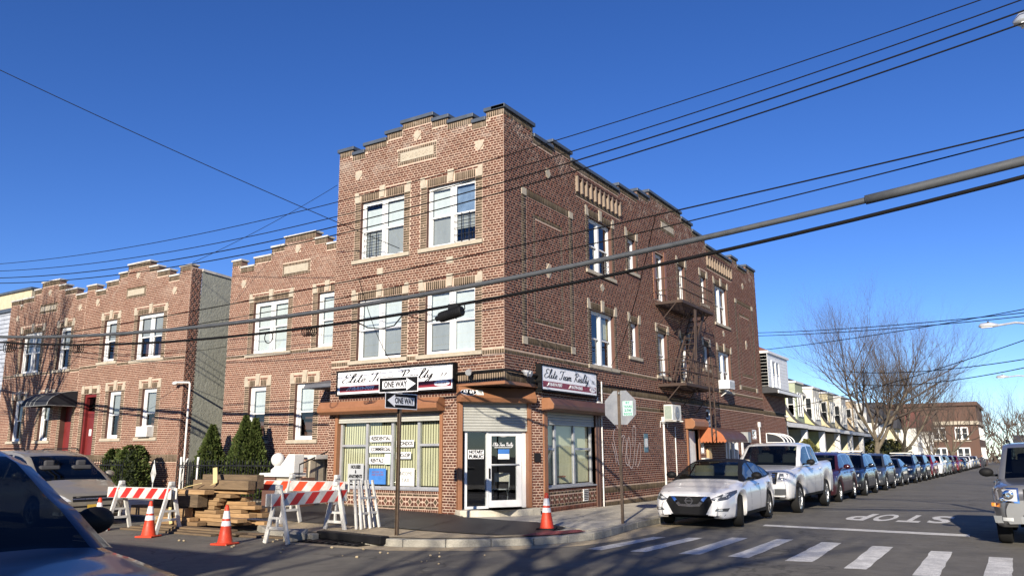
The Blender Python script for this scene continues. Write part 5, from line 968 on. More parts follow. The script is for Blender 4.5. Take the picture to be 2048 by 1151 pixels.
m.build('fins', MAT['black'], amp); MB().tube([a+Vector((-.09, 0, -.02)), a], .055, 10).build('end_cap', MAT['black'], amp); MB().box(1.0, 1.25, -3.65, -3.59, 4.46, 4.58).build('hanger', MAT['black'], amp)
MB().tube([a+Vector((-.08, 0, -.02)), (.45, -3.6, 4.28), (.1, -3.6, 4.40), (-.2, -3.6, kb(-.2))], .012, 6).build('jumper', MAT['cable'], amp); MB().tube([b, b+Vector((.06, 0, .03)), b+Vector((.05, 0, .14)), (1.3, -3.6, 4.55)], .012, 6).build('jumper', MAT['cable'], amp)
def coil(x, dz, n, r, lab):
    m = MB(); z = kb(x)-r*.8
    for j in range(n): c = x+(j-n/2)*r*.5; m.tube([(c+r*math.cos(t), -3.6+.02*j, z+r*math.sin(t)) for t in np.linspace(0, 2*math.pi, 16)], .012, 5)
    tag(m.build('cable_coil', MAT['cable'], smooth=True), lab, 'cable coil', 'cable coils')
coil(-3.0, 0, 5, .10, 'bunch of black cable loops hanging under the black cable near the attached house'); coil(-4.3, 0, 1, .14, 'single black cable loop left of the bunch'); coil(-12.5, 0, 4, .13, 'tangle of cable loops before the maroon-door house'); coil(-16.5, 0, 5, .16, 'tangle of cable loops at the far left')
MB().tube([(-1.45, -3.6, kb(-1.45)), (-1.1, -3.6, 4.28), (-.7, -3.6, 4.24), (-.35, -3.6, kb(-.35))], .014, 6)
m = MB(); m.tube([(-1.55, -3.6, kb(-1.55)), (-1.2, -3.6, 4.3), (-.8, -3.6, 4.24), (-.45, -3.6, 4.28), (-.2, -3.6, kb(-.2))], .014, 6); tag(m.build('cable_loop', MAT['cable'], smooth=True), 'drooping black cable loop left of the cylindrical cable box', 'cable')
# ---------------------------------------------------------------- street lamps on the right
def lamp(px, py, yw, polex, lab, ln=.7, tilt=.05):
    P = hit(px, py, 1, yw); L = thing('street_lamp', lab, 'street lamp', (polex, yw, gz(yw)), 0, 'street lamps along the side street'); d = Vector((1, 0, 0))
    m = MB(); m.tube([P, P+d*.1+Vector((0, 0, .03)), P+d*ln*.6+Vector((0, 0, .04)), P+d*ln], [.03, .11, .12, .06], 10); m.build('lamp_head', MAT['lamp'], L, smooth=True); MB().box(P.x+.1, P.x+.5, yw-.1, yw+.1, P.z-.07, P.z-.05).build('lens', MAT['white'], L); MB().tube([(P.x+ln*.5, yw, P.z+.12), (P.x+ln*.5, yw, P.z+.2)], .04, 8).build('photocell', MAT['black'], L)
    MB().tube([P+d*ln, P+d*(ln+.6)+Vector((0, 0, .06)), Vector((polex-.6, yw, P.z-.25)), Vector((polex, yw, P.z-.9))], .045, 8).build('arm', MAT['lamp'], L); MB().tube([(polex, yw, gz(yw)), (polex, yw, P.z-.8)], [.12, .08], 10).build('pole', MAT['lamp'], L)
lamp(2026, 48, -3.0, 14.0, 'street lamp head at the top right corner of the sky', .7); lamp(1957, 653, 22, 13.2, 'pale street lamp reaching in from the right over the street', .72); lamp(1992, 754, 52, 13.2, 'distant street lamp below the nearer one at the right', .8)
# ---------------------------------------------------------------- vehicles (x forward, y left, z up, origin on the ground under the middle)
def interp(L, d):
    if d <= L[0][0]: return L[0][1]
    for (a, p), (b, q) in zip(L, L[1:]):
        if d <= b: t = (d-a)/(b-a); t = t*t*(3-2*t)*.35+t*.65; return p+(q-p)*t
    return L[-1][1]
SPEC = dict(
 sedan=dict(L=4.9, W=1.86, wb=2.78, fo=.98, r=.345, sill=.21, top=[(0, .60), (.05, .68), (.2, .745), (.6, .83), (1.2, .93), (1.55, .985), (2.6, .99), (3.6, 1.02), (4.2, 1.07), (4.7, 1.06), (4.85, .95), (4.9, .7)], plan=[(0, .66), (.06, .78), (.25, .90), (.6, .965), (1.1, 1), (3.9, 1), (4.5, .95), (4.8, .86), (4.9, .78)],
  roof=[(1.42, .95), (1.8, 1.16), (2.3, 1.375), (2.6, 1.43), (2.95, 1.44), (3.4, 1.40), (3.9, 1.25), (4.4, 1.08)], rf=2.35, rr=3.55, gs=1.75, ge=4.0, pil=[(2.68, 2.8), (3.55, 3.62)], wr=.64, arch=.385),
 compact=dict(L=4.6, W=1.8, wb=2.68, fo=.93, r=.33, sill=.21, top=[(0, .58), (.05, .68), (.2, .75), (.6, .84), (1.1, .93), (1.4, .98), (2.6, 1.0), (3.6, 1.02), (4.1, 1.05), (4.45, 1.03), (4.55, .9), (4.6, .7)], plan=[(0, .68), (.06, .8), (.25, .92), (.6, .97), (1.1, 1), (3.7, 1), (4.3, .95), (4.6, .82)],
  roof=[(1.28, .95), (1.7, 1.2), (2.15, 1.4), (2.5, 1.46), (2.9, 1.46), (3.3, 1.41), (3.7, 1.25), (4.15, 1.06)], rf=2.2, rr=3.4, gs=1.6, ge=3.8, pil=[(2.55, 2.66), (3.35, 3.42)], wr=.66, arch=.37),
 suv=dict(L=4.7, W=1.88, wb=2.72, fo=.92, r=.365, sill=.27, top=[(0, .72), (.05, .86), (.15, .95), (.6, 1.02), (1.1, 1.08), (1.35, 1.12), (2.6, 1.12), (3.8, 1.15), (4.5, 1.15), (4.66, 1.05), (4.7, .8)], plan=[(0, .74), (.06, .84), (.25, .94), (.6, .98), (1, 1), (4.0, 1), (4.5, .95), (4.7, .86)],
  roof=[(1.2, 1.08), (1.5, 1.30), (1.95, 1.58), (2.3, 1.67), (2.9, 1.70), (3.8, 1.67), (4.25, 1.6), (4.5, 1.4), (4.66, 1.14)], rf=2.0, rr=4.2, gs=1.5, ge=4.35, pil=[(2.5, 2.6), (3.45, 3.55)], wr=.72, arch=.41),
 jeep=dict(L=4.5, W=1.84, wb=2.70, fo=.80, r=.375, sill=.33, top=[(0, .78), (.03, .96), (.1, 1.03), (.6, 1.07), (1.1, 1.10), (1.3, 1.13), (2.6, 1.14), (4.3, 1.15), (4.47, 1.1), (4.5, .85)], plan=[(0, .78), (.05, .86), (.2, .93), (.35, .99), (.6, 1), (4.2, 1), (4.5, .93)],
  roof=[(1.2, 1.1), (1.45, 1.38), (1.75, 1.66), (1.95, 1.75), (2.9, 1.78), (4.1, 1.77), (4.3, 1.6), (4.46, 1.16)], rf=1.8, rr=4.1, gs=1.42, ge=4.2, pil=[(2.35, 2.46), (3.3, 3.4)], wr=.78, arch=.42),
 van=dict(L=5.1, W=1.96, wb=3.03, fo=.98, r=.34, sill=.22, top=[(0, .56), (.06, .68), (.2, .76), (.6, .90), (1.0, 1.02), (1.2, 1.08), (2.6, 1.08), (4.9, 1.1), (5.05, 1.0), (5.1, .7)], plan=[(0, .64), (.06, .76), (.25, .88), (.6, .95), (1, 1), (4.4, 1), (4.9, .94), (5.1, .86)],
  roof=[(.95, 1.0), (1.4, 1.26), (1.95, 1.58), (2.3, 1.69), (2.9, 1.75), (4.3, 1.74), (4.75, 1.66), (4.95, 1.4), (5.05, 1.1)], rf=2.05, rr=4.7, gs=1.3, ge=4.8, pil=[(1.62, 1.68), (2.65, 2.76), (3.85, 3.95)], wr=.74, arch=.385),
 pickup=dict(L=5.9, W=2.06, wb=3.66, fo=.98, r=.42, sill=.42, top=[(0, .98), (.04, 1.12), (.14, 1.18), (.6, 1.22), (1.3, 1.27), (1.6, 1.29), (2.6, 1.30), (3.95, 1.34), (4.05, 1.40), (5.75, 1.42), (5.86, 1.38), (5.9, 1.1)], plan=[(0, .82), (.05, .88), (.2, .94), (.5, .985), (1, 1), (5.6, 1), (5.9, .95)],
  roof=[(1.5, 1.26), (1.85, 1.55), (2.25, 1.84), (2.5, 1.92), (3.1, 1.95), (3.6, 1.93), (3.85, 1.75), (4.0, 1.42)], rf=2.3, rr=3.65, gs=1.75, ge=3.82, pil=[(2.88, 2.98)], wr=.78, arch=.50))
_wheel = {}
def wheel_meshes(r, style):
    k = (r, style)
    if k in _wheel: return _wheel[k]
    RX = Matrix.Rotation(R(-90), 4, 'X'); t = MB(); w = .115; rr = r*.70
    t.lathe([(rr, w*.75), (r*.78, w*.98), (r*.93, w*.98), (r*.985, w*.75), (r, w*.45), (r, -w*.45), (r*.985, -w*.75), (r*.9, -w), (rr, -w*.7)], RX, 32)
    a = t.build('tyre', MAT['rubber'], None, local=True, smooth=True); m = MB(); m.lathe([(rr*.98, w*.7), (rr*.93, w*.62), (rr*.9, -w*.4), (0.001, -w*.45)], RX, 28, 1); m.lathe([(rr, w*.78), (rr*.92, w*.74), (rr*.9, w*.5)], RX, 28); m.lathe([(rr*.2, w*.5), (rr*.18, w*.68), (.001, w*.68)], RX, 16)
    n = 5 if style != 'multi' else 10
    for i in range(n):
        for dv in ((-.16, .16) if style == 'split' else (0,)):
            t0 = 2*math.pi*i/n; a0 = Vector((math.cos(t0+dv*.3)*rr*.15, w*.6, math.sin(t0+dv*.3)*rr*.15)); a1 = Vector((math.cos(t0+dv)*rr*.93, w*.66, math.sin(t0+dv)*rr*.93)); m.bar(a0, a1, .03 if style != 'split' else .024, .045 if style == 'star' else .035, upv=(0, 1, 0))
    b = m.build('rim', [MAT['rim_dk' if style == 'dark' else 'rim'], MAT['black']], None, local=True)
    for o in (a, b): COL.objects.unlink(o)
    _wheel[k] = (a.data, b.data); return _wheel[k]
def put(name, me, parent, loc=(0, 0, 0), rz=0):
    o = bpy.data.objects.new(name, me); COL.objects.link(o); o.parent = parent; o.location = loc; o.rotation_euler.z = rz; WM[o.name] = Matrix.Identity(4); return o
def car(kind, loc, rz, paintm, label, cat, group, style='star', front=None, hero=False, roofmat=None, rack=False, slope=True, plate=None, steer=0, glass='glass_dark'):
    S = SPEC[kind]; L, W = S['L'], S['W']; car_ = thing({'sedan': 'parked_sedan', 'compact': 'parked_sedan', 'suv': 'parked_suv', 'jeep': 'parked_suv', 'crossover': 'parked_crossover', 'van': 'parked_minivan', 'pickup': 'parked_pickup'}[kind], label, cat, loc, rz, group)
    if slope: car_.rotation_euler = (math.atan(.0085) if False else 0, 0, rz)
    ax = [S['fo'], S['fo']+S['wb']]; ar = S['arch']; X = lambda d: L/2-d
    ds = sorted(set([0, .02, .05, .1, .15, .2, .28]+list(np.linspace(.35, L-.3, 34 if hero else 22))+[L-.2, L-.1, L-.04, L]+[a+ar*math.cos(t) for a in ax for t in np.linspace(0, math.pi, 17 if hero else 11)]))
    ds = [d for i, d in enumerate(ds) if i == 0 or d-ds[i-1] > .006]
    def zb(d):
        z = S['sill']+(.06 if d < .1 or d > L-.12 else 0)
        for a in ax:
            q = ar*ar-(d-a)**2
            if q > 0: z = max(z, S['r']+math.sqrt(q)*.98)
        return z
    secs = []
    for d in ds:
        zt, z0, hw = interp(S['top'], d), zb(d), interp(S['plan'], d)*W/2; z0 = min(z0, zt-.08); H = zt-z0
        secs.append([(X(d), y*hw, z) for y, z in ((0, zt+.022), (.5, zt+.018), (.78, zt+.004), (.9, zt-.022), (.962, zt-min(.09, H*.25)), (.992, z0+H*.62), (1.0, z0+H*.45), (.995, z0+H*.25), (.975, z0+H*.07), (.95, z0), (.7, z0+.01))])
    m = MB(); nc = len(secs[0]); allv = []
    for s in (1, -1):
        v = [(x, y*s, z) for sec in secs for x, y, z in sec]; f = []
        for i in range(len(secs)-1):
            for j in range(nc-1):
                q = (i*nc+j, (i+1)*nc+j, (i+1)*nc+j+1, i*nc+j+1); f.append(q if s < 0 else q[::-1])
        m.add(v, f)
    for i, flip in ((0, 1), (len(secs)-1, 0)):
        ring = [(x, y, z) for x, y, z in secs[i]]+[(x, -y, z) for x, y, z in reversed(secs[i][1:])]; m.add(ring, [tuple(range(len(ring)))])
    bvh = BVHTree.FromPolygons([Vector(v) for v in m.v], m.f)
    # cabin
    rp = S['roof']; cds = sorted(set(list(np.linspace(rp[0][0], rp[-1][0], 26 if hero else 18))+[S['rf'], S['rr'], S['gs'], S['ge']]+[x for p in S['pil'] for x in p])); zmax = max(z for _, z in rp); rows = []
    for d in cds:
        zr, z0, hw = interp(rp, d), interp(S['top'], d)-.012, interp(S['plan'], d)*W/2*.925; zr = max(zr, z0+.004); f = max(0, min(1, (zr-z0)/(zmax-z0))); wt = hw*.99+(S['wr']*W/2-hw*.99)*f
        c3 = (wt*.985, zr-.028*f-.002); base = (hw, z0); lp = lambda t: (c3[0]+(base[0]-c3[0])*t, c3[1]+(base[1]-c3[1])*t)
        rows.append([(X(d), y, z) for y, z in ((0, zr+.02*f), (wt*.45, zr+.016*f), (wt*.86, zr), c3, lp(.10), lp(.93), base)])
    parts = {}
    for i in range(len(cds)-1):
        d = (cds[i]+cds[i+1])/2
        for s in (1, -1):
            for j in range(6):
                q = [rows[i][j], rows[i+1][j], rows[i+1][j+1], rows[i][j+1]]; q = [(x, y*s, z) for x, y, z in q]; q = q if s < 0 else q[::-1]; k = 'roof'
                if d < S['rf'] and j < 2: k = 'windshield'
                elif d > S['rr'] and j < 2: k = 'rear_window'
                elif j == 4 and S['gs'] < d < S['ge']: k = 'pillar' if any(a < d < b for a, b in S['pil']) else ('side_window_left' if s > 0 else 'side_window_right')
                elif j >= 3: k = 'pillars'
                elif d < S['rf']: k = 'pillars'
                parts.setdefault('pillars' if k == 'pillar' else k, MB()).quad(*q)
    body = m; bo = None
    for k in ('pillars',): body.v, body.f, body.mi = body.v, body.f, body.mi
    def weld(mb):
        bm = bmesh.new(); vs_ = [bm.verts.new(v) for v in mb.v]
        for f in mb.f:
            try: bm.faces.new([vs_[i] for i in f])
            except ValueError: pass
        bmesh.ops.remove_doubles(bm, verts=bm.verts, dist=.0008); me = bpy.data.meshes.new('x'); bm.to_mesh(me); bm.free(); r = MB(); r.v = [tuple(v.co) for v in me.vertices]; r.f = [tuple(p.vertices) for p in me.polygons]; r.mi = [0]*len(r.f); return r
    bo = weld(m).build('body', paintm, car_, smooth=True, local=True)
    for p in bo.data.polygons:
        if len(p.vertices) > 4: p.use_smooth = False
    rm = roofmat or paintm
    weld(parts['roof']).build('roof', rm, car_, smooth=True, local=True); weld(parts['pillars']).build('pillars', rm if roofmat else paintm, car_, smooth=True, local=True)
    for k in ('windshield', 'rear_window', 'side_window_left', 'side_window_right'):
        if k in parts: weld(parts[k]).build('side_window' if 'side' in k else k, MAT['glass_car' if hero and kind != 'crossover' else glass], car_, smooth=True, local=True)
    # decals laid on the body skin
    def decal(poly, axis, name, mat, off=.006, cuts=2, mirror=False, box=None):
        for s in ((1, -1) if mirror else (1,)):
            bm = bmesh.new(); vs_ = [bm.verts.new((0, a*s, b) if axis == 'x' else (a, 0, b)) for a, b in poly]; f = bm.faces.new(vs_); bmesh.ops.triangulate(bm, faces=[f])
            if cuts: bmesh.ops.subdivide_edges(bm, edges=bm.edges[:], cuts=cuts, use_grid_fill=True)
            for v in bm.verts:
                if axis == 'x': h = bvh.ray_cast(Vector((9, v.co.y, v.co.z)), Vector((-1, 0, 0))); dirv = Vector((1, 0, 0))
                elif axis == '-x': h = bvh.ray_cast(Vector((-9, v.co.y, v.co.z)), Vector((1, 0, 0))); dirv = Vector((-1, 0, 0))
                else: h = bvh.ray_cast(Vector((v.co.x, 9*s, v.co.z)), Vector((0, -s, 0))); dirv = Vector((0, s, 0))
                if h[0] is not None: v.co = h[0]+dirv*off
                else: v.co = Vector((L/2-.1, v.co.y, v.co.z)) if axis == 'x' else Vector((v.co.x, s*W/2*.98, v.co.z))
            r = MB(); bm.verts.ensure_lookup_table(); r.v = [tuple(v.co) for v in bm.verts]; r.f = [tuple(x.index for x in f.verts) for f in bm.faces]; r.mi = [0]*len(r.f); bm.free(); o = r.build(name, mat, car_, local=True, smooth=True)
    car_dec = decal
    front(decal, car_, S) if front else front_generic(decal, car_, S)
    sill, beltz = S['sill'], interp(S['top'], L*.5)
    seams = [(S['gs']+.08, sill+.1), ((S['pil'][0][0]+S['pil'][0][1])/2, sill+.06)]+([((S['pil'][1][0]+S['pil'][1][1])/2+.05, S['r']+.32)] if len(S['pil']) > 1 else [(S['ge']-.05, sill+.1)])
    for d, z0 in seams: decal([(X(d)-.007, z0), (X(d)+.007, z0), (X(d)+.007, beltz-.03), (X(d)-.007, beltz-.03)], 'y', 'door_seam', MAT['black'], .003, 3, True)
    hd = [S['pil'][0][1]-.35, S['pil'][0][1]+.75] if kind != 'van' else [2.4, 3.0]
    for d in hd:
        for s in (1, -1): MB().box(X(d)-.1, X(d)+.08, s*(W/2)-.005*s if s > 0 else -W/2-.03, s*W/2+.03*s if s > 0 else -W/2+.005, beltz-.135, beltz-.10).build('door_handle', paintm if not roofmat else MAT['chrome'], car_, local=True, bevel=.008)
    decal([(X(ax[0]+ar+.02), sill+.0), (X(ax[1]-ar-.02), sill+.0), (X(ax[1]-ar-.02), sill+.085), (X(ax[0]+ar+.02), sill+.085)], 'y', 'rocker', MAT['rubber'], .006, 2, True)
    # wheels, wells, underside
    ty, ri = wheel_meshes(S['r'], style)
    for i, a in enumerate(ax):
        for s in (1, -1):
            wh = put('tyre', ty, car_, (X(a), s*(W/2-.125), S['r']), (0 if s > 0 else math.pi)+(steer if i == 0 else 0)); put('rim', ri, wh)
    m = MB(); m.box(-L/2+.25, L/2-.2, -W/2*.58, W/2*.58, sill+.0, sill+.55)
    for a in ax: m.box(X(a)-ar, X(a)+ar, -W/2*.86, W/2*.86, S['r']+.05, min(S['r']+ar, beltz-.15))
    m.build('underbody', MAT['dark'], car_, local=True)
    for s in (1, -1):
        d = S['gs']+.22; m = MB(); m.sphere((X(d), s*(W/2+.11), beltz+.085), 1, 14, 10, sc_=(.085, .125, .085)); m.box(X(d)-.04, X(d)+.02, min(s*W/2*.9, s*(W/2+.06)), max(s*W/2*.9, s*(W/2+.06)), beltz+.01, beltz+.05); mi_ = m.build('mirror', paintm if kind not in ('sedan', 'crossover', 'pickup', 'jeep') else MAT['black'], car_, local=True, smooth=True)
    # interior
    m = MB(); z = beltz-.04; m.box(X(S['ge']-.1), X(S['gs']-.15), -W/2*.86, W/2*.86, z-.02, z+.036); m.build('interior_floor', MAT['dark'], car_, local=True)
    if hero or kind in ('van', 'pickup', 'jeep'):
        sm = M('seat_'+kind, (.30, .26, .2) if kind == 'sedan' else (.05, .05, .055), .8)
        for d, ys in ((S['pil'][0][0]-.1, (-.38, .38)), (S['pil'][0][1]+.75, (-.4, .4))):
            for y in ys:
                m = MB(); m.mbox(Matrix.Translation((X(d), y, z+.16)) @ Matrix.Rotation(R(-14), 4, 'Y'), .13, .48, .38); m.mbox(Matrix.Translation((X(d)-.07, y, z+.40)), .09, .24, .15); m.build('seat', sm, car_, local=True, bevel=.04)
        m = MB(); m.mbox(Matrix.Translation((X(S['gs']+.1), 0, z+.06)), .4, W*.8, .1); m.build('dashboard', MAT['rubber'], car_, local=True, bevel=.03)
    if rack:
        for s in (1, -1): MB().tube([(X(S['rf']+.3), s*S['wr']*W/2*.9, zmax+.0), (X(S['rf']+.4), s*S['wr']*W/2*.9, zmax+.05), (X(S['rr']-.4), s*S['wr']*W/2*.9, zmax+.05), (X(S['rr']-.2), s*S['wr']*W/2*.9, zmax-.03)], .018, 6).build('roof_rail', MAT['chrome' if rack == 'c' else 'black'], car_, local=True)
        if rack == 'bar': MB().bar((X(S['rf']+.5), -.62, zmax+.08), (X(S['rf']+.5), .62, zmax+.08), .12, .05).build('roof_bar', MAT['white_old'], car_, local=True)
    for s in (1, -1):
        decal([(.55*W/2, beltz-.22), (.9*W/2, beltz-.24), (.9*W/2, beltz-.08), (.6*W/2, beltz-.08)] if s > 0 else [(-.55*W/2, beltz-.22), (-.9*W/2, beltz-.24), (-.9*W/2, beltz-.08), (-.6*W/2, beltz-.08)], '-x', 'tail_light', MAT['stripe_red'], .006, 1)
    if plate: decal([(-.15, plate), (.15, plate), (.15, plate+.15), (-.15, plate+.15)], 'x', 'licence_plate', MAT['plate'], .02, 0)
    return car_
MAT['plate'] = M('plate_yellow', (.62, .40, .06), .5); MAT['lens'] = M('headlamp_lens', (.62, .63, .62), .12, .2, coat=1); MAT['lens_dark'] = M('headlamp_dark', (.10, .105, .11), .15, .3, coat=1); MAT['amber'] = M('amber_lens', (.6, .22, .03), .2, coat=.8); MAT['sticker'] = M('registration_sticker', (.7, .72, .74), .6)
def front_generic(dec, c, S):
    W, h = S['W']/2, interp(S['top'], .12)
    dec([(.55*W, h-.17), (.93*W, h-.13), (.95*W, h-.03), (.62*W, h-.06)], 'x', 'headlight', MAT['lens'], .006, 2, True); dec([(-.5*W, h-.2), (.5*W, h-.2), (.52*W, h-.05), (-.52*W, h-.05)], 'x', 'grille', MAT['black'], .006, 2)
    dec([(-.52*W, h-.135), (.52*W, h-.135), (.52*W, h-.115), (-.52*W, h-.115)], 'x', 'chrome_bar', MAT['chrome'], .012, 2); dec([(-.6*W, S['sill']+.08), (.6*W, S['sill']+.08), (.66*W, S['sill']+.24), (-.66*W, S['sill']+.24)], 'x', 'lower_intake', MAT['black'], .006, 2)
    dec([(.68*W, S['sill']+.12), (.86*W, S['sill']+.14), (.86*W, S['sill']+.22), (.68*W, S['sill']+.22)], 'x', 'fog_light', MAT['lens'], .006, 1, True)
def front_sedan(dec, c, S):
    dec([(-.46, .675), (.46, .675), (.52, .57), (.36, .285), (-.36, .285), (-.52, .57)], 'x', 'grille', MAT['sign_black'], .012, 5)
    for s in (1, -1): dec([(s*.415, .672), (s*.335, .672), (s*.19, .515), (s*.0, .50), (s*.0, .455), (s*.24, .47)], 'x', 'chrome_v', MAT['chrome'], .02, 2)
    m = MB(); m.lathe([(.085, 0), (.085, .012), (.062, .012), (.062, 0)], Matrix.Translation((S['L']/2+.012, 0, .58)) @ Matrix.Rotation(R(90), 4, 'Y'), 20); m.box(S['L']/2+.014, S['L']/2+.028, -.10, .10, .568, .592); m.build('badge', MAT['chrome'], c, local=True)
    dec([(.47, .615), (.62, .575), (.80, .615), (.895, .74), (.875, .80), (.70, .725)], 'x', 'headlight', MAT['lens_dark'], .010, 4, True); dec([(.52, .628), (.62, .618), (.68, .665), (.60, .66)], 'x', 'projector', MAT['lens'], .016, 1, True); dec([(.70, .66), (.77, .68), (.79, .735), (.72, .71)], 'x', 'projector', MAT['lens'], .016, 1, True)
    dec([(.56, .375), (.80, .365), (.83, .435), (.60, .425)], 'x', 'fog_light', MAT['lens_dark'], .014, 4, True); dec([(.64, .385), (.72, .38), (.72, .425), (.65, .42)], 'x', 'fog_lens', MAT['lens'], .024, 2, True); dec([(-.74, .262), (.74, .262), (.76, .30), (-.76, .30)], 'x', 'lip', MAT['rubber'], .012, 3)
def front_pickup(dec, c, S):
    x = S['L']/2; dec([(-.60, .82), (.60, .82), (.66, 1.14), (-.66, 1.14)], 'x', 'grille', MAT['black'], .008, 3)
    for i in range(5): z = .85+i*.055; dec([(-.58, z), (.58, z), (.58, z+.02), (-.58, z+.02)], 'x', 'grille_bar', MAT['chrome'], .014, 2)
    dec([(-.5, 1.06), (.5, 1.06), (.5, 1.13), (-.5, 1.13)], 'x', 'name_bar', MAT['rim'], .016, 2); fit_local(text_local(c, 'RAM', (x+.03, 0, 1.095), .075), .3)
    dec([(.66, .95), (.98, .96), (1.0, 1.10), (.70, 1.11)], 'x', 'headlight', MAT['lens_dark'], .008, 2, True); dec([(.72, .99), (.94, .99), (.94, 1.03), (.72, 1.03)], 'x', 'projector', MAT['lens'], .016, 1, True)
    dec([(-.98, .46), (.98, .46), (.98, .80), (-.98, .80)], 'x', 'bumper', MAT['lamp'], .03, 4); dec([(-.42, .50), (.42, .50), (.42, .72), (-.42, .72)], 'x', 'intake', MAT['black'], .04, 2); dec([(.55, .54), (.86, .54), (.86, .70), (.55, .70)], 'x', 'fog_light', MAT['lens_dark'], .04, 1, True); dec([(-.95, .40), (.95, .40), (.95, .46), (-.95, .46)], 'x', 'air_dam', MAT['rubber'], .03, 3)
def text_local(c, s, loc, size):
    F = Fr((loc[0], loc[1], loc[2]), (0, 1, 0)); return text_mesh(F, s, 0, 0, 0, size, MAT['chrome'], c, 'badge', bold=.004, local=True)
def fit_local(o, wd):
    co = np.array([v.co[:] for v in o.data.vertices]); c = (co.max(0)+co.min(0))/2; co[:, 1] = c[1]+(co[:, 1]-c[1])*wd/(co[:, 1].max()-co[:, 1].min()); o.data.vertices.foreach_set('co', co.ravel()); o.data.update()
def front_van(dec, c, S):
    dec([(.50, .60), (.70, .58), (.90, .70), (.915, .79), (.72, .755)], 'x', 'headlight', MAT['lens'], .008, 3, True); dec([(.845, .70), (.90, .71), (.91, .775), (.86, .765)], 'x', 'turn_signal', MAT['amber'], .014, 1, True)
    dec([(-.48, .58), (.48, .58), (.46, .70), (-.46, .70)], 'x', 'grille', MAT['black'], .008, 3); dec([(-.48, .63), (.48, .63), (.48, .65), (-.48, .65)], 'x', 'grille_bar', MAT['rim'], .014, 2); dec([(-.55, .45), (.55, .45), (.55, .485), (-.55, .485)], 'x', 'bumper_slot', MAT['black'], .008, 2); dec([(-.6, .30), (.6, .30), (.62, .36), (-.62, .36)], 'x', 'lower_intake', MAT['black'], .008, 2); dec([(.66, .29), (.82, .30), (.82, .37), (.68, .37)], 'x', 'fog_light', MAT['lens'], .008, 1, True)
def front_jeep(dec, c, S):
    x = S['L']/2; dec([(.50, .74), (.86, .76), (.90, .92), (.86, 1.0), (.50, 1.0)], 'x', 'headlight_frame', MAT['chrome'], .01, 2, True); dec([(.53, .77), (.83, .79), (.865, .91), (.83, .97), (.53, .97)], 'x', 'headlight', MAT['lens'], .018, 2, True)
    for s in (1, -1):
        for y, z, r in ((.66, .88, .085), (.76, .80, .04)): m = MB(); m.lathe([(r, 0), (r*.9, .015), (r*.3, .005), (.001, .005)], Matrix.Translation((x+.0, s*y, z)) @ Matrix.Rotation(R(90), 4, 'Y'), 20); m.build('lamp_ring', MAT['chrome'], c, local=True, smooth=True)
    for i in range(7): y = -.39+i*.13; dec([(y-.045, .76), (y+.045, .76), (y+.045, .98), (y-.045, .98)], 'x', 'grille_slot', MAT['black'], .008, 1)
    dec([(.80, .66), (.93, .68), (.93, .74), (.80, .72)], 'x', 'turn_signal', MAT['amber'], .012, 1, True); dec([(-.9, .40), (.9, .40), (.92, .52), (-.92, .52)], 'x', 'bumper_lower', MAT['sage'], .012, 3); dec([(-.9, .53), (.9, .53), (.9, .545), (-.9, .545)], 'x', 'bumper_trim', MAT['chrome'], .02, 3); dec([(.62, .44), (.78, .44), (.78, .50), (.62, .50)], 'x', 'fog_light', MAT['lens'], .02, 1, True)
PT = dict(white=paint('paint_white', (.80, .79, .77), 0, .3, .9, .05), pearl=paint('paint_pearl', (.66, .66, .66), .15, .3, .8, .06), maroon=paint('paint_maroon', (.055, .010, .016), .3, .3), black=paint('paint_black', (.010, .011, .015), .2, .25), grey=paint('paint_grey', (.06, .066, .075), .4, .3), dgrey=paint('paint_dark_grey', (.035, .038, .045), .4, .3), blue=paint('paint_blue', (.012, .02, .045), .3, .28), red=paint('paint_red', (.20, .012, .014), .2, .3), sage=paint('paint_sage', (.20, .235, .20), .3, .3), silver=paint('paint_silver', (.30, .30, .295), .65, .32, .7), tan=paint('paint_tan', (.34, .31, .25), .45, .36, .6), navy=paint('paint_navy', (.006, .011, .034), .15, .35, .55))
GRP = 'cars parked along the side street'; FACE = R(-90)
car('sedan', (4.08, 3.42, 0), FACE+R(2.5), PT['white'], 'white sedan with black roof and dark grille parked nearest the corner', 'car', GRP, 'dark', front_sedan, True, MAT['black'], steer=R(12))
pk = car('pickup', (4.08, 9.45, gz(9.4)), FACE, PT['pearl'], 'white pickup truck parked behind the white sedan', 'pickup', GRP, 'split', front_pickup, True)
MB().box(-2.85, -1.15, -.86, .86, 1.34, 1.445).build('bed_shade_panel', MAT['dark'], pk, local=True); MB().bar((-2.9, -1.0, 1.44), (-2.9, 1.0, 1.44), .06, .05).build('tailgate_top', MAT['rubber'], pk, local=True)  # raised near-black panel stands in for the shaded hollow of the bed
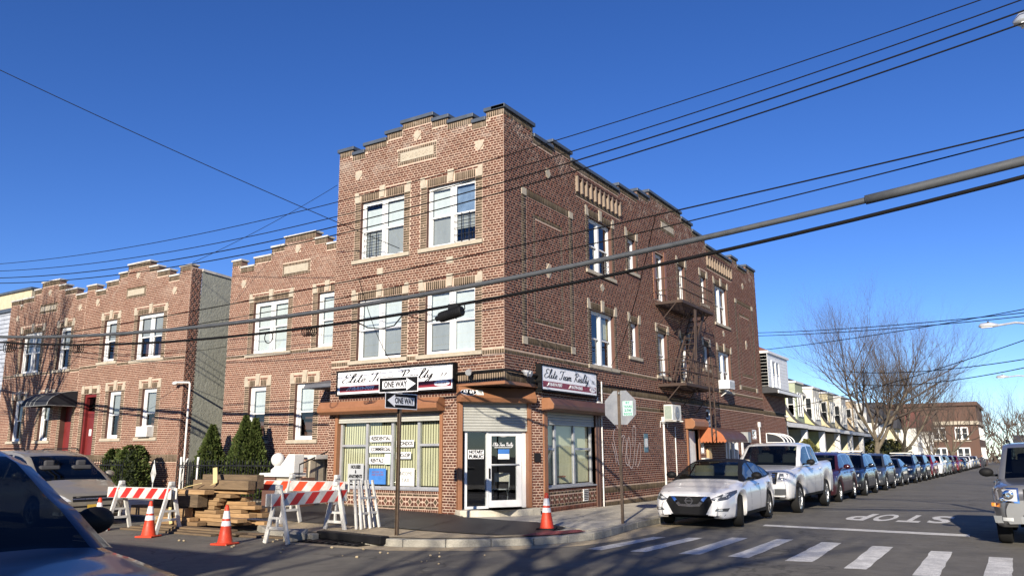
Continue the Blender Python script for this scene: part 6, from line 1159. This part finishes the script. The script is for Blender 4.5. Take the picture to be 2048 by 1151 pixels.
row = [('suv', 15.35, 'maroon', 'dark maroon hatchback suv parked behind the white pickup', 0), ('suv', 21.0, 'black', 'black suv with roof rails parked behind the maroon suv', 'bar'), ('suv', 27.2, 'grey', 'charcoal suv parked fifth from the corner', 0), ('compact', 33.6, 'dgrey', 'dark grey sedan parked sixth from the corner', 0), ('suv', 39.6, 'blue', 'dark blue suv with a pale roof bar, seventh from the corner', 'bar'), ('suv', 45.6, 'black', 'tall black suv parked eighth from the corner', 1), ('suv', 51.8, 'red', 'red suv parked ninth from the corner', 0), ('suv', 58.6, 'white', 'white suv parked tenth from the corner', 1), ('suv', 65.2, 'sage', 'pale sage green suv parked eleventh from the corner', 0), ('suv', 71.6, 'maroon', 'dark maroon suv parked twelfth from the corner', 0), ('suv', 78.0, 'red', 'distant red suv parked thirteenth from the corner', 0), ('compact', 84.5, 'black', 'distant black sedan parked fourteenth from the corner', 0), ('compact', 90.5, 'black', 'distant black sedan just before the row of white cars', 0), ('compact', 96.5, 'white', 'distant white sedan parked sixteenth from the corner', 0), ('suv', 103, 'white', 'distant white suv parked seventeenth from the corner', 0), ('suv', 109.5, 'silver', 'distant silver suv parked eighteenth from the corner', 0), ('suv', 116, 'blue', 'distant blue suv parked nineteenth from the corner', 0), ('suv', 123, 'white', 'distant white suv parked twentieth from the corner', 0), ('compact', 131, 'red', 'tiny red sedan near the far end of the row', 0), ('compact', 139, 'silver', 'tiny silver sedan near the far end of the row', 0), ('suv', 148, 'grey', 'tiny grey suv near the far end of the row', 0)]
for k, y, p, lab, rk in row: car(k, (4.02+random.uniform(-.08, .08), y, gz(y)), FACE+R(random.uniform(-.8, .8)), PT[p], lab, 'car', GRP, random.choice(('star', 'multi')), rack=rk)
car('jeep', (10.90, 2.55, gz(1)), FACE+R(-1), PT['silver'], 'silver boxy suv cut off by the right edge of the picture', 'car', 'vehicles cut by the picture edge', 'star', front_jeep, False, rack=1)
vn = car('van', (-10.55, -5.15, 0), R(-4), PT['tan'], 'tan silver minivan parked behind the barricades at the left', 'minivan', None, 'star', front_van, False, rack=1, plate=.36)
SPEC['crossover'] = dict(SPEC['suv'], top=[(d, z+.035) for d, z in SPEC['suv']['top']], roof=[(d, z+.05) for d, z in SPEC['suv']['roof']])
car('crossover', (4.84, -14.34, 0), R(0), PT['navy'], 'navy blue car filling the lower left corner', 'car', 'vehicles cut by the picture edge', 'star', None, True)
# ---------------------------------------------------------------- side street beyond the corner building
EX = thing('brick_extension', 'low brick house with white siding upper bay attached to the back of the corner building', 'house', (-2, 25.7, 0))
we = Wall(SIDE, EX, 23.47, 27.95, -.4, [(23.47, 27.95, 4.42)], 'brick_b'); we.soldier(23.47, 27.95, 3.36, 3.58); we.strip(27.75, 27.95, -.4, 3.36); we.holes.append((24.0, 26.6, -.3, 1.95)); we.finish()
MB().fbox(SIDE, 24.0, 26.6, -.3, 1.95, -.4, -.3).build('doorway', MAT['dark'], EX); MB().fbox(SIDE, 25.3, 26.2, -.3, 1.9, -.3, -.25).build('door', MAT['white_old'], EX)
m = MB(); m.box(-8, -.02, 23.5, 27.93, -.4, 6.3); m.build('building_core', MAT['brick_plain'], EX)
for i in range(11): MB().fbox(SIDE, 23.5, 27.55, 4.62+i*.162, 4.77+i*.162, .0, .33+.012).build('siding_board', MAT['siding'], EX)
MB().fbox(SIDE, 23.5, 27.54, 4.6, 6.4, .0, .325).build('bay', MAT['trim'], EX); window(EX, Fr((.335, 0, 0), (0, 1, 0)), 24.15, 25.6, 4.72, 6.08, 2, depth=-.03, blinds=None, fr=.06, mull=.1)
extr(MB(), SIDE, [(0, 4.42), (.75, 4.42), (.75, 4.55), (.34, 4.72), (0, 4.72)], 23.48, 28.2).build('skirt_roof', MAT['shingle'], EX); MB().fbox(SIDE, 23.48, 28.22, 4.40, 4.54, .75, .80).build('fascia', MAT['white'], EX); MB().fbox(SIDE, 23.45, 27.7, 6.38, 6.5, .0, .42).build('gutter', MAT['white'], EX)
extr(MB(), SIDE, [(0, 6.5), (.36, 6.5), (-.5, 6.95), (-2.5, 7.2), (-2.5, 6.5)][::1], 23.5, 27.6).build('roof', M('red_shingle', (.16, .06, .045), .9), EX)
ea = thing('barrel_awning', 'black awning with white metal frame over the extension door', 'awning', SIDE.p(25.6, 2.05, .5)); n = 8; pa = [(.85*math.sin(R(90)*i/n), 2.02+.45*math.cos(R(90)*i/n)) for i in range(n+1)]; m = MB()
for (w0, v0), (w1, v1) in zip(pa, pa[1:]): m.quad(SIDE.p(23.62, v0, w0), SIDE.p(23.62, v1, w1), SIDE.p(25.6, v1, w1), SIDE.p(25.6, v0, w0))
m.quad(*[SIDE.p(23.62, v, w) for w, v in [(0, 2.02)]+pa[::-1]]); m.build('canvas', MAT['canvas'], ea)
for u in (23.6, 24.3, 24.95, 25.6): MB().tube([SIDE.p(u, v, w+.01) for w, v in [(0, 2.02)]+([] if u > 24 else [])+pa[::1]], .035, 6).build('rib', MAT['white'], ea)
MB().tube([SIDE.p(23.6, 2.0, 0), SIDE.p(23.6, 2.0, .87), SIDE.p(25.6, 2.0, .87)], .05, 6).build('rail', MAT['white'], ea)
# row houses with deep porches and swept party walls
def rowhouse(y0, y1, wallc, cheek, lab, dz, roofc='shingle', xf=-2.4, xu=-4.2):
    H = thing('row_house', lab, 'house', (-6, (y0+y1)/2, dz), 0, 'porch row houses on the side street'); nm = wallc.name
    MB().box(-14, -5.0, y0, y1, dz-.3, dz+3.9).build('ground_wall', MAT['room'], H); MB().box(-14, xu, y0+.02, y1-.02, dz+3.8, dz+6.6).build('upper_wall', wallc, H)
    m = MB()
    for i in range(15): m.box(xu, xu+.02, y0+.05, y1-.05, dz+3.95+i*.18, dz+4.11+i*.18)
    m.build('siding', wallc, H, kind='stuff')
    m = MB(); m.add([(xf-.1+.25, y0, dz+3.75), (xf+.15, y1, dz+3.75), (xu, y1, dz+4.25), (xu, y0, dz+4.25), (xf+.15, y0, dz+3.55), (xf+.15, y1, dz+3.55), (xu, y1, dz+3.55), (xu, y0, dz+3.55)], [(0, 1, 2, 3), (7, 6, 5, 4), (0, 4, 5, 1), (0, 3, 7, 4), (1, 5, 6, 2)]); m.build('porch_roof', MAT[roofc], H); MB().box(xf+.15, xf+.22, y0, y1, dz+3.5, dz+3.78).build('porch_fascia', MAT['trim'], H)
    for y in (y0+.02,):
        MB().box(xf-.35, xf+.05, y, y+.42, dz-.2, dz+3.5).build('porch_column', MAT['trim'], H); MB().box(-5.0, xf-.35, y+.05, y+.30, dz-.2, dz+3.5).build('porch_side_wall', cheek, H)
    MB().box(xf-.05, xf, y0+.4, y1, dz+.3, dz+1.0).build('porch_rail', MAT['iron'], H)
    F = Fr((0, y0, 0), (1, 0, 0)); P = [(xf+.1, dz+3.76)]+[(xf+.1+(xu-.3-xf)*t, dz+3.76+3.1*t**2.2) for t in np.linspace(.1, 1, 10)]; poly = P+[(xu-.6, dz+6.9), (xu-.6, dz+3.76)]
    MB().prism(F, poly[::1], -.3, 0).build('party_wall', cheek, H); MB().tube([F.p(a, b+.03, -.12) for a, b in P], .14, 6).build('party_coping', MAT[roofc], H)
    m = MB(); m.add([(xu+.25, y0, dz+6.5), (xu+.25, y1, dz+6.5), (xu-1.0, y1-.5, dz+7.9), (xu-1.0, y0+.5, dz+7.9), (-13, y1-.5, dz+7.9), (-13, y0+.5, dz+7.9), (-14, y0, dz+6.5), (-14, y1, dz+6.5)], [(0, 1, 2, 3), (3, 2, 4, 5), (0, 3, 5, 6), (1, 7, 4, 2)]); m.build('mansard_roof', MAT[roofc], H); MB().box(xu-.1, xu+.32, y0, y1, dz+6.36, dz+6.52).build('cornice', MAT['trim'], H)
    yc = (y0+y1)/2+.4; MB().box(xu, xu+.8, yc-1.2, yc+1.2, dz+3.9, dz+7.0).build('bay', wallc, H); MB().box(xu, xu+.9, yc-1.3, yc+1.3, dz+7.0, dz+7.15).build('bay_roof', MAT['trim'], H)
    window(H, Fr((xu+.81, 0, 0), (0, 1, 0)), yc-.75, yc+.75, dz+4.5, dz+6.3, 2, depth=-.03); window(H, Fr((0, yc-1.21, 0), (1, 0, 0)), xu+.12, xu+.7, dz+4.5, dz+6.3, 1, depth=-.03)
RC = [M('siding_sage', (.34, .38, .27), .7), M('siding_yellow', (.50, .50, .24), .7), M('siding_white', (.66, .65, .60), .7), M('siding_cream', (.62, .55, .36), .7), M('siding_tan', (.48, .38, .26), .7)]
rowhouse(31.8, 37.6, RC[0], RC[1], 'first sage sided row house beyond the white bay', -.3); rowhouse(37.6, 43.4, RC[0], RC[3], 'sage row house with yellow party wall beyond the white bay', -.34)
rowhouse(43.4, 49.4, RC[0], RC[3], 'sage row house before the tall yellow swept party wall', -.38); rowhouse(49.4, 55.5, RC[2], RC[1], 'white row house behind the tall yellow swept party wall', -.42)
rowhouse(55.5, 61.5, RC[3], RC[3], 'cream row house seen through the bare branches', -.48); rowhouse(61.5, 67.5, RC[2], RC[3], 'white row house just left of the bare tree trunk', -.52); rowhouse(67.5, 73.5, RC[4], RC[4], 'tan row house right of the bare tree trunk', -.58); rowhouse(73.5, 79.5, RC[2], RC[2], 'last white row house before the smaller cottages', -.62)
def cottage(x0, x1, y0, y1, dz, h, c, lab, roof='shingle', name='cottage'):
    H = thing(name, lab, 'house', ((x0+x1)/2, (y0+y1)/2, dz), 0, 'small houses down the side street'); MB().box(x0, x1, y0, y1, dz-.5, dz+h).build('wall', c, H)
    yc = (y0+y1)/2; m = MB(); m.add([(x1+.4, y0-.3, dz+h-.1), (x1+.4, y1+.3, dz+h-.1), (x1+.4, yc, dz+h+2.3), (x0, y0-.3, dz+h-.1), (x0, y1+.3, dz+h-.1), (x0, yc, dz+h+2.3)], [(0, 1, 2), (0, 2, 5, 3), (1, 4, 5, 2)]); m.build('roof', MAT[roof] if roof in MAT else bpy.data.materials[roof], H)
    for z in (1.0, 3.6):
        for k in (-.25, .25): window(H, Fr((x1+.02, 0, 0), (0, 1, 0)), yc+k*(y1-y0)-.5, yc+k*(y1-y0)+.5, dz+z, dz+z+1.4, 1, depth=-.03, glass='glass_dark')
    for k in (-.6, .6): window(H, Fr((0, y0-.02, 0), (1, 0, 0)), (x0+x1)/2+k*2-.5, (x0+x1)/2+k*2+.5, dz+3.4, dz+4.8, 1, depth=-.03, glass='glass_dark')
cottage(-12, -3.2, 84, 91, -.7, 5.6, RC[2], 'white gabled house beyond the row houses'); cottage(-12, -3.0, 96, 103, -.8, 5.2, RC[3], 'cream gabled house behind the leaning tree'); cottage(-11, -2.0, 112, 119, -.95, 5.8, RC[2], 'white house with maroon roof left of the far street', 'red_shingle'); cottage(-11, -1.5, 124, 131, -1.05, 5.6, RC[2], 'farther white house with maroon roof by the far street', 'red_shingle'); cottage(-8, 0, 175, 184, -1.5, 5.5, RC[4], 'tiny tan house at the far end of the street')
cottage(9, 16, 212, 222, -1.8, 4.5, RC[3], 'tiny cream house closing the end of the street'); cottage(13.2, 19, 150, 158, -1.3, 4.5, RC[2], 'tiny white house at the right end of the street')
AP = thing('apartment_block', 'large brown brick apartment block behind the bare trees', 'building', (-22, 150, -1)); a, b = hit(1950, 806, 1, 140), hit(1640, 815, 1, 140)
fb = M('far_brick', (.105, .058, .042), .9, var=.15, scale=1); zt = a.z-.3; MB().box(b.x-18, a.x, 140, 165, -2, zt).build('wall', fb, AP); MB().box(b.x-18, a.x+.2, 139.6, 165, zt-3.2, zt-2.6).build('stone_band', MAT['lime'], AP); MB().box(b.x-18, a.x+.3, 139.5, 165, zt, zt+.6).build('parapet', fb, AP)
for k in range(4):
    z1 = zt-3.6-k*3.4
    for j in range(9):
        u = a.x-2.5-j*3.4
        w_ = window(AP, Fr((0, 139.95, 0), (1, 0, 0)), u-1.0, u+1.0, z1-2.1, z1, 2, depth=-.06, glass='glass_dark', fr=.14, mull=.2)
        MB().box(u-1.3, u+1.3, 139.8, 140, z1-2.4, z1-2.15).build('window_sill', MAT['lime'], AP)
for k in range(4):
    for j in range(5):
        u = 143+j*4.2; window(AP, Fr((a.x+.02, 0, 0), (0, 1, 0)), u-.9, u+.9, zt-5.7-k*3.4, zt-3.6-k*3.4, 2, depth=-.06, glass='glass_dark', fr=.14)
# house across the front street whose shadow falls on the road
hs_ = thing('house_across', 'house behind the viewer that throws the broad shadow on the road', 'house', (-6, -24, 0)); MB().box(-22, 4.3, -30, -20.2, 0, 5.15).build('wall', MAT['brick_plain'], hs_); MB().box(-22.3, 4.5, -30.3, -20.0, 5.15, 5.35).build('roof', MAT['coping'], hs_)
# ---------------------------------------------------------------- trees and shrubs
def bare_tree(loc, H, spread, r0, seed, lab, split=.22, dens=1.0, lean=(0, 0), group='bare street trees', fine=5, mat='twig', name='bare_tree', width=None, thick=1.35):
    rg = random.Random(seed); T = thing(name, lab, 'tree', loc, 0, group); big, tw = MB(), MB()
    def branch(p, d, L, r, lv):
        n = 4 if lv < 3 else 3 if lv < fine-1 else 2; pts = [Vector(p)]; rs = [r]; q = Vector(p); dd = Vector(d).normalized(); ks = []
        for i in range(n):
            j = .10+.05*lv; dd = (dd+Vector((rg.uniform(-j, j), rg.uniform(-j, j), rg.uniform(-j*.4, j)+.05*(lv > 0)))).normalized(); q = q+dd*(L/n); pts.append(q.copy()); rs.append(r*(1-.55*(i+1)/n)); ks.append((q.copy(), dd.copy(), rs[-1]))
        (big if lv < 2 else tw).tube(pts, [q_*(1 if lv < 2 else thick) for q_ in rs], 8 if lv < 2 else 4 if lv < 3 else 3, cap=False)
        if lv >= fine: return
        nch = {0: rg.randint(4, 6), 1: rg.randint(4, 5), 2: rg.randint(4, 6), 3: rg.randint(3, 5)}.get(lv, rg.randint(3, 4)); nch = max(2, int(nch*dens+.5)); a0 = rg.uniform(0, 6.28)
        for k in range(nch):
            i = min(n-1, int(n*(.25+.75*(k+1)/nch)) if lv else n-1); q, dv, rr = ks[max(0, min(n-1, i if lv else n-1-(k % 2)))]
            ang = a0+k*2.4; s = dv.cross(Vector((0, 0, 1)) if abs(dv.z) < .95 else Vector((1, 0, 0))).normalized(); t = dv.cross(s); sp = (spread if lv < 2 else .62)*rg.uniform(.6, 1.15); nd = (dv+(s*math.cos(ang)+t*math.sin(ang))*sp+Vector((0, 0, .10 if lv < 2 else .16))).normalized()
            branch(q, nd, L*(rg.uniform(1.0, 1.35)*(1-split)/split*.42 if lv == 0 else rg.uniform(.55, .78)), rr*(.72 if lv < 2 else .66), lv+1)
    branch((0, 0, -.1), (lean[0], lean[1], 1), H*split, r0, 0)
    vv = np.array(tw.v); zs = H*.90/np.percentile(vv[:, 2], 96); xs_ = (width/(np.percentile(vv[:, 0], 98)-np.percentile(vv[:, 0], 2))) if width else zs
    for mb in (big, tw): mb.v = [(x*xs_, y*xs_, z*zs) for x, y, z in mb.v]
    m = MB(); m.lathe([(r0*1.35, -.1), (r0*1.12, .25), (r0*.98, .8)], None, 10); big.add(m.v, m.f)
    big.build('trunk', MAT['bark'], T, local=True, smooth=True); tw.build('crown', MAT[mat], T, local=True); return T
def leafmat(name, cs):
    m, n, p = newmat(name); g = geo(n); f = math_(n, 'FRACT', math_(n, 'ADD', g.outputs['Random Per Island'], noise(n, 2.2, 3, .6, g.outputs['Position']).outputs[0]))
    n.links.new(ramp(n, f, [(0, cs[0]), (.5, cs[1]), (1, cs[2])]).outputs[0], p.inputs['Base Color']); p.inputs['Roughness'].default_value = .7; p.inputs['Specular IOR Level'].default_value = .2; p.inputs['Subsurface Weight'].default_value = 0; return m
LEAF = leafmat('evergreen_leaf', [(.032, .05, .012), (.055, .078, .018), (.085, .10, .03)]); LEAF2 = leafmat('juniper_leaf', [(.06, .065, .02), (.10, .10, .035), (.13, .125, .05)])
def evergreen(loc, h, r, lab, shape='cone', n=5200, mat=None, cat='shrub', name='evergreen_shrub', ls=1.0, group=None):
    T = thing(name, lab, cat, loc, 0, group); rg = np.random.default_rng(int(abs(loc[0]*100))+n); t = rg.random(n)**.8; ang = rg.random(n)*2*np.pi
    prof = (lambda t: np.sin(np.clip(t*1.05+.10, 0, 1)*np.pi*.5+0)**.6*0+np.where(t < .18, .72+t*1.5, (1-((t-.18)/.82)**1.55)*.99)) if shape == 'cone' else (lambda t: np.sqrt(np.clip(1-(2*t-1)**2, 0, 1))*.95+.12)
    lump = 1+.13*np.sin(ang*5+t*9)+.10*np.sin(ang*11-t*17+1)+.06*np.sin(ang*23+t*31); rad = r*np.clip(prof(t), .02, 2)*lump*(.78+.27*rg.random(n)**.5)
    P = np.stack([rad*np.cos(ang), rad*np.sin(ang), h*t], 1); out = np.stack([np.cos(ang), np.sin(ang), np.full(n, .9 if shape == 'cone' else .3)], 1)+rg.normal(0, .35, (n, 3)); out /= np.linalg.norm(out, axis=1)[:, None]
    side = np.cross(out, rg.normal(0, 1, (n, 3))); side /= np.linalg.norm(side, axis=1)[:, None]; L = (.07+.06*rg.random(n))[:, None]*ls; W = (.018+.014*rg.random(n))[:, None]*ls
    V = np.stack([P-side*W, P+out*L*.5-side*W*1.3, P+out*L, P+out*L*.5+side*W*1.3], 1).reshape(-1, 3); m = MB(); m.v = V.tolist(); m.f = [(4*i, 4*i+1, 4*i+2, 4*i+3) for i in range(n)]; m.mi = [0]*n
    m.build('crown', mat or LEAF, T, local=True); c = MB(); pr = [(max(.01, r*.74*float(prof(np.array([k/10]))[0])), h*(.02+.93*k/10)) for k in range(11)]; c.lathe(pr, None, 12); c.build('shade_core', M('inner_leaf_shade', (.012, .02, .006), .9) if 'inner_leaf_shade' not in bpy.data.materials else bpy.data.materials['inner_leaf_shade'], T, local=True)  # solid dark core closes the crown, shade between the leaves put into its colour
    MB().tube([(0, 0, -.1), (0, 0, h*.4)], .05, 6).build('trunk', MAT['bark'], T, local=True)
def at(px, py, y): return hit(px, py, 1, y)
for px, py, wpx, y, lab in ((426, 852, 46, .35, 'dark green conical evergreen at the alley mouth'), (493, 834, 50, .3, 'taller left half of the paired conical evergreens'), (512, 839, 40, .45, 'right half of the paired conical evergreens beside the stoop')):
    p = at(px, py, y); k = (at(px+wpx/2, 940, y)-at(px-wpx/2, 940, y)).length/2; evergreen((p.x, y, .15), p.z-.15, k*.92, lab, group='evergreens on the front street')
for px, py, wpx, y, lab in ((231, 899, 34, -.1, 'small round evergreen bush behind the fence at the left'), (268, 891, 52, 0, 'larger rounded evergreen bush beside the white fence ornament')):
    p = at(px, py, y); k = (at(px+wpx/2, 930, y)-at(px-wpx/2, 930, y)).length/2; evergreen((p.x, y, .15), p.z-.15, k*.62, lab, 'round', 3200, group='evergreens on the front street')
evergreen((-.9, 36.5, -.3), 2.5, 1.15, 'olive green juniper bush above the pickup bed', 'cone', 3000, LEAF2, ls=2.2, name='juniper_bush'); evergreen((-1.2, 40.5, -.35), 1.5, 1.0, 'dark clipped hedge ball right of the juniper bush', 'round', 2000, LEAF, ls=2); evergreen((-1.0, 44, -.35), 1.35, 1.1, 'low dark hedge ball before the porch columns', 'round', 2000, LEAF, ls=2); evergreen((-.8, 56.5, -.5), 1.5, 1.1, 'dark bush right of the big tree trunk', 'round', 1600, LEAF, ls=2.2); evergreen((-1.5, 74, -.6), 3.2, 2.0, 'grey green bush down the street beyond the second trunk', 'round', 2200, LEAF2, ls=3)
bare_tree((1.07, 50.2, gz(50)+.1), 15.2, 1.05, .42, 11, 'big spreading bare street tree right of the row houses', .22, 1.35, (.12, 0), fine=6, width=12.5)
bare_tree((1.2, 66, gz(66)+.1), 13.2, 1.0, .38, 23, 'second bare street tree just behind the big one', .24, 1.3, fine=6, width=11)
bare_tree((1.4, 88, gz(88)+.1), 7.0, .9, .16, 5, 'small reddish bare tree beyond the second trunk', .25, 1.1, fine=5); bare_tree((2.0, 108, gz(108)+.1), 12.5, 1.1, .36, 31, 'leaning bare tree before the white houses', .22, 1.0, (.35, 0), fine=5); bare_tree((1.0, 98, gz(98)+.1), 9, .9, .2, 37, 'thin brown bare tree before the apartment block', .25, 1.1, fine=5)
bare_tree((7.5, 200, gz(200)), 20, .95, .5, 41, 'bare tree closing the far end of the street', .25, 1.0, fine=5); bare_tree((12.5, 175, gz(175)), 15, .95, .4, 43, 'far bare tree at the right edge of the street', .25, 1.0, fine=5); bare_tree((2.5, 150, gz(150)), 11, .95, .3, 47, 'far bare tree behind the distant parked cars', .25, 1.0, fine=5); bare_tree((-1, 190, gz(190)), 16, .95, .4, 53, 'far bare tree behind the last white houses', .25, 1, fine=5)
hz = MB(); rg = random.Random(3)
for i in range(5200):
    x = rg.uniform(-75, 75); y = rg.uniform(235, 265); hh = 9+3*math.sin(x*.21)+2*math.sin(x*.53+1); z = rg.uniform(-3, hh)-1; L = rg.uniform(1, 3.2); a = rg.uniform(-.7, .7); wd = rg.uniform(.05, .16)*(2 if z < 0 else 1)
    d = Vector((math.sin(a), rg.uniform(-.3, .3), math.cos(a)))*L; hz.quad((x-wd, y, z), (x+wd, y, z), (x+wd*.4+d.x, y+d.y, z+d.z), (x-wd*.4+d.x, y+d.y, z+d.z))
tag(hz.build('far_wood', MAT['twig']), 'brown mass of bare trees far down the street', 'trees', kind='stuff')
# trees across the street known by their shadows
bare_tree((-21.4, -6.8, .0), 13.5, .75, .62, 71, 'kerbside tree just outside the picture whose limbs shade the leftmost house', .34, 1.0, (-.06, 0), 'street trees outside the picture', fine=5, width=6.5, thick=1.8)
bare_tree((10.2, -25.5, .13), 14.5, 1.0, .5, 83, 'street tree behind the viewer whose branches shade the road', .30, 1.0, (0, 0), 'street trees outside the picture', fine=5, width=12, thick=2.0)
# ---------------------------------------------------------------- a walker far down the street
wk = thing('person', 'distant person in dark clothes walking in the middle of the street', 'person', (7.05, 76.5, gz(76.5)), R(200)); sk = bpy.data.meshes.new('body'); J = [(0, 0, .95), (0, 0, 1.2), (0, 0, 1.42), (0, 0, 1.52), (0, .02, 1.66), (.2, 0, 1.40), (.27, .05, 1.13), (.25, .22, .95), (-.2, 0, 1.40), (-.27, -.06, 1.13), (-.26, .08, .92), (.1, .0, .9), (.12, .16, .50), (.12, .05, .08), (.12, .18, .03), (-.1, 0, .9), (-.12, -.06, .50), (-.12, -.30, .14), (-.12, -.2, .03)]
E_ = [(0, 1), (1, 2), (2, 3), (3, 4), (2, 5), (5, 6), (6, 7), (2, 8), (8, 9), (9, 10), (0, 11), (11, 12), (12, 13), (13, 14), (0, 15), (15, 16), (16, 17), (17, 18)]; sk.from_pydata(J, E_, []); bo = bpy.data.objects.new('body', sk); COL.objects.link(bo); bo.parent = wk; md = bo.modifiers.new('skin', 'SKIN')
RR = [.15, .15, .14, .055, .10, .06, .05, .035, .06, .05, .035, .09, .065, .045, .04, .09, .065, .045, .04]
for v, r in zip(sk.skin_vertices[0].data, RR): v.radius = (r, r)
sk.skin_vertices[0].data[0].use_root = True; sb = bo.modifiers.new('sub', 'SUBSURF'); sb.levels = 1; sb.render_levels = 1; sk.materials.append(MAT['cloth']); MB().sphere((0, .02, 1.67), .11, 12, 10, sc_=(.85, .95, 1.1)).build('head', MAT['skin'], wk, local=True, smooth=True); MB().sphere((0, .0, 1.71), .115, 12, 10, sc_=(.9, .95, .9)).build('cap', MAT['cloth'], wk, local=True, smooth=True)
# wires over the far street
for i, (a, b) in enumerate((((1520, 665), (2048, 625)), ((1520, 671), (2048, 632)), ((1518, 700), (2048, 618)), ((1650, 800), (2048, 680)), ((1760, 745), (2048, 718)), ((1790, 770), (2048, 735)))):
    p, q = hit(*a, 1, 40), hit(*b, 1, 26); m = MB(); m.tube([p.lerp(q, t)+Vector((0, 0, -.6*t*(1-t))) for t in np.linspace(-.6, 1.6, 24)], .022, 5); tag(m.build('street_wire', MAT['cable'], smooth=True), ['upper of the paired far wires crossing behind the bare tree', 'lower of the paired far wires crossing behind the bare tree', 'far wire sloping from the white bay up to the right edge', 'far wire rising steeply to the right edge', 'far wire above the distant street lamp', 'lowest far wire at the distant street lamp'][i], 'cable', 'wires over the side street')
